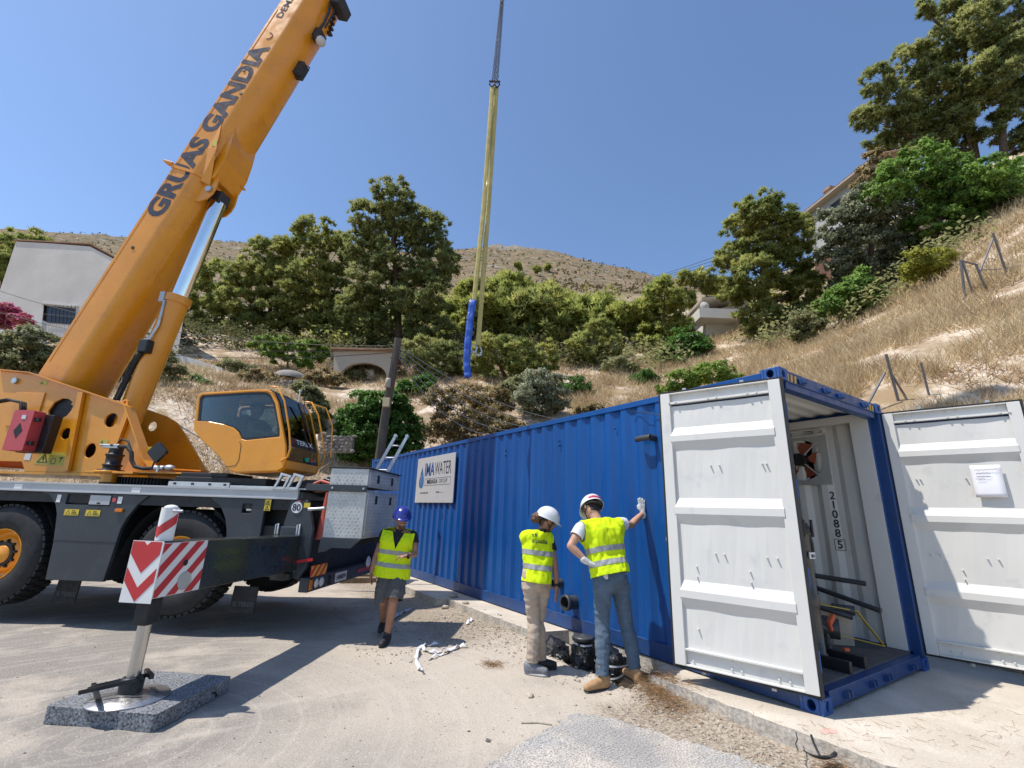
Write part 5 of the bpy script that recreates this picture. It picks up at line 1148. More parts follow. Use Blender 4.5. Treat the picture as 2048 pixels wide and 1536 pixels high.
# ================================================================== hoist chain and lifting slings
hk = cw((3.613, 1.3, 0)); 
sl_top = on_pl(989, 165, hk, FH); sl_bot = on_pl(950, 705, hk, FH); tipw = cw(bp(22.1, 1.3, .3)); tipw[2] = tipw[2]
m_sling = M("sling_webbing", (0.44, 0.37, 0.13), 0.85, var=0.12, vscale=5, fine=0.2, fscale=60, bump=.004, bscale=60)
m_chain = M("chain_steel", (0.045, 0.045, 0.05), 0.5, metal=0.5)
rope_t = on_pl(1003, 0, hk, FH) + (on_pl(1003, 0, hk, FH) - sl_top) * 5.0
chn = empty("hoist_chain", tuple(sl_top), 0, "dark four-leg lifting chain hanging from above the sky-high hook", "chain")
dirc = unit(rope_t - sl_top); Lch = 3.2
mk = None
for j, (dx, dd) in enumerate(((-.05, .0), (-.015, .03), (.025, -.02), (.055, .02))):
    a = sl_top + RH * dx + FH * dd; b_ = sl_top + dirc * Lch + RH * .01 * j; n = 46
    mb = MB()
    for k in range(n):
        p = a + (b_ - a) * (k + .5) / n; ax = unit(b_ - a); s = unit(np.cross(ax, RH if k % 2 else FH)); L_ = Lch / n
        pts = [p + ax * (L_ * .62 * math.sin(t)) + s * (.016 * math.cos(t)) for t in np.linspace(0, 2 * math.pi, 9)[:-1]]
        mb.tube(pts + pts[:1], .007, 5, False)
    q = mb.build("chain_leg", m_chain, chn, org=sl_top); q["kind"] = "stuff"
mb = MB(); mb.tube([sl_top + dirc * Lch, sl_top + dirc * 8, sl_top + dirc * 15], .012, 8); mb.build("hoist_wire", m_chain, chn, org=sl_top)
for dx in (-.05, .055):
    mb = MB(); p = sl_top + RH * dx; mb.tube([p + RH * .03 + V3(0, 0, .03), p + RH * .05 + V3(0, 0, -.05), p + V3(0, 0, -.12), p - RH * .05 + V3(0, 0, -.05), p - RH * .03 + V3(0, 0, .03)], .015, 8); mb.cyl(p - RH * .06 + V3(0, 0, .03), p + RH * .06 + V3(0, 0, .03), .017, n=8); mb.build("shackle", m_chain, chn, org=sl_top)
def strap(pts, w, nm, mat, par=None, org=None, fold=0.0, th=.008, seed=0):
    mb = MB(); vs = []; n = len(pts)
    for k, p in enumerate(pts):
        a = unit(pts[min(k + 1, n - 1)] - pts[max(k - 1, 0)]); tw = .07 * math.sin(k * .11 + seed); s = unit(np.cross(a, FH * math.cos(tw) + RH * math.sin(tw))); nr = np.cross(s, a)
        rip = fold * math.sin(k * 1.35 + seed)
        for u_ in (-1, -.33, .33, 1):
            for d in (-1, 1): vs.append(p + s * (w / 2 * u_) + nr * (rip * (1 - .4 * abs(u_)) + d * th / 2))
    fs = []
    for k in range(n - 1):
        o1, o2 = k * 8, k * 8 + 8
        for c in range(3):
            fs.append((o1 + 2 * c, o1 + 2 * c + 2, o2 + 2 * c + 2, o2 + 2 * c)); fs.append((o1 + 2 * c + 3, o1 + 2 * c + 1, o2 + 2 * c + 1, o2 + 2 * c + 3))
        fs.append((o1 + 1, o1, o2, o2 + 1)); fs.append((o1 + 6, o1 + 7, o2 + 7, o2 + 6))
    fs += [(0, 1, 3, 2), (2, 3, 5, 4), (4, 5, 7, 6)]; o = (n - 1) * 8; fs += [(o + 2, o + 3, o + 1, o), (o + 4, o + 5, o + 3, o + 2), (o + 6, o + 7, o + 5, o + 4)]
    mb.add(vs, fs, True); return mb.build(nm, mat, par, org=org, loc=org if par is None else None)
def line(a, b_, n, sag=None): return [a + (b_ - a) * t + (sag if sag is not None else 0) * math.sin(math.pi * t) for t in np.linspace(0, 1, n)]
P1 = lambda x, y, dd=0: on_pl(x, y, hk + FH * dd, FH)
s1 = strap(line(P1(985, 172), P1(967, 420), 60) + line(P1(967, 420), P1(948, 602), 44)[1:], .084, "lifting_sling", m_sling, None, P1(965, 380), .0025); tag(s1, "yellow webbing sling hanging left with blue sleeve on its lower end", "sling", "slings hanging from the crane")
sleeve_pts = [P1(x, y) for x, y in ((946, 600), (943, 620), (940, 642), (938, 664), (935.5, 686), (934, 708), (933.5, 728), (935, 745), (937, 758))]
fine_ = []
for a, b_ in zip(sleeve_pts[:-1], sleeve_pts[1:]): fine_ += [a + (b_ - a) * t for t in (0, .25, .5, .75)]
strap(fine_, .118, "protective_sleeve", M("sleeve_blue", (0.02, 0.085, 0.42), .5, var=.15, vscale=8, bump=.02, bscale=14), s1, P1(965, 380), .007, .03, 2)
s2 = strap(line(P1(993.5, 172, .03), P1(976.5, 420, .03), 60) + line(P1(976.5, 420, .03), P1(956, 690, .03), 60)[1:], .084, "lifting_sling", m_sling, None, P1(970, 420, .05), .0025, seed=1.4); tag(s2, "yellow webbing sling hanging right that ends in steel shackles", "sling", "slings hanging from the crane")
for dx, dy in ((0, 0), (10, 6)):
    mb = MB(); p = P1(948 + dx, 694 + dy, .05 + dx * .004); mb.tube([p + RH * .025 + V3(0, 0, .05), p + RH * .05 + V3(0, 0, -.03), p + RH * .02 + V3(0, 0, -.10), p - RH * .04 + V3(0, 0, -.09), p - RH * .055 + V3(0, 0, -.02), p - RH * .03 + V3(0, 0, .05)], .016, 8); mb.cyl(p - RH * .07 + V3(0, 0, -.09), p + RH * .05 + V3(0, 0, -.09), .015, n=8); mb.build("shackle", m_steel, s2, org=P1(970, 420, .05))
# ================================================================== people
_ico = None
def _dirs():
    global _ico
    if _ico is None:
        bm = bmesh.new(); bmesh.ops.create_icosphere(bm, subdivisions=2, radius=1.0); _ico = np.array([v.co[:] for v in bm.verts]); bm.free()
    return _ico
def hull_into(bm, spheres):
    """convex hull of a few spheres (c, r) or ellipsoids (c, (rx,ry,rz), axes)"""
    vs = []
    for s in spheres:
        c, r = np.asarray(s[0], float), s[1]
        D_ = _dirs() * r if np.isscalar(r) else (_dirs() * np.array(r)) @ np.array(s[2])
        vs += [bm.verts.new(tuple(c + d)) for d in D_]
    g = bmesh.ops.convex_hull(bm, input=vs)
    dele = [e for e in g["geom_interior"] + g["geom_unused"] if isinstance(e, bmesh.types.BMVert)]
    bmesh.ops.delete(bm, geom=list(set(dele)), context='VERTS')
def remesh(prims, voxel, smooth=6, fac=.5):
    bm = bmesh.new(); [hull_into(bm, p) for p in prims]; me = bpy.data.meshes.new("tmp"); bm.to_mesh(me); bm.free()
    o = bpy.data.objects.new("tmp", me); COL.objects.link(o)
    r = o.modifiers.new("r", 'REMESH'); r.mode = 'VOXEL'; r.voxel_size = voxel; r.use_smooth_shade = True
    if smooth: s = o.modifiers.new("s", 'SMOOTH'); s.factor = fac; s.iterations = smooth
    dg = bpy.context.evaluated_depsgraph_get(); dg.update(); m2 = bpy.data.meshes.new_from_object(o.evaluated_get(dg)); bpy.data.objects.remove(o); bpy.data.meshes.remove(me); return m2
def finish(me, name, mats, parent, org, solid=0.0, wrinkle=0.0, wscale=9.0, wstretch=(1, 1, 1)):
    if wrinkle:
        me.update(); nr = [v.normal.copy() for v in me.vertices]
        for v, n in zip(me.vertices, nr):
            p = Vector((v.co.x * wstretch[0], v.co.y * wstretch[1], v.co.z * wstretch[2])) * wscale
            f = noise.noise(p) + .6 * abs(noise.noise(p * 2.1 + Vector((4, 1, 7)))) - .25; v.co += n * f * wrinkle
    for v in me.vertices: v.co -= Vector(org)
    me.materials.clear(); [me.materials.append(m) for m in mats]
    me.polygons.foreach_set("use_smooth", [True] * len(me.polygons)); me.update(); me.name = name
    o = bpy.data.objects.new(name, me); COL.objects.link(o)
    if parent: o.parent = parent
    else: o.location = tuple(org)
    if solid: s = o.modifiers.new("t", 'SOLIDIFY'); s.thickness = solid; s.offset = -1
    return o
def cut(me, planes, pred=None):
    """bisect with each (point, normal) ; drop faces for which pred(centre) is True"""
    bm = bmesh.new(); bm.from_mesh(me)
    for p, n in planes: bmesh.ops.bisect_plane(bm, geom=bm.verts[:] + bm.edges[:] + bm.faces[:], plane_co=Vector(p), plane_no=Vector(n))
    if pred:
        dead = [f for f in bm.faces if pred(np.array(f.calc_center_median()))]; bmesh.ops.delete(bm, geom=dead, context='FACES')
    bm.to_mesh(me); bm.free(); return me
def band(me, planes, keep, off):
    m2 = me.copy(); m2.update(); nr = [v.normal.copy() for v in m2.vertices]
    for v, n in zip(m2.vertices, nr): v.co += n * off
    return cut(m2, planes, lambda c: not keep(c))
cap = lambda a, b, r0, r1: [(a, r0), (b, r1)]
m_skin = M("skin_tan", (0.36, 0.18, 0.11), .55, var=.12, vscale=12, spec=.35); m_skin2 = M("skin_light", (0.46, 0.26, 0.175), .55, var=.1, vscale=12, spec=.35)
m_hair = M("hair_dark", (0.02, 0.013, 0.009), .6, var=.3, vscale=30); m_stub = M("stubble", (0.11, 0.055, 0.035), .7, var=.2, vscale=40); m_hairb = M("hair_brown", (0.10, 0.045, 0.022), .6, var=.3, vscale=30)
m_vest = M("hivis_yellow", (0.62, 0.80, 0.010), .75, var=.05, vscale=6, spec=.2); m_band = M("reflective_grey", (0.30, 0.31, 0.31), .35, var=.1, vscale=30)
m_tee_b = M("tee_black", (0.014, 0.016, 0.018), .85, var=.2); m_tee_w = M("tee_white", (0.66, 0.67, 0.70), .85, var=.06)
m_jean = M("jeans_blue", (0.075, 0.115, 0.165), .85, var=.22, vscale=7, fine=.1, fscale=120); m_beigep = M("trousers_beige", (0.40, 0.32, 0.25), .85, var=.08, vscale=5); m_short = M("shorts_grey", (0.085, 0.088, 0.088), .85, var=.12, vscale=6)
m_glove = M("glove_white", (0.55, 0.55, 0.53), .85, var=.25, vscale=30); m_boot = M("boot_tan", (0.36, 0.215, 0.10), .75, var=.2, vscale=16); m_shoe_g = M("shoe_grey", (0.17, 0.18, 0.20), .7, var=.2, vscale=30); m_shoe_b = M("shoe_black", (0.018, 0.018, 0.02), .65, var=.2); m_sole = M("sole_dark", (0.03, 0.03, 0.03), .8); m_sole_l = M("sole_light", (0.45, 0.44, 0.42), .7)
m_hat_w = M("hard_hat_white", (0.70, 0.70, 0.71), .25, var=.03, coat=.3); m_hat_b = M("hard_hat_blue", (0.018, 0.028, 0.22), .22, var=.05, coat=.4); m_strap = M("strap_black", (0.012, 0.012, 0.013), .8)

def hand_prims(wr, fwd, up, side, curl=.3, s=1.0, grip=0.0, spread=.06):
    """wr wrist, fwd towards the fingers, up = back of the hand, side = towards the thumb"""
    P = []; k = .0095 * s; palm = wr + fwd * .055 * s
    P.append([(wr + fwd * .01 * s, .022 * s), (palm + fwd * .035 * s + side * .026 * s, .013 * s), (palm + fwd * .035 * s - side * .028 * s, .012 * s), (palm - side * .02 * s, .014 * s), (palm + side * .022 * s, .015 * s)])
    for i, (o, L_) in enumerate(((.028, .068), (.010, .078), (-.010, .072), (-.028, .056))):
        b0 = palm + fwd * .036 * s + side * o * s; d = unit(fwd + side * (spread * (1.5 - i))); p0 = b0
        for j, f in enumerate((.42, .33, .25)):
            a = curl * (j + .6); dd = unit(d * math.cos(a) - up * math.sin(a)); p1 = p0 + dd * L_ * f * s * 1.05; P.append(cap(p0, p1, k * (1 - .08 * j), k * (.93 - .1 * j))); p0 = p1
    t0 = wr + fwd * .022 * s + side * .020 * s; t1 = t0 + unit(fwd * .55 + side * .75 - up * .15) * .040 * s; t2 = t1 + unit(fwd * .9 + side * .30 - up * .25) * .034 * s
    P += [cap(t0, t1, .013 * s, .011 * s), cap(t1, t2, .011 * s, .0085 * s)]; return P
def foot_frame(heel, toe): f = toe - heel; f[2] = 0; f = unit(f); return f, np.cross(V3(0, 0, 1), f)
def make_shoe(parent, org, ank, fwd, mat, sole, L_=.285, high=.0, lace=None, name="shoe"):
    z0 = ank[2]; f = unit(fwd); s = np.cross(V3(0, 0, 1), f); b = V3(ank[0], ank[1], z0) - f * .075
    g = lambda a, c, h: b + f * a + s * c + V3(0, 0, h)
    pr = [[(g(.03, 0, .045), .042), (g(.03, 0, .085), .045), (g(.13, 0, .06), .043), (g(.21, .006, .045), .040), (g(L_ - .045, .004, .036), .034)], [(g(.055, 0, .07), .046), (g(.085, 0, .12 + high), .043)]]
    o = finish(remesh(pr, .008, 3), name, [mat], parent, org)
    pr = [[(g(.03, .012, .012), .012), (g(.03, -.012, .012), .012), (g(.0, 0, .012), .013), (g(.06, .024, .012), .012), (g(.06, -.024, .012), .012), (g(.20, .031, .012), .012), (g(.20, -.029, .012), .012), (g(L_ - .03, .014, .012), .013), (g(L_ - .03, -.012, .012), .013)]]
    sl = finish(remesh(pr, .007, 1), "sole", [sole], o, org); sl.location = (0, 0, 0)
    return o
def helmet(parent, org, hc, up, fr, mat, r=.135, red=False, strap=True):
    up, fr = unit(up), unit(fr); fr = unit(fr - up * (fr @ up)); rt = np.cross(fr, up); mb = MB(); n, m = 32, 12; vs = []
    c = hc + up * .028
    for k in range(m + 1):
        ph = math.pi / 2 * k / m
        for i in range(n):
            th = 2 * math.pi * i / n; ex = math.cos(th) * r * 1.12; ey = math.sin(th) * r * .93; rid = 1 + .035 * math.exp(-((math.sin(th)) / .25) ** 2) * math.sin(ph) ** 2
            vs.append(c + fr * ex * math.sin(ph) + rt * ey * math.sin(ph) + up * r * 1.0 * math.cos(ph) * rid)
    o0 = len(vs)
    for k, (e, dz) in enumerate(((1.03, -.012), (1.06, -.02))):      # rim, longer peak at the front
        for i in range(n):
            th = 2 * math.pi * i / n; pk = max(0, math.cos(th)) ** 3 * (.045 if k else .02)
            vs.append(c + fr * (math.cos(th) * r * 1.12 * e + pk) + rt * math.sin(th) * r * .93 * e + up * (dz - pk * .25))
    fs = [(k * n + i, (k + 1) * n + i, (k + 1) * n + (i + 1) % n, k * n + (i + 1) % n) for k in range(m + 2) for i in range(n)]
    a, b, d = vs[n * 5], vs[n * 6], vs[n * 5 + 1]
    if np.cross(b - a, d - a) @ (a - c) < 0: fs = [f[::-1] for f in fs]
    mb.add(vs, fs, True); h = mb.build("hard_hat", mat, parent, org=org); md = h.modifiers.new("t", 'SOLIDIFY'); md.thickness = .004
    if strap:
        for s in (-1, 1):
            mb = MB(); mb.tube([hc + rt * s * .092 + fr * .05 + up * .01, hc + rt * s * .085 + fr * .035 - up * .06, hc + rt * s * .05 + fr * .05 - up * .125, hc + fr * .06 - up * .14], .007, 6); mb.build("chin_strap", m_strap, h, org=org)
            mb = MB(); mb.tube([hc + rt * s * .085 - fr * .06 + up * .02, hc + rt * s * .085 + fr * .01 - up * .05, hc + rt * s * .08 + fr * .035 - up * .07], .006, 6); mb.build("chin_strap", m_strap, h, org=org)
        mb = MB(); mb.tube([hc + rt * .10 - fr * .03 + up * .0, hc + rt * .065 - fr * .105 - up * .015, hc - fr * .125 - up * .025, hc - rt * .065 - fr * .105 - up * .015, hc - rt * .10 - fr * .03], .012, 8); mb.build("nape_strap", m_strap, h, org=org)
    if red:
        mb = MB(); pts = [c + fr * math.cos(t) * r * 1.145 + rt * math.sin(t) * r * .955 + up * .0 for t in np.linspace(math.pi * .72, math.pi * 1.28, 12)]
        vs = [p + up * d for p in pts for d in (.004, .042)]; vs = [p if i % 2 == 0 else p * 1 - (unit(p - c) * .010) for i, p in enumerate(vs)]
        mb.add(vs, [(2 * i, 2 * i + 1, 2 * i + 3, 2 * i + 2) for i in range(11)], True); mb.build("hat_label", M("label_crimson", (0.42, 0.02, 0.06), .4), h, org=org)
    return h

def person(J, org, name_label, skin, hair_m, faces, sex='m', opts=None):
    """J: joints (world). Returns body object; all garments are children."""
    o = opts or {}; org = np.asarray(org, float); J = {k: np.asarray(v, float) for k, v in J.items()}
    up = unit(J['neck'] - J['pelvis']); rt = unit(J['shR'] - J['shL']); fr = unit(np.cross(up, rt)); rt = np.cross(fr, up)      # fr: front of chest
    hu, hf = unit(J['hup']), unit(J['hfr']); hf = unit(hf - hu * (hf @ hu)); hr = np.cross(hf, hu); hc = J['head']
    k = o.get('build', 1.0); pr = []
    # head
    pr.append([(hc + hu * .02 - hf * .012, .092), (hc + hu * .02 + hf * .022, .083), (hc - hu * .045 + hf * .045, .060), (hc - hu * .095 + hf * .058, .034), (hc - hu * .05 - hf * .01, .070)])
    pr.append(cap(hc + hf * .098 + hu * .008, hc + hf * .116 - hu * .032, .010, .014)); pr.append(cap(hc + hf * .096 + hu * .02 - hr * .04, hc + hf * .096 + hu * .02 + hr * .04, .012, .012))
    pr.append(cap(hc + hf * .092 - hu * .062 - hr * .02, hc + hf * .092 - hu * .062 + hr * .02, .010, .010)); pr.append([(hc + hf * .085 - hu * .098, .022)])
    for s in (-1, 1): pr.append([(hc + hr * s * .088 - hf * .012 + hu * .018, .014), (hc + hr * s * .088 - hf * .006 - hu * .028, .011), (hc + hr * s * .092 - hf * .026 + hu * .01, .012)])
    pr.append(cap(J['neck'] - up * .03, hc - hu * .04 - hf * .01, .062 * k, .056 * k))
    # trunk
    sw = np.linalg.norm(J['shR'] - J['shL']) / 2; ch = (J['shL'] + J['shR']) / 2 - up * .10; wa = J['pelvis'] + up * .17
    pr.append([(J['shL'] + rt * .03 - up * .03, .062 * k), (J['shR'] - rt * .03 - up * .03, .062 * k), (ch - rt * sw * .55 + fr * .02, .095 * k), (ch + rt * sw * .55 + fr * .02, .095 * k), (J['neck'] - up * .05, .06)])
    pr.append([(ch - rt * .09, .10 * k), (ch + rt * .09, .10 * k), (wa - rt * .075, .085 * k), (wa + rt * .075, .085 * k)])
    pr.append([(wa - rt * .07, .088 * k), (wa + rt * .07, .088 * k), (J['hipL'], .09 * k), (J['hipR'], .09 * k), (J['pelvis'] - fr * .03, .10 * k)])
    for S in 'LR':
        sh, el, wr = J['sh' + S], J['el' + S], J['wr' + S]; hp, kn, an = J['hip' + S], J['kn' + S], J['an' + S]
        pr.append(cap(sh, sh + (el - sh) * .45, .056 * k, .048 * k)); pr.append(cap(sh + (el - sh) * .4, el, .049 * k, .040 * k)); fa = el + (wr - el) * .28
        pr.append(cap(el, fa, .040 * k, .042 * k)); pr.append(cap(fa, wr, .042 * k, .027 * k))
        hd = o['hand' + S]; pr += hand_prims(wr, unit(hd[0]), unit(hd[1]), unit(hd[2]), hd[3], .98, spread=hd[4] if len(hd) > 4 else .06)
        pr.append(cap(hp, hp + (kn - hp) * .5, .092 * k, .075 * k)); pr.append(cap(hp + (kn - hp) * .5, kn, .075 * k, .056 * k)); cf = kn + (an - kn) * .3 - unit(np.cross(rt, kn - hp)) * 0
        bk = -unit(np.cross(up, rt)) * .02; pr.append(cap(kn, cf + bk, .052 * k, .058 * k)); pr.append(cap(cf + bk, an, .058 * k, .038 * k)); pr.append(cap(an, an - V3(0, 0, .03), .040, .042))
    me = remesh(pr, o.get('vox', .0085), 5, .38)
    body = finish(me, "person", [skin, hair_m, m_glove, m_stub], None, org); tag(body, name_label, "person")
    # paint hair, stubble and gloves by region of the body mesh
    mi = []
    for p in body.data.polygons:
        c = np.array(p.center) + org; q = c - hc; a, b, d = q @ hf, q @ hu, q @ hr; m_ = 0
        if np.linalg.norm(q) < .16:
            if (a < .045 and b > -.015 - .0 and not (abs(d) > .078 and a > -.03)) or (a < -.045 and b > -.085): m_ = 1
            if o.get('beard') and a > .03 and b < -.078 and np.linalg.norm(q) < .155: m_ = 3
            if o.get('beard') and a > .085 and -.056 < b < -.044: m_ = 3
        mi.append(m_)
    body.data.polygons.foreach_set("material_index", mi)
    ax = dict(up=up, rt=rt, fr=fr, hc=hc, hu=hu, hf=hf, hr=hr, ch=ch, wa=wa, sw=sw, k=k)
    return body, ax
def sleeves(body, org, J, ax, mat, frac, extra=.017, sides='LR'):
    for S in sides:
        sh, el = np.asarray(J['sh' + S]), np.asarray(J['el' + S]); d = unit(el - sh); e = sh + (el - sh) * frac; inn = sh + (ax['ch'] - sh) * .3
        me = remesh([[(inn, .05 * ax['k']), (sh - ax['up'] * .006, .056 * ax['k'] + .010)], cap(sh + (el - sh) * .12, sh + (el - sh) * (frac + .18), .056 * ax['k'] + extra * .7, .055 * ax['k'] + extra)], .011, 3); cut(me, [(e, d)], lambda c: (c - e) @ d > 0); finish(me, "sleeve", [mat], body, org, .006, .006, 14)
def collar(body, org, J, ax, mat):
    n = np.asarray(J['neck']); up, fr = ax['up'], ax['fr']
    me = remesh([cap(n - up * .05, n + up * .02, .070, .066)], .008, 2); cut(me, [(n + up * .012 , unit(up + fr * .25))], lambda c: (c - n - up * .012) @ unit(up + fr * .25) > 0); finish(me, "collar", [mat], body, org, .005)
def undershirt(body, org, J, ax, mat):
    J = {k: np.asarray(v, float) for k, v in J.items()}; k = ax['k']; up, rt, fr = ax['up'], ax['rt'], ax['fr']; ch, wa, sw = ax['ch'], ax['wa'], ax['sw']; e = .007
    pr = [[(J['shL'] + rt * .03 - up * .03, .062 * k + e), (J['shR'] - rt * .03 - up * .03, .062 * k + e), (ch - rt * sw * .55 + fr * .02, .095 * k + e), (ch + rt * sw * .55 + fr * .02, .095 * k + e), (J['neck'] - up * .055, .06 + e)],
          [(ch - rt * .09, .10 * k + e), (ch + rt * .09, .10 * k + e), (wa - rt * .075, .085 * k + e), (wa + rt * .075, .085 * k + e)], [(wa - rt * .07, .088 * k + e), (wa + rt * .07, .088 * k + e), (J['pelvis'] - rt * .07, .098 * k + e), (J['pelvis'] + rt * .07, .098 * k + e)]]
    me = remesh(pr, .012, 4); n = J['neck']; cut(me, [(n - up * .015, unit(up + fr * .35))], lambda c: (c - n + up * .015) @ unit(up + fr * .35) > 0); finish(me, "t_shirt", [mat], body, org, .004, .005, 10)
def vest(body, org, J, ax, hem=.06, vneck=True, flare=.035, b1=.30, b2=.18, arm=.21, cutL=True, slim=1.0):
    J = {k: np.asarray(v, float) for k, v in J.items()}; up, rt, fr, ch, wa, sw, k = (ax[q] for q in ('up', 'rt', 'fr', 'ch', 'wa', 'sw', 'k')); e = .036
    hp = J['pelvis'] - up * (hem + .05)
    pr = [[(J['shL'] - rt * .02 - up * .025, .064 * k + e * .75), (J['shR'] + rt * .02 - up * .025, .064 * k + e * .75), (ch - rt * sw * .62 * slim + fr * .02, .098 * k + e), (ch + rt * sw * .62 * slim + fr * .02, .098 * k + e), (J['neck'] - up * .045, .088)],
          [(ch - rt * .11 * slim, .105 * k + e), (ch + rt * .11 * slim, .105 * k + e), (wa - rt * .10 * slim, .088 * k + e), (wa + rt * .10 * slim, .088 * k + e)],
          [(wa - rt * .10 * slim, .088 * k + e), (wa + rt * .10 * slim, .088 * k + e), (hp - rt * (.085 + flare) * slim, .095 * k + e), (hp + rt * (.085 + flare) * slim, .095 * k + e), (J['pelvis'] - fr * .05 - up * .02, .10 * k + e + .018), (J['pelvis'] + fr * .02, .098 * k + e + .018)]]
    me = remesh(pr, .011, 5); n = J['neck']; hemp = J['pelvis'] - up * hem; aL, aR = J['shL'] - rt * .030, J['shR'] + rt * .030
    pl = [(hemp, up), (aL, rt), (aR, rt), (n - up * .005, unit(up + fr * .3))]
    vp = [];
    if vneck: vt = n - up * .24 + fr * .12; nl, nr_ = unit(rt * 1.0 - up * .36), unit(-rt * 1.0 - up * .36); vp = [(vt, nl), (vt, nr_)]
    def dead(c):
        if (c - hemp) @ up < 0: return True
        armz = (c - (J['shL'] + J['shR']) / 2) @ up
        if armz > -arm and ((cutL and (c - aL) @ rt < 0) or (c - aR) @ rt > 0): return True
        if (c - n + up * .005) @ unit(up + fr * .3) > 0: return True
        if vneck and (c - n) @ fr > .0 and (c - vt) @ nl < 0 and (c - vt) @ nr_ < 0 and (c - vt) @ up > 0: return True
        return False
    cut(me, pl + vp, dead)
    # folds before the bands are taken off, so that they share them
    me.update(); nrm = [v.normal.copy() for v in me.vertices]
    for v, nn in zip(me.vertices, nrm):
        p = Vector((v.co.x, v.co.y, v.co.z * .7)) * 8; f = noise.noise(p) + 1.1 * abs(noise.noise(p * 2.0 + Vector((3, 7, 1)))) - .4; v.co += nn * f * .014
    bands = []
    for bz in (b1, b2):
        lo, hi = hemp + up * (bz - .026), hemp + up * (bz + .026); bands.append(band(me, [(lo, up), (hi, up)], lambda c, lo=lo, hi=hi: (c - lo) @ up > 0 and (c - hi) @ up < 0, .004))
    bvh = BVHTree.FromPolygons([v.co.copy() for v in me.vertices], [tuple(p.vertices) for p in me.polygons])
    v_ = finish(me, "safety_vest", [m_vest], body, org, .004)
    for b in bands: finish(b, "reflective_band", [m_band], v_, org)
    if not vneck: pass
    mb = MB()
    if vneck:
        for t in np.linspace(0, 1, 1): pass
    return v_, bvh
def wrap_text(bvh, txt, O, ex, ey, nrm, size, mat, parent, org, bold=.0, width=None, extra=None):
    vs, fs = text_geo(txt, size, bold) if txt else ([], []); xs = [v[0] for v in vs]; k = width / (max(xs) - min(xs)) if width and xs else 1; out = []
    allv = [(v[0] * k, v[1] * k) for v in vs]; fs = list(fs)
    for poly in (extra or []): o = len(allv); allv += poly; fs.append(tuple(range(o, o + len(poly))))
    for x, y in allv:
        p = O + ex * x + ey * y; h = bvh.ray_cast(Vector(p + nrm * .3), Vector(-nrm)); q = np.array(h[0]) + nrm * .006 if h[0] else p; out.append(q)
    mb = MB(); mb.add(out, fs, False); return mb.build("lettering", mat, parent, org=org)
def trousers(body, org, J, ax, mat, endL, endR, e0=.018, e1=.02, wr=.010, ws=12, name="trousers", loose=0.0, up_to=.13):
    J = {k: np.asarray(v, float) for k, v in J.items()}; k = ax['k']; up, rt, fr = ax['up'], ax['rt'], ax['fr']; pr = [[(J['pelvis'] + up * .13 - rt * .08, .088 * k + e0), (J['pelvis'] + up * .13 + rt * .08, .088 * k + e0), (J['hipL'], .094 * k + e0), (J['hipR'], .094 * k + e0), (J['pelvis'] - fr * .045 - up * .02, .098 * k + e0)]]
    pl = []
    for S, en in (('L', endL), ('R', endR)):
        hp, kn, an = J['hip' + S], J['kn' + S], J['an' + S]; pr.append(cap(hp, hp + (kn - hp) * .5, .095 * k + e0, .079 * k + e0 + loose)); pr.append(cap(hp + (kn - hp) * .5, kn, .079 * k + e0 + loose, .058 * k + e1 + loose))
        bk = -fr * .015; cf = kn + (an - kn) * .3 + bk; pr.append(cap(kn, cf, .056 * k + e1, .060 * k + e1)); pr.append(cap(cf, an - (kn - an) * .08, .060 * k + e1, .042 * k + e1)); d = unit(an - kn) if en[0] == 's' else unit(kn - hp); base = kn if en[0] == 's' else hp; tgt = an if en[0] == 's' else kn
        p = base + (tgt - base) * en[1]; pl.append((p, d, kn, J['kn' + ('R' if S == 'L' else 'L')], hp))
    me = remesh(pr, .010, 4)
    tp = J['pelvis'] + up * up_to
    def dead(c):
        if (c - tp) @ up > 0: return True
        for p, d, kn, ok, hp in pl:
            other = [q for q in pl if q[0] is not p][0]
            def seg(q_, a, b): t = np.clip(((q_ - a) @ (b - a)) / ((b - a) @ (b - a)), 0, 1.8); return np.linalg.norm(q_ - a - (b - a) * t)
            if (c - p) @ d > 0 and np.linalg.norm(c - p) < .75 and seg(c, p, p + d * .3) < seg(c, other[0], other[0] + other[1] * .3): return True
        return False
    cut(me, [(p[0], p[1]) for p in pl] + [(tp, up)], dead); return finish(me, name, [mat], body, org, .005, wr, ws, (1, 1, 2.2))

def PJ(Dh, spec): return {k: atv(x, y, Dh + d) for k, (x, y, d) in spec.items()}
# ---------- worker at right, leaning on the container
J = PJ(5.05, dict(pelvis=(1222, 1150, .0), neck=(1194, 1040, .12), head=(1184, 1016, .21), shL=(1165, 1052, -.02), shR=(1233, 1047, .20), elL=(1141, 1092, -.10), wrL=(1172, 1122, -.12), elR=(1262, 1050, .36), wrR=(1286, 1026, .49),
              hipL=(1206, 1168, -.03), hipR=(1239, 1166, .05), knL=(1204, 1242, .05), knR=(1252, 1246, .12), anL=(1204, 1336, -.02), anR=(1270, 1334, .05)))
gl = V3(J['anL'][0], J['anL'][1], 0); J['anL'][2] = yard_z(J['anL'][0], J['anL'][1]) + .10; J['anR'][2] = max(yard_z(J['anR'][0], J['anR'][1]), -.1) + .11
J['hup'] = unit(V3(0, 0, 1) * .75 + FH * .62 - RH * .05); J['hfr'] = unit(FH * .55 - RH * .35 - V3(0, 0, .75))
org = V3((J['anL'][0] + J['anR'][0]) / 2, (J['anL'][1] + J['anR'][1]) / 2, G0)
hR = (unit(V3(0, 0, 1) * 1.0 - RH * .10), V3(-1, 0, 0), unit(-RH + V3(0, 0, .1)), .05, .10)
hL = (unit(RH * .9 - V3(0, 0, .45) + FH * .1), -FH, unit(V3(0, 0, -.2) + FH), .45)
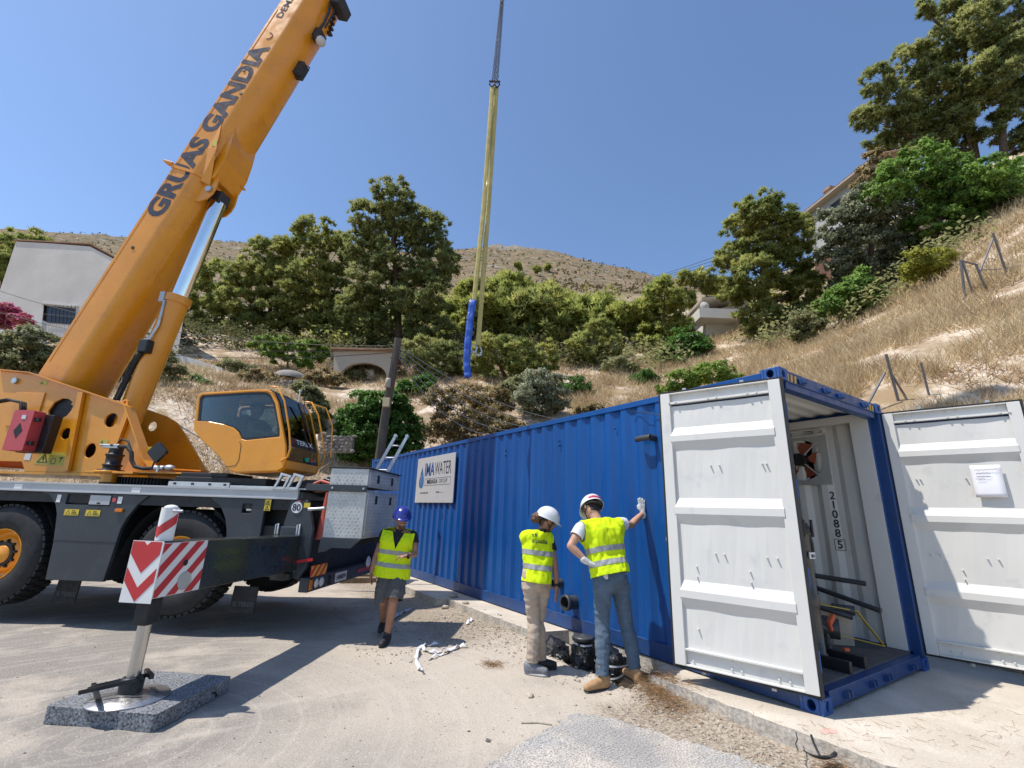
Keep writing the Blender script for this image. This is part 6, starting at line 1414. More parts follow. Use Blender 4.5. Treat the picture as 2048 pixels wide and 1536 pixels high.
b, ax = person(J, org, "worker in white helmet, yellow vest and jeans leaning a gloved hand on container", m_skin2, m_hair, None, opts=dict(build=1.0, handL=hL, handR=hR))
undershirt(b, org, J, ax, m_tee_w); sleeves(b, org, J, ax, m_tee_w, .52, .020)
v_, bvh = vest(b, org, J, ax, hem=-.00, vneck=False, flare=.02, b1=.245, b2=.115)
trousers(b, org, J, ax, m_jean, ('s', .96), ('s', .96), .010, .019, .010, 13)
for S, fd in (('L', -RH * .75 - FH * .35 + RH * .0), ('R', -RH * .25 + FH * .8)): make_shoe(b, org, J['an' + S] - V3(0, 0, .10), fd, m_boot, m_sole, .30, .10, name="boot")
helmet(b, org, J['head'], J['hup'], J['hfr'], m_hat_w, .128, red=True)
for S, hd in (('L', hL), ('R', hR)): finish(remesh([[(q, r * 1.22 + .001) for q, r in p] for p in hand_prims(J['wr' + S], unit(hd[0]), unit(hd[1]), unit(hd[2]), hd[3], .98, spread=hd[4] if len(hd) > 4 else .06)] + [cap(J['wr' + S] - unit(hd[0]) * .03, J['wr' + S] + unit(hd[0]) * .02, .036, .031)], .006, 2), "work_glove", [m_glove], b, org)
# ---------- woman in the middle
J = PJ(5.42, dict(pelvis=(1073, 1158, .0), neck=(1082, 1062, .03), head=(1094, 1040, .07), shL=(1055, 1071, .02), shR=(1098, 1075, .10), elL=(1060, 1124, .34), wrL=(1084, 1146, .42), elR=(1110, 1130, .02), wrR=(1113, 1172, .02),
              hipL=(1060, 1172, -.03), hipR=(1086, 1173, .05), knL=(1068, 1242, .03), knR=(1076, 1244, .12), anL=(1064, 1318, -.02), anR=(1083, 1302, .16)))
J['anL'][2] = yard_z(J['anL'][0], J['anL'][1]) + .085; J['anR'][2] = yard_z(J['anR'][0], J['anR'][1]) + .085
J['hup'] = unit(V3(0, 0, 1) * .9 + RH * .35); J['hfr'] = unit(RH * .85 + FH * .30 - V3(0, 0, .45)); org = V3((J['anL'][0] + J['anR'][0]) / 2, (J['anL'][1] + J['anR'][1]) / 2, G0)
dn = V3(0, 0, -1.)
hR = (unit(dn + RH * .03), unit(RH * .8 - FH * .3), unit(RH * .5 + FH * .8), .14); hL = (unit(FH * .7 + dn * .4 + RH * .3), -RH, V3(0, 0, 1), .4)
b, ax = person(J, org, "woman in white helmet, yellow vest and beige trousers seen from behind", m_skin, m_hairb, None, opts=dict(build=.86, handL=hL, handR=hR))
undershirt(b, org, J, ax, m_tee_b); sleeves(b, org, J, ax, m_tee_b, .48, sides='R'); collar(b, org, J, ax, m_tee_b)
v_, bvh = vest(b, org, J, ax, hem=.03, vneck=False, flare=.0, b1=.30, b2=.155, arm=.20, cutL=False, slim=.6)
bk = -ax['fr']; ex = ax['rt']; ey = np.cross(bk, ex) * (1 if np.cross(bk, ex) @ ax['up'] > 0 else -1)
leafs = [[(-.005, .075), (.006, .088), (.020, .083), (.010, .072)], [(.020, .082), (.036, .098), (.054, .092), (.042, .078)], [(.028, .066), (.045, .078), (.058, .070), (.040, .062)], [(.006, .058), (.018, .070), (.026, .064), (.014, .055)]]
wrap_text(bvh, "aqualia", ax['ch'] - ex * .115 + ey * .03, ex, ey, bk, .085, m_ink, v_, org, .001, .185)
for lf_ in leafs: wrap_text(bvh, "", ax['ch'] - ex * .115 + ey * .03, ex, ey, bk, .085, m_ink, v_, org, extra=[lf_]).name = "logo_leaf"
trousers(b, org, J, ax, m_beigep, ('s', .93), ('s', .95), .014, .024, .013, 10)
make_shoe(b, org, J['anL'] - V3(0, 0, .085), RH * .95 - FH * .25, m_shoe_g, m_sole_l, .26); make_shoe(b, org, J['anR'] - V3(0, 0, .085), RH * .95 + FH * .1, m_shoe_b, m_sole, .26)
helmet(b, org, J['head'], J['hup'], J['hfr'], m_hat_w, .128)
bun = J['head'] - J['hfr'] * .13 - J['hup'] * .04; mb = MB(); bm = bmesh.new(); bmesh.ops.create_icosphere(bm, subdivisions=3, radius=.062)
for v in bm.verts: v.co *= 1 + .28 * noise.noise(v.co * 34)
me = bpy.data.meshes.new("hair_bun"); bm.to_mesh(me); bm.free(); me.materials.append(m_hairb); o = bpy.data.objects.new("hair_bun", me); COL.objects.link(o); o.parent = b; o.location = tuple(bun - org)
mb = MB(); wr = J['wrR']; mb.lathe([(.034, -.012), (.037, 0), (.034, .012)], wr + V3(0, 0, .012), (0, 0, 1), 16); mb.build("wrist_watch", m_strap, b, org=org)
# ---------- man at left, walking towards the camera
J = PJ(6.40, dict(pelvis=(784, 1146, .0), neck=(800, 1058, .0), head=(804, 1036, -.05), shL=(826, 1069, .02), shR=(770, 1066, -.02), elL=(830, 1108, -.02), wrL=(814, 1112, -.20), elR=(753, 1110, -.02), wrR=(743, 1142, -.06),
              hipL=(795, 1158, -.02), hipR=(773, 1158, .02), knL=(786, 1204, -.12), knR=(767, 1204, .04), anL=(774, 1268, -.05), anR=(766, 1243, .42)))
J['anL'][2] = yard_z(J['anL'][0], J['anL'][1]) + .09; J['anR'][2] = yard_z(J['anR'][0], J['anR'][1]) + .15
J['hup'] = unit(V3(0, 0, 1) - FH * .18 + RH * .03); J['hfr'] = unit(-FH * .85 + RH * .35 - V3(0, 0, .38)); org = V3(J['anL'][0], J['anL'][1], G0)
hR = (unit(dn + RH * .05 - FH * .1), unit(-RH), unit(-FH), .25); hL = (unit(-RH * .9 - V3(0, 0, .1) - FH * .2), V3(0, 0, 1), unit(-FH + RH * .1), .55)
b, ax = person(J, org, "bearded man in blue helmet, yellow vest and grey shorts walking forward", m_skin, m_hair, None, opts=dict(build=1.0, handL=hL, handR=hR, beard=True))
undershirt(b, org, J, ax, m_tee_b); sleeves(b, org, J, ax, m_tee_b, .45); collar(b, org, J, ax, m_tee_b)
v_, bvh = vest(b, org, J, ax, hem=.05, vneck=True, flare=.03, b1=.31, b2=.155)
trousers(b, org, J, ax, m_short, ('t', .90), ('t', .92), .022, .03, .014, 9, "shorts", .03)
make_shoe(b, org, J['anL'] - V3(0, 0, .09), -FH * .95 - RH * .12, m_shoe_b, m_sole, .29); make_shoe(b, org, J['anR'] - V3(0, 0, .10), -FH * .9 + RH * .05, m_shoe_b, m_sole, .29)
helmet(b, org, J['head'], J['hup'], J['hfr'], m_hat_b, .13, strap=False)
hc, hf, hu, hr = ax['hc'], ax['hf'], ax['hu'], ax['hr']; mb = MB()
for s in (-1, 1):
    mb.add([hc + hf * .108 + hr * s * .008 + hu * .022, hc + hf * .094 + hr * s * .062 + hu * .024, hc + hf * .090 + hr * s * .060 - hu * .008, hc + hf * .104 + hr * s * .020 - hu * .014], [(0, 1, 2, 3)] if s < 0 else [(3, 2, 1, 0)]); mb.tube([hc + hf * .092 + hr * s * .062 + hu * .018, hc - hf * .01 + hr * s * .095 + hu * .014], .004, 5)
mb.tube([hc + hf * .107 - hr * .012 + hu * .014, hc + hf * .107 + hr * .012 + hu * .014], .004, 5); g = mb.build("sunglasses", m_black, b, org=org); md = g.modifiers.new("t", 'SOLIDIFY'); md.thickness = .004
mb = MB(); mb.cyl(J['wrL'] + RH * .005, J['wrL'] + RH * .03, .034, n=14); mb.build("wrist_watch", m_strap, b, org=org)
# ---------- crane operator seated in the cab
def cl(x, y, z): return cw((x, y, z))
J = dict(pelvis=cl(.40, .44, 2.36), neck=cl(.42, .44, 2.72), head=cl(.46, .43, 2.815), shL=cl(.42, .64, 2.66), shR=cl(.42, .25, 2.66), elL=cl(.62, .66, 2.47), wrL=cl(.82, .58, 2.46), elR=cl(.60, .22, 2.47), wrR=cl(.80, .30, 2.44), hipL=cl(.45, .54, 2.33), hipR=cl(.45, .34, 2.33), knL=cl(.85, .56, 2.38), knR=cl(.85, .32, 2.38), anL=cl(.95, .56, 2.02), anR=cl(.95, .32, 2.02))
lx, ly = cl(1, 0, 0) - cl(0, 0, 0), cl(0, 1, 0) - cl(0, 0, 0); J['hup'] = V3(0, 0, 1) ; J['hfr'] = unit(lx - ly * .45); org = J['pelvis'] - V3(0, 0, .1)
hd = (lx, V3(0, 0, 1), ly, .7); b, ax = person(J, org, "crane operator in dark cap and glasses sitting behind the cab window", m_skin2, m_hair, None, opts=dict(build=.9, vox=.014, handL=hd, handR=(lx, V3(0, 0, 1), -ly, .7)))
undershirt(b, org, J, ax, m_tee_b); sleeves(b, org, J, ax, m_tee_b, .6); trousers(b, org, J, ax, m_short, ('s', .9), ('s', .9))
mb = MB(); hc = J['head']; vs = []; mb.sphere(hc + V3(0, 0, .035), .105, 18, 8, (1.05, .95, .8), True); mb.obox(hc + J['hfr'] * .13 + V3(0, 0, .045), J['hfr'] * .05, np.cross(J['hfr'], (0, 0, 1)) * .07, V3(0, 0, .006)); mb.build("cap", m_tee_b, b, org=org)
# ================================================================== vegetation
def fast_mesh(name, V, F, mat, smooth=False, N=None):
    if N is not None:                     # turn each leaf so that it faces with its clump, then shade it with the clump's normal
        V = np.asarray(V, float); F = np.asarray(F); a, b_, c = V[F[:, 0]], V[F[:, 1]], V[F[:, 2]]; g = np.cross(b_ - a, c - a); fl = np.einsum('ij,ij->i', g, N) < 0
        F = np.where(fl[:, None], F[:, ::-1], F); me = fast_mesh(name, V, F, mat, True); vn = np.zeros_like(V); vn[F.ravel()] = np.repeat(N, F.shape[1], 0); me.normals_split_custom_set_from_vertices(vn.tolist()); return me
    V = np.asarray(V, np.float32); F = np.asarray(F, np.int32); k = F.shape[1]
    me = bpy.data.meshes.new(name); me.vertices.add(len(V)); me.vertices.foreach_set("co", V.ravel())
    me.loops.add(F.size); me.loops.foreach_set("vertex_index", F.ravel()); me.polygons.add(len(F)); me.polygons.foreach_set("loop_start", np.arange(len(F), dtype=np.int32) * k)
    me.polygons.foreach_set("use_smooth", [smooth] * len(F))
    me.materials.append(mat); me.update(calc_edges=True); return me
def rdir(n): d = rng.normal(size=(n, 3)); return d / np.linalg.norm(d, axis=1, keepdims=True)
def clump_n(O, m): q = O + rdir(m) * .55 + np.array((0, 0, .15)); return q / np.linalg.norm(q, axis=1, keepdims=True)
def needles(C, O, K, ln, wd):            # C tuft centres, O outward dirs -> needle-spray triangles
    n = len(C); C = np.repeat(C, K, 0); O = np.repeat(O, K, 0)
    d = O * 0.55 + rdir(n * K) * 0.8 + np.array((0, 0, .25)); d /= np.linalg.norm(d, axis=1, keepdims=True)
    s = np.cross(d, rdir(n * K)); s /= np.linalg.norm(s, axis=1, keepdims=True) + 1e-9
    L_ = (ln * rng.uniform(.6, 1.25, n * K))[:, None]; W = (wd * rng.uniform(.7, 1.3, n * K))[:, None]
    base = C + d * L_ * .08
    V = np.stack([base - s * W / 2, base + s * W / 2, C + d * L_], 1).reshape(-1, 3)
    return V, np.arange(len(V)).reshape(-1, 3), clump_n(O, n * K)
def leaves(C, O, K, spread, ln, wd):     # broad leaves: diamond quads scattered round each tuft centre
    n = len(C); C = np.repeat(C, K, 0) + rdir(n * K) * (spread * rng.uniform(.2, 1, n * K))[:, None]; O = np.repeat(O, K, 0)
    nr = O * .5 + rdir(n * K) * .7 + np.array((0, 0, .45)); nr /= np.linalg.norm(nr, axis=1, keepdims=True)
    d = np.cross(nr, rdir(n * K)); d /= np.linalg.norm(d, axis=1, keepdims=True) + 1e-9; s = np.cross(nr, d)
    L_ = (ln * rng.uniform(.6, 1.2, n * K))[:, None]; W = (wd * rng.uniform(.7, 1.2, n * K))[:, None]
    V = np.stack([C - d * L_ / 2, C + s * W / 2 + nr * W * .12, C + d * L_ / 2 - nr * W * .1, C - s * W / 2 + nr * W * .12], 1).reshape(-1, 3)
    return V, np.arange(len(V)).reshape(-1, 4), clump_n(O, n * K)
def crown_points(lobes, dens=1.0, per=15, top=.35, puff=1.0):
    """lobes: (centre, rx, ry, rz, n); foliage gathers in pads (sub-clumps) that leave gaps between them"""
    C, O = [], []
    for c, rx, ry, rz, nn in lobes:
        n = max(6, int(nn * dens * 1.25)); d = rdir(n); rad = (.40 + .60 * rng.uniform(0, 1, n) ** .5)[:, None]; wisp = rng.uniform(0, 1, n) < .22; rad[wisp] *= 1.2
        sc = c + d * rad * np.array((rx, ry, rz))
        for k in range(n):
            rs = (rng.uniform(.10, .17) if wisp[k] else rng.uniform(.16, .33)) * puff * (rx + rz) / 2; m = per // 2 if wisp[k] else per
            e = rdir(m); e[:, 2] = np.where(e[:, 2] < -.1, e[:, 2] * -top, e[:, 2]); e /= np.linalg.norm(e, axis=1, keepdims=True)
            C.append(sc[k] + e * rs * np.array((1.2, 1.2, .60)) * rng.uniform(.45, 1.0, m)[:, None]); O.append(e * .75 + d[k] * .45)
    C = np.concatenate(C); O = np.concatenate(O); O /= np.linalg.norm(O, axis=1, keepdims=True) + 1e-9; return C, O
def px_lobes(L_, D, squash=.85, jit=.5):
    out = []
    for px, py, rx, ry in L_:
        r1, r2 = rx * D / FPX, ry * D / FPX; c = at(px, py, D + rng.uniform(-jit, jit) * r1 * 1.2); out.append((c, r1, r1 * squash, r2, min(42, max(9, rx * ry / 48))))
    return out
m_bark = M("pine_bark", (0.095, 0.07, 0.05), 0.95, var=0.3, vscale=6, bump=.03, bscale=14)
m_bark2 = M("grey_bark", (0.12, 0.105, 0.085), 0.95, var=0.3, vscale=8, bump=.02, bscale=20)
def trunk_mesh(mb, base, top, r0, lobes, lean=.3, nl=7, limb=.35):
    base, top = np.asarray(base), np.asarray(top); H = np.linalg.norm(top - base); n = 9
    w = [base + (top - base) * t + RH * math.sin(t * 4 + base[0]) * .012 * H + FH * math.sin(t * 5 + 1) * .012 * H for t in np.linspace(0, 1, n)]
    mb.tube(w, [r0 * (1 - .85 * t) for t in np.linspace(0, 1, n)], 9)
    for c, rx, ry, rz, _n in lobes:
        t = np.clip(((c[2] - base[2]) / max(.1, top[2] - base[2])) - .18, .12, .95); k = t * (n - 1); i = int(min(k, n - 2)); p = w[i] + (w[i + 1] - w[i]) * (k - i)
        m = (p + c) / 2 + V3(0, 0, -.06 * np.linalg.norm(c - p)); mb.tube([p, m, c], [r0 * limb * (1 - t * .5), r0 * limb * .6, r0 * .08], 6)
        for q in range(3):
            e = c + rdir(1)[0] * np.array((rx, ry, rz)) * .75; mb.tube([m, (m + e) / 2 + V3(0, 0, .05), e], [r0 * .14, r0 * .09, r0 * .03], 5)
def make_tree(name, label, cat, lobes, base, mat, kind='pine', r0=.22, dens=1.0, per=14, K=None, ln=8.5, wd=2.7, bark=None, D=30, group=None, top=None, spread=6, puff=1.0):
    K = K or (15 if kind == 'pine' else 8); C, O = crown_points(lobes, dens, per, puff=puff); u_ = D / FPX; ln, wd, spread = ln * u_, wd * u_, spread * u_
    V, F, N = needles(C, O, K, ln, wd) if kind == 'pine' else leaves(C, O, K, spread, ln, wd)
    base = np.asarray(base, float); o = empty(name, tuple(base), 0, label, cat, group)
    me = fast_mesh("crown", V - base, F, mat, N=N); cr = bpy.data.objects.new("crown", me); COL.objects.link(cr); cr.parent = o
    if top is None: i = int(np.argmax([l[0][2] for l in lobes])); top = lobes[i][0]
    mb = MB(); trunk_mesh(mb, base, top, r0, lobes); mb.build("trunk", bark or m_bark, o, org=base)
    return o
def base_at(px, py, D): p = at(px, py, D); return V3(p[0], p[1], drop(p[0], p[1]) - .1)
lf_pine = leaf_mat("pine_needles", (0.263, 0.319, 0.09), (0.448, 0.448, 0.129), .48, .55)
lf_pine_d = leaf_mat("pine_needles_dark", (0.224, 0.274, 0.095), (0.386, 0.398, 0.134), .48, .5)
lf_pine_y = leaf_mat("pine_needles_bright", (0.302, 0.364, 0.084), (0.482, 0.493, 0.129), .48, .6)
lf_oak = leaf_mat("holm_oak_leaf", (0.22, 0.25, 0.15), (0.34, 0.36, 0.23), .48, .8)
lf_green = leaf_mat("green_leaf", (0.168, 0.302, 0.062), (0.269, 0.414, 0.09), .48, .7)
lf_bright = leaf_mat("bright_leaf", (0.19, 0.31, 0.055), (0.28, 0.39, 0.08), .48, 1.0)
lf_citrus = leaf_mat("citrus_leaf", (0.085, 0.19, 0.036), (0.14, 0.27, 0.055), .48, 1.3, .4)
lf_yellow = leaf_mat("yellow_leaf", (0.314, 0.336, 0.056), (0.426, 0.426, 0.078), .48, 1.5)
lf_olive = leaf_mat("olive_leaf", (0.3, 0.33, 0.21), (0.4, 0.42, 0.28), .48, 1.4)
lf_dry = leaf_mat("dry_leaf", (0.28, 0.235, 0.115), (0.42, 0.32, 0.155), .48, 2.0)
lf_shrub = leaf_mat("shrub_leaf", (0.24, 0.26, 0.12), (0.36, 0.36, 0.17), .48, 1.6)
lf_under = leaf_mat("undergrowth_leaf_shaded", (0.10, 0.115, 0.055), (0.17, 0.17, 0.075), .35, .5)  # leaf colour darkened to stand in for shade beneath the pines
lf_pink = leaf_mat("pink_flower", (0.55, 0.12, 0.28), (0.6, 0.2, 0.2), .48, 3)
GP = "pines on the slope"
def pine(label, D, L_, bx, by, mat, grp=GP, **k):
    return make_tree("pine_tree", label, "tree", px_lobes(L_, D), base_at(bx, by, D), mat, group=grp, D=D, **k)
pine("tall dark pine behind the utility pole, tallest in the middle group", 36, [(787, 392, 42, 30), (745, 440, 45, 35), (800, 445, 50, 40), (860, 470, 45, 38), (730, 500, 42, 45), (800, 520, 60, 45), (872, 530, 42, 45), (760, 580, 60, 45), (840, 590, 55, 40), (720, 620, 45, 40), (790, 660, 60, 40), (860, 655, 45, 35), (740, 700, 45, 30)], 790, 740, lf_pine_d, r0=.32)
pine("rounded olive-green pine directly left of the tallest pine", 40, [(640, 470, 45, 28), (600, 500, 45, 35), (668, 525, 38, 42), (615, 560, 55, 40), (670, 595, 40, 40), (600, 625, 50, 40), (655, 660, 45, 35), (700, 655, 35, 40)], 640, 720, lf_pine, r0=.28)
pine("mid-size pine standing left of the rounded pine behind the cab", 41, [(545, 505, 40, 30), (505, 545, 42, 35), (555, 565, 42, 38), (480, 595, 40, 35), (535, 625, 50, 35), (490, 655, 45, 30), (560, 670, 40, 25)], 530, 710, lf_pine, r0=.25)
pine("light green pine showing just right of the crane lift cylinder", 43, [(425, 550, 32, 28), (398, 590, 32, 32), (440, 600, 32, 32), (380, 640, 28, 32), (425, 655, 40, 30), (455, 630, 25, 30)], 420, 705, lf_pine_y, r0=.2)
pine("broad yellowish pine right behind the hanging slings", 41, [(940, 590, 38, 30), (1005, 595, 45, 30), (1062, 630, 42, 35), (955, 645, 50, 40), (1025, 670, 55, 40), (900, 690, 45, 42), (1085, 690, 32, 35), (970, 715, 55, 38), (1040, 740, 50, 32)], 985, 775, lf_pine_y, r0=.3)
pine("shadowed pine low between the pole and the sling sleeve", 28, [(850, 705, 45, 36), (895, 720, 40, 34), (835, 745, 38, 26), (880, 755, 42, 24)], 865, 790, lf_pine_d, r0=.16)
pine("low dark pine filling the gap right of the sling sleeve", 27.5, [(985, 700, 42, 32), (1030, 715, 42, 34), (960, 735, 40, 28), (1010, 755, 48, 24), (1065, 745, 34, 28), (1095, 715, 26, 28)], 1015, 785, lf_pine, r0=.16)
pine("small pine in front of the distant white building", 33, [(1195, 655, 30, 20), (1168, 695, 30, 30), (1212, 690, 32, 30), (1190, 735, 42, 26), (1150, 735, 22, 22)], 1190, 752, lf_pine, r0=.15)
pine("pine left of the white house by the grassy slope", 38, [(1330, 590, 42, 30), (1290, 625, 28, 38), (1350, 635, 42, 35), (1310, 675, 40, 35), (1365, 690, 35, 30), (1325, 715, 40, 25)], 1325, 745, lf_pine_y, r0=.2)
pine("dark pine rising just behind the white house roof", 50, [(1385, 570, 36, 24), (1420, 560, 36, 24), (1365, 600, 30, 24), (1440, 590, 30, 25)], 1400, 660, lf_pine, r0=.2)
pine("large pine between white house and tiled-roof house", 33, [(1522, 420, 42, 34), (1480, 460, 38, 36), (1560, 440, 36, 34), (1525, 490, 52, 40), (1595, 465, 34, 36), (1462, 515, 32, 30), (1580, 525, 46, 40), (1500, 555, 50, 38), (1555, 590, 55, 36), (1470, 580, 35, 30), (1612, 575, 34, 36), (1520, 635, 55, 32), (1590, 640, 42, 28), (1440, 525, 16, 16)], 1535, 690, lf_pine, r0=.32)
make_tree("holm_oak", "grey-green round oak tree below the tiled-roof house", "tree", px_lobes([(1738, 415, 55, 42), (1690, 455, 50, 45), (1785, 450, 50, 48), (1735, 495, 65, 48), (1815, 515, 42, 48), (1675, 520, 42, 40), (1765, 555, 65, 38), (1700, 565, 40, 28)], 30), base_at(1745, 600, 30), lf_oak, 'leaf', D=30, r0=.28, ln=6.5, wd=3.6, bark=m_bark2)
make_tree("leafy_tree", "bright green leafy tree left of the two pine trunks", "tree", px_lobes([(1800, 345, 45, 35), (1862, 325, 48, 36), (1770, 385, 42, 32), (1835, 390, 55, 42), (1895, 395, 50, 42), (1870, 450, 55, 38), (1925, 455, 42, 36), (1905, 335, 42, 34), (1930, 385, 40, 34)], 28), base_at(1850, 520, 28), lf_green, 'leaf', D=28, r0=.2, ln=6.5, wd=3.6, bark=m_bark2, group="leafy trees on the right bank")
make_tree("leafy_tree", "bright green leafy tree at the right picture edge under pines", "tree", px_lobes([(1955, 365, 50, 34), (2010, 385, 50, 40), (1965, 420, 50, 40), (2040, 440, 45, 45), (1990, 455, 42, 26), (2070, 380, 45, 45), (1985, 340, 40, 24), (2035, 350, 36, 24)], 27), base_at(1995, 480, 27), lf_green, 'leaf', D=27, r0=.2, ln=6.5, wd=3.6, bark=m_bark2, group="leafy trees on the right bank")
make_tree("leafy_tree", "yellowish sparse tree touching the tiled roof corner", "tree", px_lobes([(1755, 335, 36, 30), (1735, 370, 28, 28), (1785, 365, 30, 26)], 33), base_at(1765, 430, 33), lf_dry, 'leaf', D=33, r0=.14, ln=6.5, wd=3.6, bark=m_bark2)
pine("tall leaning pine with bare trunk at upper right, the left of two", 40, [(1752, 165, 30, 28), (1735, 235, 28, 30), (1790, 200, 42, 40), (1822, 130, 42, 36), (1800, 265, 45, 30), (1872, 180, 50, 42), (1895, 90, 45, 42), (1850, 250, 48, 34), (1765, 290, 32, 18), (1920, 235, 40, 32), (1910, 20, 30, 30), (1925, 285, 34, 20), (1850, 20, 20, 20), (1880, 285, 40, 24), (1830, 305, 36, 20), (1945, 180, 36, 36)], 1962, 345, lf_pine_d, "tall pines at upper right", r0=.34)
pine("tall pine with bare trunk cut by the right picture edge", 38, [(1965, 45, 45, 42), (2020, 20, 50, 45), (2035, 110, 48, 45), (1985, 150, 42, 40), (2050, 195, 42, 38), (2005, 215, 30, 26), (2075, 270, 40, 30), (1975, -40, 60, 40), (2090, 60, 55, 55), (1990, 265, 26, 18), (2045, 285, 30, 18), (1995, 100, 40, 36)], 2012, 345, lf_pine_d, "tall pines at upper right", r0=.30, top=at(2005, 60, 38))
def bush(label, D, L_, mat, bx, by, ln=6.0, wd=3.0, name="shrub", grp=None, r0=.05, kind='leaf', bark=None, dens=1.9, per=14, puff=1.45):
    return make_tree(name, label, "shrub", px_lobes(L_, D), base_at(bx, by, D), mat, kind, r0=r0, D=D, ln=ln, wd=wd, group=grp, bark=bark or m_bark2, dens=dens, per=per, puff=puff)
bush("dark round bush beside the white house's grassy bank", 33, [(1375, 685, 36, 30), (1350, 715, 36, 26), (1400, 710, 32, 30), (1370, 735, 40, 18)], lf_citrus, 1375, 750)
bush("yellow-green bush glowing at the foot of the right trees", 23, [(1835, 525, 30, 22), (1870, 520, 30, 20), (1850, 545, 42, 18), (1885, 535, 18, 14)], lf_yellow, 1850, 570, 8, 2.2)
bush("low green creeper below the grey-green oak", 27, [(1690, 590, 36, 22), (1725, 570, 28, 30), (1650, 615, 28, 18), (1700, 620, 40, 16), (1745, 600, 25, 25)], lf_green, 1695, 640, 6.5, 4)
bush("small grey-green bush alone on the dry slope", 25, [(1605, 640, 22, 24), (1628, 655, 20, 20), (1600, 668, 20, 16)], lf_shrub, 1612, 690, 6, 2.5)
bush("bright green weeds behind the container roof", 16.5, [(1370, 762, 40, 18), (1425, 748, 42, 18), (1335, 780, 28, 12), (1460, 760, 25, 12)], lf_bright, 1400, 800, 6, 3, name="weed_clump")
bush("silvery olive bush behind the container's middle", 22, [(1085, 765, 38, 26), (1055, 790, 28, 26), (1110, 795, 30, 26), (1080, 815, 40, 22)], lf_olive, 1085, 840, 6.5, 2.4)
bush("dry brownish shrub above the container beside the pole cables", 18.5, [(880, 800, 36, 26), (930, 790, 36, 22), (905, 840, 45, 26), (965, 830, 40, 28), (860, 860, 30, 22), (930, 870, 45, 20), (1000, 850, 30, 22)], lf_dry, 920, 900, 6, 3, dens=1.3, per=12)
make_tree("orange_tree", "dark glossy orange tree behind the utility pole", "tree", px_lobes([(735, 815, 38, 32), (705, 850, 30, 38), (750, 860, 46, 42), (800, 850, 38, 40), (712, 895, 34, 30), (770, 900, 44, 30), (818, 885, 28, 32), (785, 815, 32, 28)], 16.9), base_at(755, 930, 16.9), lf_citrus, 'leaf', D=16.9, r0=.08, dens=1.7, puff=1.4, ln=6.5, wd=3.6, bark=m_bark2)
make_tree("fig_tree", "light green spreading vine tree left of the arched shed", "tree", px_lobes([(535, 690, 30, 16), (575, 695, 36, 20), (618, 700, 30, 18), (550, 712, 36, 12), (605, 722, 28, 14), (640, 710, 14, 12)], 28), base_at(575, 745, 28), lf_bright, 'leaf', D=28, r0=.09, ln=6.5, wd=3.6, bark=m_bark2)
bush("leafy shrub right behind the crane cab rails", 17, [(625, 790, 18, 14), (640, 825, 20, 20), (628, 850, 20, 14), (605, 775, 14, 10)], lf_shrub, 630, 880, 8, 4.5)
bush("grey-leaved bush at the left edge behind crane body", 21, [(20, 690, 36, 24), (70, 680, 36, 24), (40, 725, 50, 20), (95, 715, 30, 24), (10, 740, 30, 18)], lf_shrub, 50, 770, 6.5, 3, grp="bushes behind the crane body")
bush("grey-leaved bush between boom and lift cylinder", 20, [(235, 735, 30, 26), (270, 715, 30, 28), (300, 740, 28, 26), (225, 770, 25, 22), (330, 715, 22, 18), (345, 740, 20, 20)], lf_shrub, 275, 795, 6.5, 3, grp="bushes behind the crane body")
bush("pink flowering bougainvillea at the far left wall", 24, [(12, 622, 22, 14), (45, 640, 16, 10), (0, 645, 20, 12)], lf_pink, 20, 680, 5, 4)
for k, (px, py, D) in enumerate(((20, 500, 62), (60, 486, 66), (8, 525, 60))):
    pine(("round pine on the skyline at far left edge", "small pine on the skyline right of the far-left one", "low pine against the grey house's left corner")[k], D, [(px, py, 30, 24), (px - 22, py + 18, 24, 22), (px + 20, py + 22, 24, 22)], px, py + 45, lf_pine_y, "pines beyond the grey house", r0=.2)
for k, (px, py, D, rx, ry, mt) in enumerate(((470, 735, 26, 30, 16, 0), (515, 755, 23.5, 30, 16, 2), (700, 745, 28.5, 26, 16, 0), (840, 775, 24, 34, 24, 1), (985, 800, 21, 36, 26, 2), (1035, 775, 24, 30, 22, 0), (1010, 850, 18, 30, 20, 2), (1150, 775, 25, 30, 20, 1), (1240, 735, 31, 30, 20, 0), (1290, 760, 28, 26, 18, 1), (650, 755, 25.5, 30, 16, 2), (1180, 820, 20, 24, 14, 2), (395, 770, 21, 26, 14, 1))):
    bush(("low scrub clump on the terrace above the block wall", "dry scrub clump above the crane cab roof", "green scrub clump at the arched shed's left side", "dark scrub clump just right of the utility pole", "dry scrub clump under the sling sleeve", "green scrub clump right of the sling shackles", "dry scrub clump left of the silvery olive bush", "dark scrub clump right of the silvery olive bush", "scrub clump below the distant arched wall", "dark scrub clump left of the dark round bush", "dry scrub clump on the mound left of the shed", "dry scrub clump above the container between olive and weeds", "dark scrub clump beside the crane cab's rear corner")[k],
         D, [(px, py, rx, ry), (px - rx * .7, py + ry * .4, rx * .6, ry * .7), (px + rx * .7, py + ry * .35, rx * .6, ry * .7)], (lf_shrub, lf_citrus, lf_dry)[mt], px, py + ry * 1.6, grp="scrub clumps on the terraces", dens=1.5)
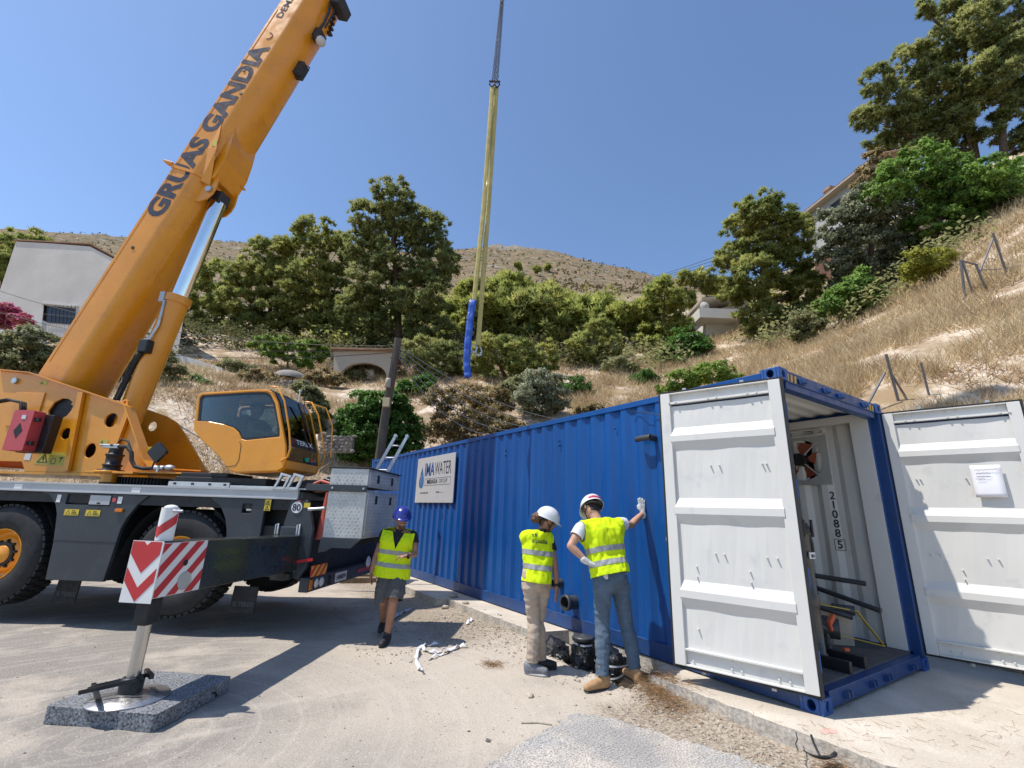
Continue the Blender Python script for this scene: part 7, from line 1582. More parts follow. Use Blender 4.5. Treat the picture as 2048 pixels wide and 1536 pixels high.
# ---- far pine wood on the slope below the mountain: individual trees sharing three crowns
protos = []
for k in range(3):
    lob = [(V3(rng.uniform(-1.3, 1.3), rng.uniform(-1.3, 1.3), rng.uniform(2.2, 5.2)), rng.uniform(1.1, 1.7), rng.uniform(1.1, 1.7), rng.uniform(.9, 1.4), 16) for _ in range(7)]
    C, O = crown_points(lob, 1.0, 9); V, F, N = needles(C, O, 6, .75, .24); me = fast_mesh("far_crown", V, F, (lf_pine_y, lf_pine, lf_pine_y)[k], N=N)
    mb = MB(); trunk_mesh(mb, V3(0, 0, -.3), V3(0, 0, 4.8), .16, lob[:3]); protos.append((me, mb.mesh("far_trunk", [m_bark])))
spots = []; tries = 0
top_y = lambda x: np.interp(x, [900, 950, 1000, 1060, 1150, 1220, 1300], [610, 572, 568, 572, 588, 598, 612])
while len(spots) < 130 and tries < 12000:
    tries += 1; px = rng.uniform(905, 1300); py = rng.uniform(top_y(px) + 12, 735)
    if 1125 < px < 1290 and 640 < py < 700: continue
    q = on_hill(px, py)
    if q is None: continue
    d = np.linalg.norm(q - CAM)
    sc_ = min(1.1, (py - top_y(px)) * d / (5.4 * FPX)) * rng.uniform(.8, 1.0)
    if d < 38 or d > 200 or sc_ < .3 or any(np.hypot(q[0] - s[0], q[1] - s[1]) < 2.9 for s in spots): continue
    spots.append(np.append(q, sc_))
spots += [np.append(q, .7) for q in (on_hill(x, y) for x, y in ((1095, 545), (1075, 552), (1035, 548), (460, 560), (480, 540), (440, 545), (395, 530), (500, 555), (355, 590), (470, 585))) if q is not None]
spots.sort(key=lambda q: np.linalg.norm(q[:3] - CAM))
for i, q in enumerate(spots):
    me, tm_ = protos[i % 3]; o = empty("far_pine", tuple(q[:3]), rng.uniform(0, 6.28), "small rounded pine in the distant wood below the bare mountain", "tree", "pines of the distant wood")
    s_ = q[3]; o.scale = (s_, s_, s_ * rng.uniform(.85, 1.1))
    for nm, mm in (("crown", me), ("trunk", tm_)): c = bpy.data.objects.new(nm, mm); COL.objects.link(c); c.parent = o
# ---- uncountable ground cover
def hill_pts(az0, az1, r0, r1, n, cond=None, far_ok=True):
    a = rng.uniform(math.radians(az0), math.radians(az1), n); r = np.exp(rng.uniform(math.log(r0), math.log(r1), n))
    d = FH[None] * np.cos(a)[:, None] + RH[None] * np.sin(a)[:, None]; P = CAM[None] + d * r[:, None]
    m = ~in_yard(P[:, 0], P[:, 1]); P, r, a = P[m], r[m], a[m]
    P[:, 2] = hill(P[:, 0], P[:, 1])
    if cond is not None: k = cond(P, r, a); P, r = P[k], r[k]
    return P, r
def grass(name, P, r, K, h, w, mat, label, cat="grass", lean=.5):
    n = len(P); C = np.repeat(P, K, 0); R_ = np.repeat(r, K)
    C = C + np.stack([rng.normal(size=n * K) * .10, rng.normal(size=n * K) * .10, np.zeros(n * K)], 1) * (R_ / 12)[:, None]
    d = rng.normal(size=(n * K, 3)) * np.array((lean, lean, .15)) + np.array((0, 0, 1.)); d /= np.linalg.norm(d, axis=1, keepdims=True)
    s = np.cross(d, rdir(n * K)); s /= np.linalg.norm(s, axis=1, keepdims=True) + 1e-9
    H = (h * rng.uniform(.4, 1.2, n * K))[:, None]; W = (w * R_ / 12)[:, None]
    bend = rng.normal(size=(n * K, 3)) * np.array((.25, .25, .0)) * H
    V = np.stack([C - s * W - d * .05, C + s * W - d * .05, C + d * H + bend], 1).reshape(-1, 3)
    o = bpy.data.objects.new(name, fast_mesh(name, V, np.arange(len(V)).reshape(-1, 3), mat)); COL.objects.link(o); return tag(o, label, cat, kind="stuff")
lf_straw = leaf_mat("straw", (0.48, 0.36, 0.20), (0.60, 0.49, 0.31), .3, .5, .8, .3)
lf_straw2 = leaf_mat("straw_brown", (0.33, 0.22, 0.12), (0.44, 0.31, 0.18), .3, .5, .8, .3)
def patch(P, s=.35, t=0.): return _fbm(P[:, 0], P[:, 1], s, 3) > t
P, r = hill_pts(8, 58, 7.5, 40, 30000, lambda P, r, a: patch(P, .8, -.3)); grass("dry_grass", P, r, 8, .50, .007, lf_straw, "tall straw-coloured dry grass on the right hillside")
P, r = hill_pts(6, 58, 7.5, 45, 11000, lambda P, r, a: patch(P + 7, .7, .25)); grass("dry_weeds", P, r, 7, .34, .008, lf_straw2, "brown dry weeds among the grass of the hillside", lean=.9)
P, r = hill_pts(-50, 10, 13, 34, 12000, lambda P, r, a: patch(P + 3, .5, -.2)); grass("terrace_grass", P, r, 7, .38, .008, lf_straw, "dry grass on the terraces behind crane and container")
P, r = hill_pts(-50, 20, 13, 34, 7000, lambda P, r, a: patch(P + 13, .4, .0)); grass("terrace_weeds", P, r, 8, .36, .009, lf_straw2, "brown weeds on the terraces behind the container", lean=.9)
# understorey: scrub on the pine wood floor, shade painted into its leaf colour
P, r = hill_pts(-44, 12, 30, 64, 3900, lambda P, r, a: patch(P, .2, -.35)); C = P + np.stack([rng.normal(size=len(P)) * .5, rng.normal(size=len(P)) * .5, rng.uniform(.1, 1.3, len(P))], 1)
V, F, N = leaves(C, np.tile((0, 0, 1.), (len(C), 1)), 16, .55, .30, .16); o = bpy.data.objects.new("undergrowth", fast_mesh("undergrowth", V, F, lf_under, N=N)); COL.objects.link(o); tag(o, "dense scrub on the floor of the pine wood", "scrub", kind="stuff")
P, r = hill_pts(-40, 14, 36, 85, 2800, lambda P, r, a: patch(P, .1, -.3) & (a > math.radians(-25))); C = P + np.stack([rng.normal(size=len(P)), rng.normal(size=len(P)), rng.uniform(.2, 2.0, len(P))], 1)
V, F, N = leaves(C, np.tile((0, 0, 1.), (len(C), 1)), 16, .8, .36, .2); o = bpy.data.objects.new("hillside_scrub", fast_mesh("hillside_scrub", V, F, lf_pine, N=N)); COL.objects.link(o); tag(o, "green scrub covering the slope behind the wood", "scrub", kind="stuff")
P, r = hill_pts(14, 50, 24, 60, 1500, lambda P, r, a: (r > 30) & ~((a > .36) & (a < .50) & (r < 50))); C = P + np.stack([rng.normal(size=len(P)) * .5, rng.normal(size=len(P)) * .5, rng.uniform(.1, 1.6, len(P))], 1)
V, F, N = leaves(C, np.tile((0, 0, 1.), (len(C), 1)), 14, .6, .32, .17); o = bpy.data.objects.new("bank_scrub", fast_mesh("bank_scrub", V, F, lf_shrub, N=N)); COL.objects.link(o); tag(o, "scrub under the trees above the right slope", "scrub", kind="stuff")
# low scrub dots on the bare mountain
P, r = hill_pts(-62, 25, 85, 330, 7000, lambda P, r, a: patch(P, .07, .1) | (rng.uniform(size=len(r)) < .25)); C = P + np.array((0, 0, .5)); V, F, N = leaves(C, np.tile((0, 0, 1.), (len(C), 1)), 4, .7, .8, .6)
o = bpy.data.objects.new("mountain_scrub", fast_mesh("mountain_scrub", V, F, leaf_mat("mountain_leaf", (0.20, 0.175, 0.09), (0.26, 0.21, 0.12), .1, .1), N=N)); COL.objects.link(o); tag(o, "dark low scrub dotted over the bare mountain", "scrub", kind="stuff")
# ================================================================== buildings, walls, poles, fences
m_render = M("grey_render", (0.58, 0.54, 0.49), 0.9, var=0.06, vscale=.6, bump=.01, bscale=12, col2=(0.64, 0.60, 0.54), c2scale=.5, c2lo=.45, c2hi=.65)
m_wwall = M("white_wall", (0.62, 0.61, 0.58), 0.85, var=0.06, vscale=.8)
m_beige = M("beige_render", (0.42, 0.36, 0.29), 0.9, var=0.08, vscale=1)
m_tile = M("roof_tile", (0.33, 0.20, 0.13), 0.85, var=0.25, vscale=3)
m_winglass = M("window_dark", (0.02, 0.022, 0.026), 0.12, var=0.1)
m_wframe = M("window_frame", (0.06, 0.055, 0.05), 0.6)
m_stone = M("rubble_stone", (0.23, 0.20, 0.165), 0.95, var=0.3, vscale=4, bump=.03, bscale=9)
m_cblock = M("concrete_wall", (0.27, 0.25, 0.225), 0.95, var=0.15, vscale=1.5, bump=.01, bscale=10)
m_wood = M("weathered_wood", (0.10, 0.085, 0.07), 0.9, var=0.3, vscale=5, stretch=(1, 1, .1), bump=.01, bscale=20)
def prism_wall(name, pts, depth, mat, parent=None, org=None, holes=(), back=None):
    """upright wall whose face is the polygon pts (world points on one upright plane); goes back by depth"""
    O = np.asarray(pts[0]); ex = unit(np.array((pts[1][0] - O[0], pts[1][1] - O[1], 0))); ey = V3(0, 0, 1)
    to2 = lambda q: ((np.asarray(q) - O) @ ex, q[2] - O[2])
    mb = MB(); n = np.cross(ex, ey)
    if n @ FH > 0: ex = -ex
    mb.plate(O, ex, ey, [to2(q) for q in pts], depth, [[to2(q) for q in h] for h in holes])
    if back is not None: k = len(mb.v) // 2; mb.v[k:] = [tuple(np.array(v) + back * depth) for v in mb.v[:k]]
    return mb.build(name, mat, parent, org=org)
# --- grey house at left
Dh = 27.0; B = lambda x, y, d=0: atv(x, y, Dh + d)
ob = V3(*B(120, 700)[:2], 0); ob[2] = drop(ob[0], ob[1]) - 2
gh = empty("grey_house", tuple(ob), 0, "large grey rendered house behind the crane boom at left", "house")
wl_pts = [B(-60, 760), B(345, 770), B(377, 577), B(300, 545), B(226, 517), B(180, 493), B(105, 487), B(32, 483), B(-20, 640)]
HB = unit(V3(*ray(330, 600)[:2], 0)); prism_wall("house_wall", wl_pts, 7.0, m_render, gh, ob, [[B(88, 609), B(152, 616), B(150, 650), B(84, 644)]], HB)
mb = MB()
for a, b_ in ((B(28, 481), B(181, 489)), (B(181, 489), B(227, 514)), (B(227, 514), B(381, 575))): mb.obox((a + b_) / 2 + HB * 3.4 + V3(0, 0, .04), (b_ - a) / 2, HB * 3.48, V3(0, 0, .035))
mb.build("roof", m_tile, gh, org=ob)
wi = prism_wall("window", [B(80, 655, .15), B(156, 658, .15), B(156, 605, .15), B(82, 600, .15)], .05, m_winglass, gh, ob)
mb = MB()
for k in range(9): x = 88 + k * 7.8; mb.tube([B(x, 611, -.12), B(x - 2.5, 648, -.12)], .015, 5)
for y in (612, 630, 647): mb.tube([B(87, y - 2, -.12), B(151, y + 4, -.12)], .015, 5)
q = mb.build("window_grille", m_wframe, wi, org=ob); q["kind"] = "stuff"
mb = MB(); a, b_ = B(84, 606, -.03), B(156, 613, -.03); mb.beam(a, b_, .12, .10); mb.build("window_lintel", m_wwall, gh, org=ob)
mb = MB(); c = B(378, 576, -.1); mb.obox(c, RH * .16, FH * .12, V3(0, 0, .10)); mb.tube([c, B(368, 582)], .03, 6); mb.build("flood_lamp", m_wwall, gh, org=ob)
def wall_thing(name, pts, th, mat, label, cat="wall", grp=None, holes=()):
    c = np.mean(pts, 0); c[2] = min(q[2] for q in pts); o = prism_wall(name, pts, th, mat, None, c, holes); o.location = tuple(c); return tag(o, label, cat, grp)
T = lambda Dh_: (lambda x, y, d=0: atv(x, y, Dh_ + d))
q = T(25); wall_thing("white_wall", [q(-10, 690), q(82, 690), q(84, 640), q(20, 632), q(-10, 634)], .3, m_wwall, "low white garden wall left of the boom foot")
q = T(24); wall_thing("white_ramp_wall", [q(318, 735), q(446, 755), q(444, 736), q(400, 722), q(330, 700), q(320, 700)], .3, m_wwall, "white sloping ramp wall beside the grey house corner")
q = T(27); wall_thing("concrete_wall", [q(440, 745), q(530, 748), q(530, 730), q(440, 726)], .3, m_cblock, "low concrete wall in front of the left pines")
q = T(19); wall_thing("concrete_wall", [q(300, 815), q(410, 815), q(402, 786), q(298, 776)], .25, m_cblock, "grey block terrace wall left of the crane cab")
q = T(17); wall_thing("concrete_wall", [q(636, 880), q(692, 880), q(690, 833), q(640, 826)], .25, m_cblock, "grey terrace wall right of the crane cab")
# concrete mound / cistern
p0 = atv(582, 752, 25.5); mb = MB(); mb.sphere((0, 0, 0), .95, 20, 8, (1, .8, .55), True); tag(mb.build("cistern", m_cblock, None, loc=(p0[0], p0[1], p0[2] - .2)), "grey domed concrete cistern below the light green tree", "cistern")
# --- dry-stone walls, stone by stone
def stone_mesh(k):
    r_ = random.Random(k); bm = bmesh.new(); bmesh.ops.create_icosphere(bm, subdivisions=1, radius=1.0)
    for v in bm.verts: v.co *= r_.uniform(.78, 1.12); v.co.x = max(-.9, min(.9, v.co.x)); v.co.z = max(-.85, min(.85, v.co.z))
    me = bpy.data.meshes.new("stone"); bm.to_mesh(me); bm.free(); me.materials.append(m_stone); return me
SM = [stone_mesh(k) for k in range(7)]
def stone_wall(a, b_, h0, h1, size, label, sinkto=True):
    a, b_ = np.asarray(a, float), np.asarray(b_, float); L_ = np.linalg.norm(b_ - a); u = (b_ - a) / L_; c = (a + b_) / 2
    w = empty("stone_wall", tuple(c), 0, label, "wall", "dry stone terrace walls"); ang = math.atan2(u[1], u[0])
    mb = MB(); mb.obox(c + FH * .22 + V3(0, 0, (h0 + h1) / 4), u * L_ / 2, FH * .12, V3(0, 0, (h0 + h1) / 4 - .02)); mb.build("wall_core", m_cblock, w, org=c)
    x = 0.0; row = 0; z = size * .5; n = 0
    while z < max(h0, h1):
        x = -size * rng.uniform(0, 1)
        while x < L_:
            sw = size * rng.uniform(.8, 1.9); t = np.clip((x + sw / 2) / L_, 0, 1)
            if z < h0 + (h1 - h0) * t and n < 290:
                o = bpy.data.objects.new("stone", SM[n % 7]); COL.objects.link(o); o.parent = w
                p_ = a + u * (x + sw / 2) + V3(0, 0, z + rng.normal() * size * .08) - c - FH * rng.uniform(0, .05); o.location = tuple(p_)
                o.rotation_euler = (rng.normal() * .15, rng.normal() * .15, ang + rng.normal() * .2); o.scale = (sw * .52, size * .5, size * rng.uniform(.42, .58)); n += 1
            x += sw
        z += size * .88; row += 1
    return w
q = T(21.5); a, b_ = q(296, 782), q(455, 782); stone_wall(a, b_, .95, .55, .15, "dry stone terrace wall behind the crane lift cylinder")
q = T(22.5); a, b_ = q(505, 790), q(612, 788); stone_wall(a, b_, .75, .75, .16, "dry stone terrace wall above the crane cab roof")
q = T(15.5); a, b_ = q(640, 905), q(700, 905); stone_wall(a, b_, .65, .55, .13, "short dry stone wall between cab and orange tree")
# --- arched shed
q = T(26.5); ob = (q(665, 775) + q(785, 790)) / 2; ob[2] -= .5
sh = empty("arched_shed", tuple(ob), 0, "small beige shed with a wide arched opening beside utility pole", "shed")
arch = [q(681, 800)] + [q(681 + 92 * (1 - math.cos(a)) / 2, 752 - 27 * math.sin(a)) for a in np.linspace(0, math.pi, 13)] + [q(773, 800)]
prism_wall("shed_front", [q(664, 800), q(785, 800), q(788, 703), q(668, 700)], .30, m_beige, sh, ob, [arch])
prism_wall("shed_back", [q(660, 800, 2.4), q(790, 800, 2.4), q(790, 705, 2.4), q(660, 705, 2.4)], .2, m_beige, sh, ob)
mb = MB(); a, b_ = q(664, 699), q(792, 702); mb.obox((a + b_) / 2 + FH * 1.2, (b_ - a) / 2, FH * 1.5, V3(0, 0, .05)); mb.build("shed_roof", m_tile, sh, org=ob)
for k in range(4): mb = MB(); mb.beam(q(690 + 22 * k, 722, .3), q(690 + 22 * k, 716, 2.4), .10, .12); mb.build("roof_joist", m_wood, sh, org=ob)
mb = MB(); a = q(713, 738, 1.2); nn = 6; vs = [q(713 + 35 * i / nn, 738 + 20 * j / 4, 1.2) + FH * .06 * math.sin(i * 2 + j) for j in range(5) for i in range(nn + 1)]
mb.add(vs, [(j * (nn + 1) + i, j * (nn + 1) + i + 1, (j + 1) * (nn + 1) + i + 1, (j + 1) * (nn + 1) + i) for j in range(4) for i in range(nn)], True)
cl = mb.build("hanging_sheet", m_white, None, org=a, loc=a); tag(cl, "white sheet hanging inside the arched shed", "sheet"); md = cl.modifiers.new("t", 'SOLIDIFY'); md.thickness = .01
# --- far white buildings
_h = on_hill(1180, 705); q = T((_h - CAM) @ FH); ob = (q(1140, 700) + q(1215, 700)) / 2
fw = empty("far_white_house", tuple(ob), 0, "distant low white building behind the small pine", "house")
prism_wall("house_wall", [q(1139, 715), q(1216, 715), q(1216, 654), q(1139, 654)], 5, m_wwall, fw, ob, [[q(1142, 662), q(1149, 662), q(1149, 656.5), q(1142, 656.5)], [q(1151, 662), q(1158, 662), q(1158, 656.5), q(1151, 656.5)]])
for x in (1141, 1150): prism_wall("window", [q(x, 664, .3), q(x + 9, 664, .3), q(x + 9, 655.5, .3), q(x, 655.5, .3)], .1, m_winglass, fw, ob)
mb = MB(); a, b_ = q(1136, 653), q(1219, 653); mb.obox((a + b_) / 2 + FH * 2.5, (b_ - a) / 2, FH * 2.9, V3(0, 0, .15)); mb.build("roof", m_wwall, fw, org=ob)
_h = on_hill(1255, 700); q = T((_h - CAM) @ FH); ob = (q(1228, 700) + q(1284, 700)) / 2
fa = empty("far_arched_wall", tuple(ob), 0, "distant pale garden wall with an arched doorway and stone terrace above", "wall")
arch = [q(1236, 700)] + [q(1236 + 22 * (1 - math.cos(a)) / 2, 680 - 10 * math.sin(a)) for a in np.linspace(0, math.pi, 9)] + [q(1258, 700)]
prism_wall("arched_front", [q(1222, 720), q(1288, 720), q(1288, 652), q(1222, 656)], .6, m_wwall, fa, ob, [arch]); prism_wall("arched_back", [q(1222, 715, 2), q(1288, 715, 2), q(1288, 655, 2), q(1222, 657, 2)], .3, m_beige, fa, ob)
prism_wall("terrace_wall", [q(1226, 655, 3), q(1290, 653, 3), q(1290, 633, 3), q(1228, 635, 3)], .6, m_stone, fa, ob)
# --- white house with balcony on the slope
D0 = 44; ob = at(1440, 670, D0)
wh = empty("white_house", tuple(ob), 0, "white house with projecting balcony and satellite dish among pines", "house")
_h = on_hill(1450, 672); q = T((_h - CAM) @ FH + .5); prism_wall("house_wall", [q(1412, 690), q(1500, 690), q(1500, 600), q(1412, 625)], 6, m_wwall, wh, ob, [[q(1432, 648), q(1441, 645), q(1440, 629), q(1431, 632)]])
prism_wall("window", [q(1430, 650, .3), q(1443, 647, .3), q(1442, 627, .3), q(1429, 630, .3)], .1, m_winglass, wh, ob)
mb = MB(); a, b_ = q(1396, 628, -1.0), q(1500, 600, -1.0); b_[2] = a[2]; mb.obox((a + b_) / 2 + FH * .6, (b_ - a) / 2, FH * .9, V3(0, 0, .42)); mb.build("balcony", m_wwall, wh, org=ob)
mb = MB(); a, b_ = q(1398, 604, -.6), q(1500, 570, -.6); b_[2] = a[2] + .6; mb.obox((a + b_) / 2 + FH * 2, (b_ - a) / 2, FH * 2.6, V3(0, 0, .12)); mb.build("roof_slab", m_beige, wh, org=ob)
mb = MB(); c = q(1409, 612, -1.2); mb.lathe([(0, .1), (.25, .06), (.38, 0)], c, -FH, 18); mb.build("satellite_dish", m_wwall, wh, org=ob)
# --- tiled-roof house above the oak
c0, c1 = at(1622, 425, 43), at(1760, 322, 34); c1[2] = c0[2] + (c1[2] - c0[2])
zE = c0[2]; c1 = on_z(1755, 321, zE); u = unit(c1 - c0); wv = V3(-u[1], u[0], 0); wv = wv if wv @ FH > 0 else -wv
ob = (c0 + c1) / 2; ob[2] = zE - 5
th = empty("tiled_house", tuple(ob), 0, "grey house with brown tiled roof and chimney high on the right", "house")
LW = np.linalg.norm(c1 - c0)
mb = MB(); wx = at(1660, 407, 41)
mb.plate(c0 - V3(0, 0, 5), u, V3(0, 0, 1), [(0, 0), (LW, 0), (LW, 4.9), (0, 4.9)], .3, [[(2.0, 3.2), (3.1, 3.2), (3.1, 4.3), (2.0, 4.3)], [(5.2, 3.2), (6.3, 3.2), (6.3, 4.3), (5.2, 4.3)]]) if np.cross(u, (0, 0, 1)) @ FH < 0 else mb.plate(c1 - V3(0, 0, 5), -u, V3(0, 0, 1), [(0, 0), (LW, 0), (LW, 4.9), (0, 4.9)], .3, [[(LW - 3.1, 3.2), (LW - 2.0, 3.2), (LW - 2.0, 4.3), (LW - 3.1, 4.3)]])
m_gb = M("pale_blue_render", (0.36, 0.36, 0.35), .9, var=.08); mb.build("house_wall", m_gb, th, org=ob)
for s in (2.0, 5.2): mb = MB(); mb.obox(c0 + u * (s + .55) + V3(0, 0, -1.25) + wv * .2, u * .6, wv * .04, V3(0, 0, .6)); mb.build("window", m_winglass, th, org=ob)
mb = MB(); mb.obox(c0 + u * -.15 + wv * 3 + V3(0, 0, -2.6), u * .15, wv * 3.2, V3(0, 0, 2.5)); mb.build("house_wall", m_gb, th, org=ob)
mb = MB(); mb.obox(c0 + u * LW / 2 - wv * .25 + V3(0, 0, -.05), u * (LW / 2 + .4), wv * .4, V3(0, 0, .06)); mb.build("eave", m_beige, th, org=ob)
mb = MB(); n = int(LW / .24)
for k in range(-2, n + 3):
    p_ = c0 + u * (k * .24) - wv * .65 + V3(0, 0, .03); mb.cyl(p_, p_ + wv * 4.2 + V3(0, 0, 1.5), .10, .09, 8)
q_ = mb.build("roof_tiles", m_tile, th, org=ob); q_["kind"] = "stuff"
ch = c0 + u * 1.2 + wv * 1.2; mb = MB(); mb.obox(ch + V3(0, 0, .9), u * .32, wv * .32, V3(0, 0, .75)); mb.build("chimney", m_beige, th, org=ob); mb = MB(); mb.obox(ch + V3(0, 0, 1.75), u * .42, wv * .42, V3(0, 0, .12)); mb.build("chimney_cap", m_tile, th, org=ob)
mb = MB(); mb.obox(c0 + u * .2 + wv * 2.2 + V3(0, 0, .55), u * .9, wv * .3, V3(0, 0, .5)); mb.build("gable_block", m_beige, th, org=ob)
q = T(34); wall_thing("brick_wall", [q(1628, 555), q(1664, 555), q(1662, 512), q(1632, 522)], .3, M("brick_red", (0.36, 0.19, 0.13), .9, var=.25, vscale=2.5, stretch=(1, 1, 5)), "patch of reddish brick wall between pine and oak")
# --- utility pole with boxes and cables
pb, pt = at(757, 925, 15.4), at(796, 676, 15.4); pb[2] = drop(pb[0], pb[1]) - .3
k_ = (at(757, 925, 15.4) - pt); bot = pt + unit(k_) * (np.linalg.norm(k_) + 1.2)
up_ = empty("utility_pole", tuple(bot), 0, "old wooden utility pole beside the arched shed and orange tree", "pole")
mb = MB(); n = 10; mb.tube([bot + (pt - bot) * t + RH * .02 * math.sin(t * 9) for t in np.linspace(0, 1, n)], [.17 - .05 * t for t in np.linspace(0, 1, n)], 12); mb.build("pole_shaft", m_wood, up_, org=bot)
c = at(773, 805, 15.2); mb = MB(); mb.obox(c, RH * .11, FH * .07, V3(0, 0, .15)); mb.build("junction_box", M("box_cream", (0.50, 0.42, 0.24), .6), up_, .01, org=bot)
c = at(776, 766, 15.2); mb = MB(); mb.lathe([(.05, -.16), (.09, -.15), (.09, .12), (.07, .16), (0, .17)], c, n=14); mb.build("insulator_cap", M("cap_tan", (0.42, 0.37, 0.29), .7), up_, org=bot)
for y in (690, 702, 716): mb = MB(); c = at(794, y, 15.35); mb.tube([c - RH * .22, c + RH * .22], .02, 6); mb.build("bracket", m_wframe, up_, org=bot)
m_wire = M("wire_grey", (0.16, 0.16, 0.165), .6)
def wire(a, b_, sag, r, label, mat=None, n=22, grp=None):
    pts = [a + (b_ - a) * t - V3(0, 0, sag * 4 * t * (1 - t)) for t in np.linspace(0, 1, n)]; mb = MB(); mb.tube(pts, r, 5); c = (a + b_) / 2
    return tag(mb.build("cable", mat or m_wire, None, org=c, loc=c), label, "cable", grp)
cab_lab = ("uppermost slack cable running from the pole down behind container", "second slack cable from the pole down behind container", "third slack cable from the pole down behind container", "fourth slack cable from the pole down behind container", "lowest slack cable from the pole down behind container")
for k, (x, y, sg_) in enumerate(((1135, 842, 1.0), (1110, 850, 1.2), (1090, 856, 1.5), (1060, 858, 1.9), (1030, 862, 2.2))):
    wire(at(797, 690 + 6 * k, 15.3), at(x, y, 17.5 - .2 * k), sg_ * .45, .016, cab_lab[k], grp="cables from the utility pole")
for k, (y0, y1, x1, lb) in enumerate(((692, 560, 0, "highest thin wire crossing in front of the grey house"), (698, 606, 0, "middle thin wire crossing in front of the grey house"), (704, 640, 0, "lowest thin wire crossing the grey house window"))):
    wire(at(794, y0, 15.3), at(x1 - 60, y1, 20), .8, .012, lb, m_wframe, grp="wires to the left of the pole")
for k in range(3): wire(at(1290, 558 - 2 * k + 4, 75), at(1480, 512 - 9 * k, 52), .25, .035, ("lowest power line in the sky left of the large pine", "middle power line in the sky left of the large pine", "highest power line in the sky left of the large pine")[k], m_wframe, grp="power lines over the right slope")
# --- tubular fence posts on the slope
m_post = M("fence_tube", (0.20, 0.195, 0.20), .55, metal=.4, var=.15)
def post(name, a, b_, label, r=.028, braces=(), grp="steel fence posts on the right slope"):
    a, b_ = np.asarray(a, float), np.asarray(b_, float); o = empty(name, tuple(a), 0, label, "fence post", grp)
    mb = MB(); mb.cyl(a, b_, r, n=10); mb.build("post_tube", m_post, o, org=a)
    for c, d in braces: mb = MB(); mb.cyl(c, d, r * .85, n=8); mb.build("brace", m_post, o, org=a)
    return o
def hp(px, py):
    h = on_hill(px, py); h = h if h is not None else at(px, py, 14); D_ = (h - CAM) @ FWD; return h, (lambda x, y, d=0: at(x, y, D_ + d))
h, q = hp(1800, 800); post("fence_post", q(1808, 845), q(1772, 708), "braced fence post standing just above the container roof", .032, ((q(1770, 745), q(1738, 805)), (q(1783, 748), q(1838, 838, .3))))
h, q = hp(1858, 790); post("fence_post", q(1862, 806), q(1842, 726), "single leaning fence post right of the braced one", .024)
h, q = hp(1932, 606); post("fence_gate_frame", q(1933, 618), q(1921, 520), "tubular gate frame high on the grassy slope", .04, ((q(1921, 521), q(1955, 530)), (q(1925, 523), q(1946, 588)), (q(1952, 530), q(1976, 588))))
h, q = hp(2016, 556); post("fence_post", q(2020, 568), q(1986, 466), "highest braced fence post near the right picture edge", .035, ((q(1986, 478), q(1958, 548)),)); wire(q(1957, 540), q(2080, 520), .1, .015, "single fence wire at the right edge of the slope", m_post)
# ladder behind the crane lockers
la0, la1 = at(745, 975, 9.6), at(803, 872, 9.9); lv = la0 - la1; la0 = la1 + lv * 2.15
ld = empty("aluminium_ladder", tuple(la0), 0, "aluminium ladder leaning between crane lockers and container end", "ladder")
sd = RH * .125
for s in (-1, 1): mb = MB(); mb.beam(la0 + sd * s, la1 + sd * s, .03, .06); mb.build("ladder_stile", m_alu, ld, org=la0)
for k in range(9): c = la1 + (la0 - la1) * (.09 + .11 * k); mb = MB(); mb.cyl(c - sd, c + sd, .016, n=8); mb.build("rung", m_alu, ld, org=la0)
for s in (-1, 1): c = la1 + sd * s; mb = MB(); mb.cyl(c - FH * .05, c + FH * .06, .035, n=10); mb.build("end_cap", m_alu, ld, org=la0)
# ================================================================== small things on the ground
def gz(x, y): return ground_here(x, y)
# loose gravel: the trench banks and the strip along the slab (too many to count)
V_all, F_all = [], []; ico = bmesh.new(); bmesh.ops.create_icosphere(ico, subdivisions=1, radius=1.0); iv = np.array([v.co[:] for v in ico.verts]); if_ = np.array([[v.index for v in f.verts] for f in ico.faces]); ico.free()
def pebble(x, y, s, z=None):
    M_ = rng.normal(size=(3, 3)); q_, _ = np.linalg.qr(M_); v = (iv * rng.uniform(.75, 1.2, (len(iv), 1)) * np.array((1, .8, .55)) * s) @ q_.T * np.array((1, 1, .75))
    z = gz(x, y) if z is None else z; o = sum(len(a) for a in V_all) if False else pebble.n; V_all.append(v + np.array((x, y, z + s * .25))); F_all.append(if_ + o); pebble.n += len(iv)
pebble.n = 0
for _ in range(2600):
    t = rng.uniform() ** 1.5; y = -1.4 + 6.6 * t; x = -.52 - abs(rng.normal()) * .30 * (1.6 if y < 1.2 else 1.0)
    if rng.uniform() < .6 or y < 1.3: pebble(x, y, min(.024, .005 + rng.exponential(.005)))
for _ in range(1000):
    x, y = rng.uniform(-2.6, -.3), rng.uniform(3.2, 7.2)
    if _fbm(np.array([x]), np.array([y]), .9, 2)[0] > -.2: pebble(x, y, min(.03, .005 + rng.exponential(.005)))
for _ in range(700): pebble(rng.uniform(PIT[0], .0), rng.uniform(PIT[2], PIT[3]), min(.03, .006 + rng.exponential(.007)))
for _ in range(420): pebble(rng.uniform(-5.5, -.6), rng.uniform(-1.3, 6), rng.uniform(.004, .012))
m_peb = M("pebble", (0.36, 0.315, 0.255), .95, var=.35, vscale=40, spec=.2)
o = bpy.data.objects.new("gravel", fast_mesh("gravel", np.concatenate(V_all), np.concatenate(F_all), m_peb)); COL.objects.link(o); tag(o, "loose pale gravel along the slab edge and yard", "gravel", kind="stuff")
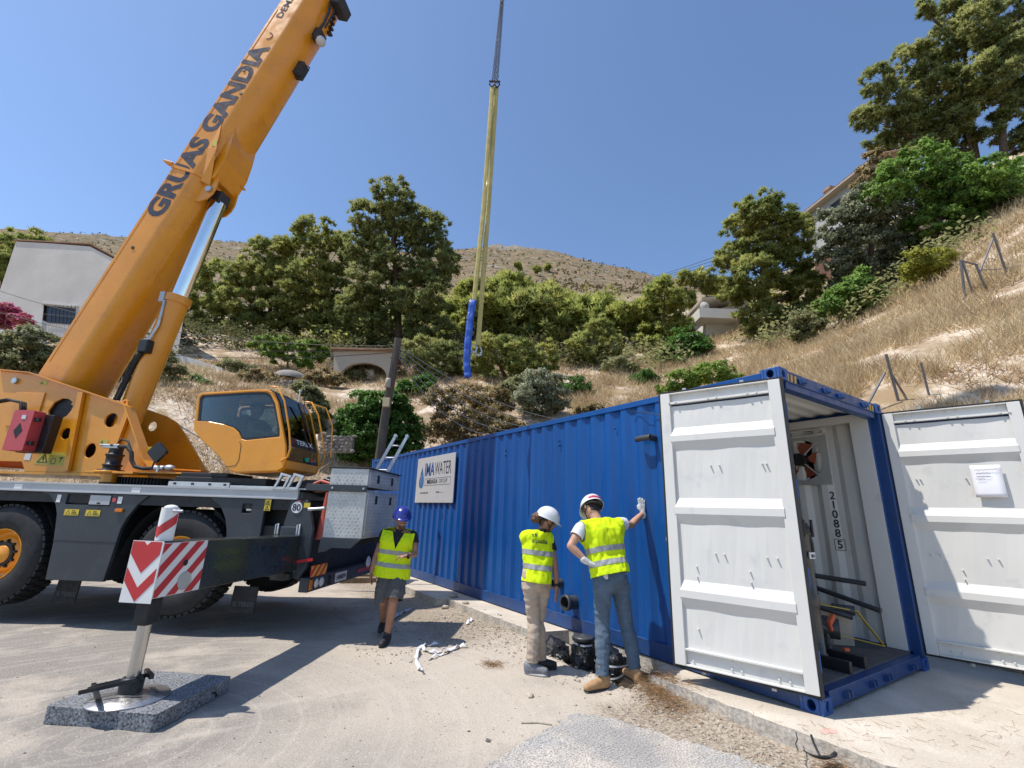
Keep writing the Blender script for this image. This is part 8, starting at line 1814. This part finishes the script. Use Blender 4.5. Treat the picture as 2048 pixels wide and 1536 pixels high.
# larger single stones
def stone(px, py, s, label, mat, sq=(1, .75, .5), zb=G0):
    p_ = on_z(px, py, zb); bm = bmesh.new(); bmesh.ops.create_icosphere(bm, subdivisions=2, radius=1.0); r_ = random.Random(int(px))
    for v in bm.verts:
        n = noise.noise(v.co * 1.3 + Vector((px, py, 0))); v.co = v.co * (1 + .35 * n); v.co = Vector((v.co.x * s * sq[0], v.co.y * s * sq[1], v.co.z * s * sq[2]))
    me = bpy.data.meshes.new("stone"); bm.to_mesh(me); bm.free(); me.materials.append(mat); o = bpy.data.objects.new("stone", me); COL.objects.link(o)
    o.location = (p_[0], p_[1], gz(p_[0], p_[1]) + s * sq[2] * .5); o.rotation_euler = (0, 0, r_.uniform(0, 6)); return tag(o, label, "stone", "loose stones in the yard")
m_st = M("pale_stone", (0.40, 0.35, 0.28), .95, var=.2, vscale=14, bump=.01, bscale=25); m_st2 = M("dark_stone", (0.12, 0.11, 0.10), .95, var=.2, vscale=14)
for px, py, s, lb, mt in ((1060, 1393, .045, "flat pale stone on the concrete between asphalt and grey shoes", m_st), (976, 1482, .022, "small dark stone near the bottom centre", m_st2), (1174, 1387, .02, "dark pebble left of the tan boots", m_st2), (1172, 1480, .014, "white chip on the asphalt patch", m_st),
                          (905, 1213, .10, "broken pale stone slab leaning at the slab corner", m_st), (890, 1222, .07, "pale stone lowest in the heap at the slab corner", m_st), (930, 1228, .06, "pale stone right of the heap at the slab corner", m_st), (960, 1247, .03, "small yellowish stone beside the slab edge", m_st), (938, 1462, .012, "tiny dark stone left of the bottom-centre stone", m_st2)):
    stone(px, py, s, lb, mt)
# crumpled white packing tape on the concrete
m_tape = M("packing_tape", (0.66, 0.67, 0.70), .45, var=.08, vscale=20)
def ribbon(pts_px, w, label, name="tape_strip", mat=None, h=.012, seed=0, grp="white tape scraps on the ground"):
    P = [on_z(x, y, G0) for x, y in pts_px]; fine = []
    for a, b_ in zip(P[:-1], P[1:]): fine += [a + (b_ - a) * t for t in np.linspace(0, 1, 7)[:-1]]
    fine.append(P[-1]); r_ = random.Random(seed); mb = MB(); vs = []; n = len(fine)
    for k, p_ in enumerate(fine):
        d = unit(fine[min(k + 1, n - 1)] - fine[max(k - 1, 0)]); s = np.array((-d[1], d[0], 0)); tw = math.sin(k * .7 + seed) * .8 + r_.uniform(-.3, .3); zz = gz(p_[0], p_[1]) + .006 + h * (1 + math.sin(k * .9 + seed))
        side = s * math.cos(tw) + V3(0, 0, 1) * math.sin(tw) * .7
        vs += [np.array((p_[0], p_[1], zz)) - side * w / 2 + V3(0, 0, abs(math.sin(tw)) * w * .4), np.array((p_[0], p_[1], zz)) + side * w / 2 + V3(0, 0, abs(math.sin(tw)) * w * .4)]
    mb.add(vs, [(2 * k, 2 * k + 2, 2 * k + 3, 2 * k + 1) for k in range(n - 1)], True); c = fine[n // 2]; o = mb.build(name, mat or m_tape, None, org=c, loc=c)
    md = o.modifiers.new("t", 'SOLIDIFY'); md.thickness = .002; return tag(o, label, "tape", grp)
ribbon([(845, 1350), (835, 1335), (832, 1318), (838, 1300), (850, 1293), (878, 1293)], .05, "crumpled white tape strip curling like a hook on the concrete", seed=1)
ribbon([(845, 1302), (862, 1308), (882, 1306), (905, 1302), (918, 1297), (935, 1297)], .05, "long white tape strip in the tape tangle pointing at the slab", seed=2)
ribbon([(856, 1322), (870, 1316), (890, 1309), (912, 1299)], .035, "narrow white tape strip lowest in the tape tangle", seed=3)
ribbon([(785, 1243), (797, 1232), (806, 1226), (820, 1221)], .06, "pale bluish tape scrap behind the left man's leg", seed=4, mat=M("tape_blue", (0.42, 0.46, 0.52), .5))
ribbon([(934, 1252), (940, 1247), (944, 1243)], .05, "short white scrap lying below the slab edge", seed=5)
# twigs and dry needle litter
def stick(pts_px, r, label, z=G0, mat=None):
    P = [on_z(x, y, z) for x, y in pts_px]; P = [V3(p_[0], p_[1], gz(p_[0], p_[1]) + r) for p_ in P]; mb = MB(); mb.tube(P, r, 6); c = P[0]; return tag(mb.build("twig", mat or m_bark, None, org=c, loc=c), label, "twig", "twigs on the ground")
stick([(1043, 1446), (1075, 1445), (1104, 1449)], .007, "thin curved twig lying left of the asphalt patch", mat=m_st)
stick([(1240, 1370), (1258, 1382), (1272, 1394)], .006, "dark twig beside the right tan boot")
lf_litter = leaf_mat("needle_litter", (0.26, 0.15, 0.07), (0.36, 0.235, 0.12), .2, 4, .9)
def litter(px, py, n, rad, label, z=G0, hgt=.03):
    c = on_z(px, py, z); d = rng.normal(size=(n, 3)) * np.array((1, 1, .18)); d /= np.linalg.norm(d, axis=1, keepdims=True); P = np.stack([c[0] + rng.normal(size=n) * rad, c[1] + rng.normal(size=n) * rad, np.zeros(n)], 1)
    P[:, 2] = [gz(a, b_) + abs(rng.normal()) * hgt + .004 for a, b_ in P[:, :2]]; s = np.cross(d, rdir(n)); s /= np.linalg.norm(s, axis=1, keepdims=True); L_ = rng.uniform(.04, .10, n)[:, None]
    V = np.stack([P - d * L_ / 2 - s * .0012, P - d * L_ / 2 + s * .0012, P + d * L_ / 2 + s * .0012, P + d * L_ / 2 - s * .0012], 1).reshape(-1, 3); o = bpy.data.objects.new("needle_litter", fast_mesh("needle_litter", V, np.arange(len(V)).reshape(-1, 4), lf_litter)); COL.objects.link(o); return tag(o, label, "litter", kind="stuff")
litter(1310, 1395, 900, .10, "dry brown pine needles heaped beside the slab edge"); litter(1345, 1420, 700, .13, "dry brown pine needles scattered along the slab"); litter(1672, 1522, 900, .05, "tuft of dry needles by the black scoop", 0.0, .05); litter(985, 1330, 250, .07, "brown stain of crumbs on the concrete", G0, .005)
for k in range(9): litter(1450 + 75 * k + rng.uniform(-30, 30), 1440 + rng.uniform(-25, 60), 26, .22, "single dry needles strewn over the slab", 0.0, .002)
# black scoop by the slab edge
c = on_z(1640, 1515, 0.0); mb = MB(); n = 12; vs = []
for i in range(n + 1):
    a = math.pi * i / n
    for r_, z in ((.0, .0), (.05, .004), (.085, .03)): vs.append(c + RH * (r_ * 1.25 * math.cos(a)) - FH * (r_ * math.sin(a)) + V3(0, 0, z + .005))
mb.add(vs, [(3 * i + j, 3 * i + j + 1, 3 * i + j + 4, 3 * i + j + 3) for i in range(n) for j in range(2)], True); sc = mb.build("scoop", m_black, None, org=c, loc=c); tag(sc, "broken black plastic scoop on the slab near the bottom edge", "scoop"); md = sc.modifiers.new("t", 'SOLIDIFY'); md.thickness = .006
mb = MB(); mb.tube([c + FH * .0 + V3(0, 0, .01), c + FH * .05 + V3(0, 0, .06), c + FH * .07 + V3(0, 0, .10)], .008, 6); mb.build("scoop_handle", m_black, sc, org=c)
# crack in the slab edge and the pink survey mark
mb = MB(); P = [on_z(x, y, .003) for x, y in ((1592, 1465), (1595, 1478), (1591, 1488), (1596, 1500))]; mb.tube([p_ for p_ in P], .004, 5); tag(mb.build("slab_crack", m_black, None, org=P[0], loc=P[0]), "dark vertical crack in the slab edge near the container corner", "crack")
p_ = on_z(1655, 1462, .0); mb = MB(); nn = [(on_z(x, y, .0)) for x, y in ((1638, 1463), (1642, 1458), (1660, 1457), (1674, 1461), (1675, 1467), (1655, 1467))]; mb.plate((0, 0, .0015), (1, 0, 0), (0, 1, 0), [(q[0], q[1]) for q in nn], .001); tag(mb.build("paint_mark", M("pink_spray", (0.62, 0.38, 0.32), .9, var=.1, vscale=30), None, org=p_, loc=p_), "faint pink spray mark on the slab by the container corner", "paint mark")
# timber under the crane rear
for k, (x, y, d) in enumerate(((700, 1158, 8.2), (722, 1150, 8.6))):
    a = on_z(680 + 5 * k, 1166 - 8 * k, G0 + .0); b_ = on_z(752 + 5 * k, 1166 - 8 * k, G0); mb = MB(); mb.beam(a + V3(0, 0, .06 + .0 * k), b_ + V3(0, 0, .06), .2, .12); c = (a + b_) / 2
    tag(mb.build("timber_block", M("timber", (0.22, 0.16, 0.10), .9, var=.25, vscale=6, stretch=(1, 6, 1)), None, .006, org=c, loc=c), ("nearer timber block lying under the crane's rear bumper", "farther timber block lying under the crane's rear bumper")[k], "timber", "timber blocks behind the crane")
# plastic-wrapped fittings waiting in the trench
m_wrap = M("black_film", (0.010, 0.010, 0.011), .14, var=.2, vscale=9, bump=.05, bscale=13, spec=.6)
def bundle(name, c, rad, label, seed, tapes=(), flat=1.0):
    bm = bmesh.new(); bmesh.ops.create_icosphere(bm, subdivisions=4, radius=1.0)
    for v in bm.verts:
        p_ = v.co.copy(); f = .92 + .26 * noise.noise(p_ * 1.5 + Vector((seed, 0, 0))) + .30 * abs(noise.noise(p_ * 3.2 + Vector((0, seed, 0)))) - .16 * abs(noise.noise(p_ * 7 + Vector((seed, 2, 0))))
        e = Vector([math.copysign(abs(q) ** .75, q) for q in p_]); v.co = Vector((e.x * rad[0], e.y * rad[1], e.z * rad[2])) * f
    for f in bm.faces: f.smooth = True
    me = bpy.data.meshes.new(name); bm.to_mesh(me); me.materials.append(m_wrap); o = bpy.data.objects.new(name, me); COL.objects.link(o); o.location = tuple(c); bm.free(); tag(o, label, "package", "black wrapped packages in the trench")
    for z, tilt, w in tapes:
        mb = MB(); n = 40; vs = []
        for i in range(n):
            a = 2 * math.pi * i / n; e = (math.copysign(abs(math.cos(a)) ** .75, math.cos(a)), math.copysign(abs(math.sin(a)) ** .75, math.sin(a))); k = math.sqrt(max(.1, 1 - (z * .9) ** 2)) * 1.10
            for dz in (-w / 2, w / 2): vs.append((e[0] * rad[0] * k, e[1] * rad[1] * k, z * rad[2] + dz + tilt * e[0] * rad[0]))
        mb.add(vs, [(2 * i, (2 * i + 2) % (2 * n), (2 * i + 3) % (2 * n), 2 * i + 1) for i in range(n)], True); mb.build("tape_band", m_tape, o)
    return o
bp1 = on_z(1118, 1305, -.30); bundle("wrapped_package", V3(-.50, 2.72, -.18), (.17, .20, .20), "bulky black wrapped package nearest the beige trousers", 1, ((-.35, .2, .02),))
bundle("wrapped_package", V3(-.36, 2.35, -.20), (.13, .14, .30), "upright black wrapped column with a round lid on top", 2, ((.80, 0, .02),))
lid = empty("round_lid", (-.36, 2.36, .09), 0, "round black lid on the wrapped column in trench", "lid"); mb = MB(); mb.lathe([(0, .045), (.03, .045), (.05, .03), (.10, .028), (.125, .02), (.125, -.02), (.0, -.02)], (0, 0, 0), n=26); mb.build("lid_disc", m_pipe, lid); mb = MB(); mb.lathe([(.128, -.016), (.132, .0), (.128, .012)], (0, 0, 0), n=26); mb.build("lid_rim", m_black, lid)
bundle("wrapped_package", V3(-.30, 1.98, -.10), (.15, .17, .16), "black wrapped package with white tape crossing beside the jeans", 3, ((.25, .0, .018), (-.2, .35, .018)))
bundle("wrapped_package", V3(-.42, 2.08, -.33), (.2, .22, .16), "lowest black wrapped package at the trench bottom", 4, ())
mb = MB(); n = 18; vs = [(math.cos(k * .7) * .05 * (1 + .4 * math.sin(k)), math.sin(k * .9) * .04, .02 * abs(math.sin(k * 1.7))) for k in range(n)]; mb.tube([np.array(v) for v in vs], .016, 5); c = V3(-.62, 1.78, -.10); tag(mb.build("blue_bag_scrap", M("blue_film", (0.12, 0.25, 0.5), .3), None, loc=tuple(c)), "small pale blue plastic scrap at the trench edge", "plastic scrap")
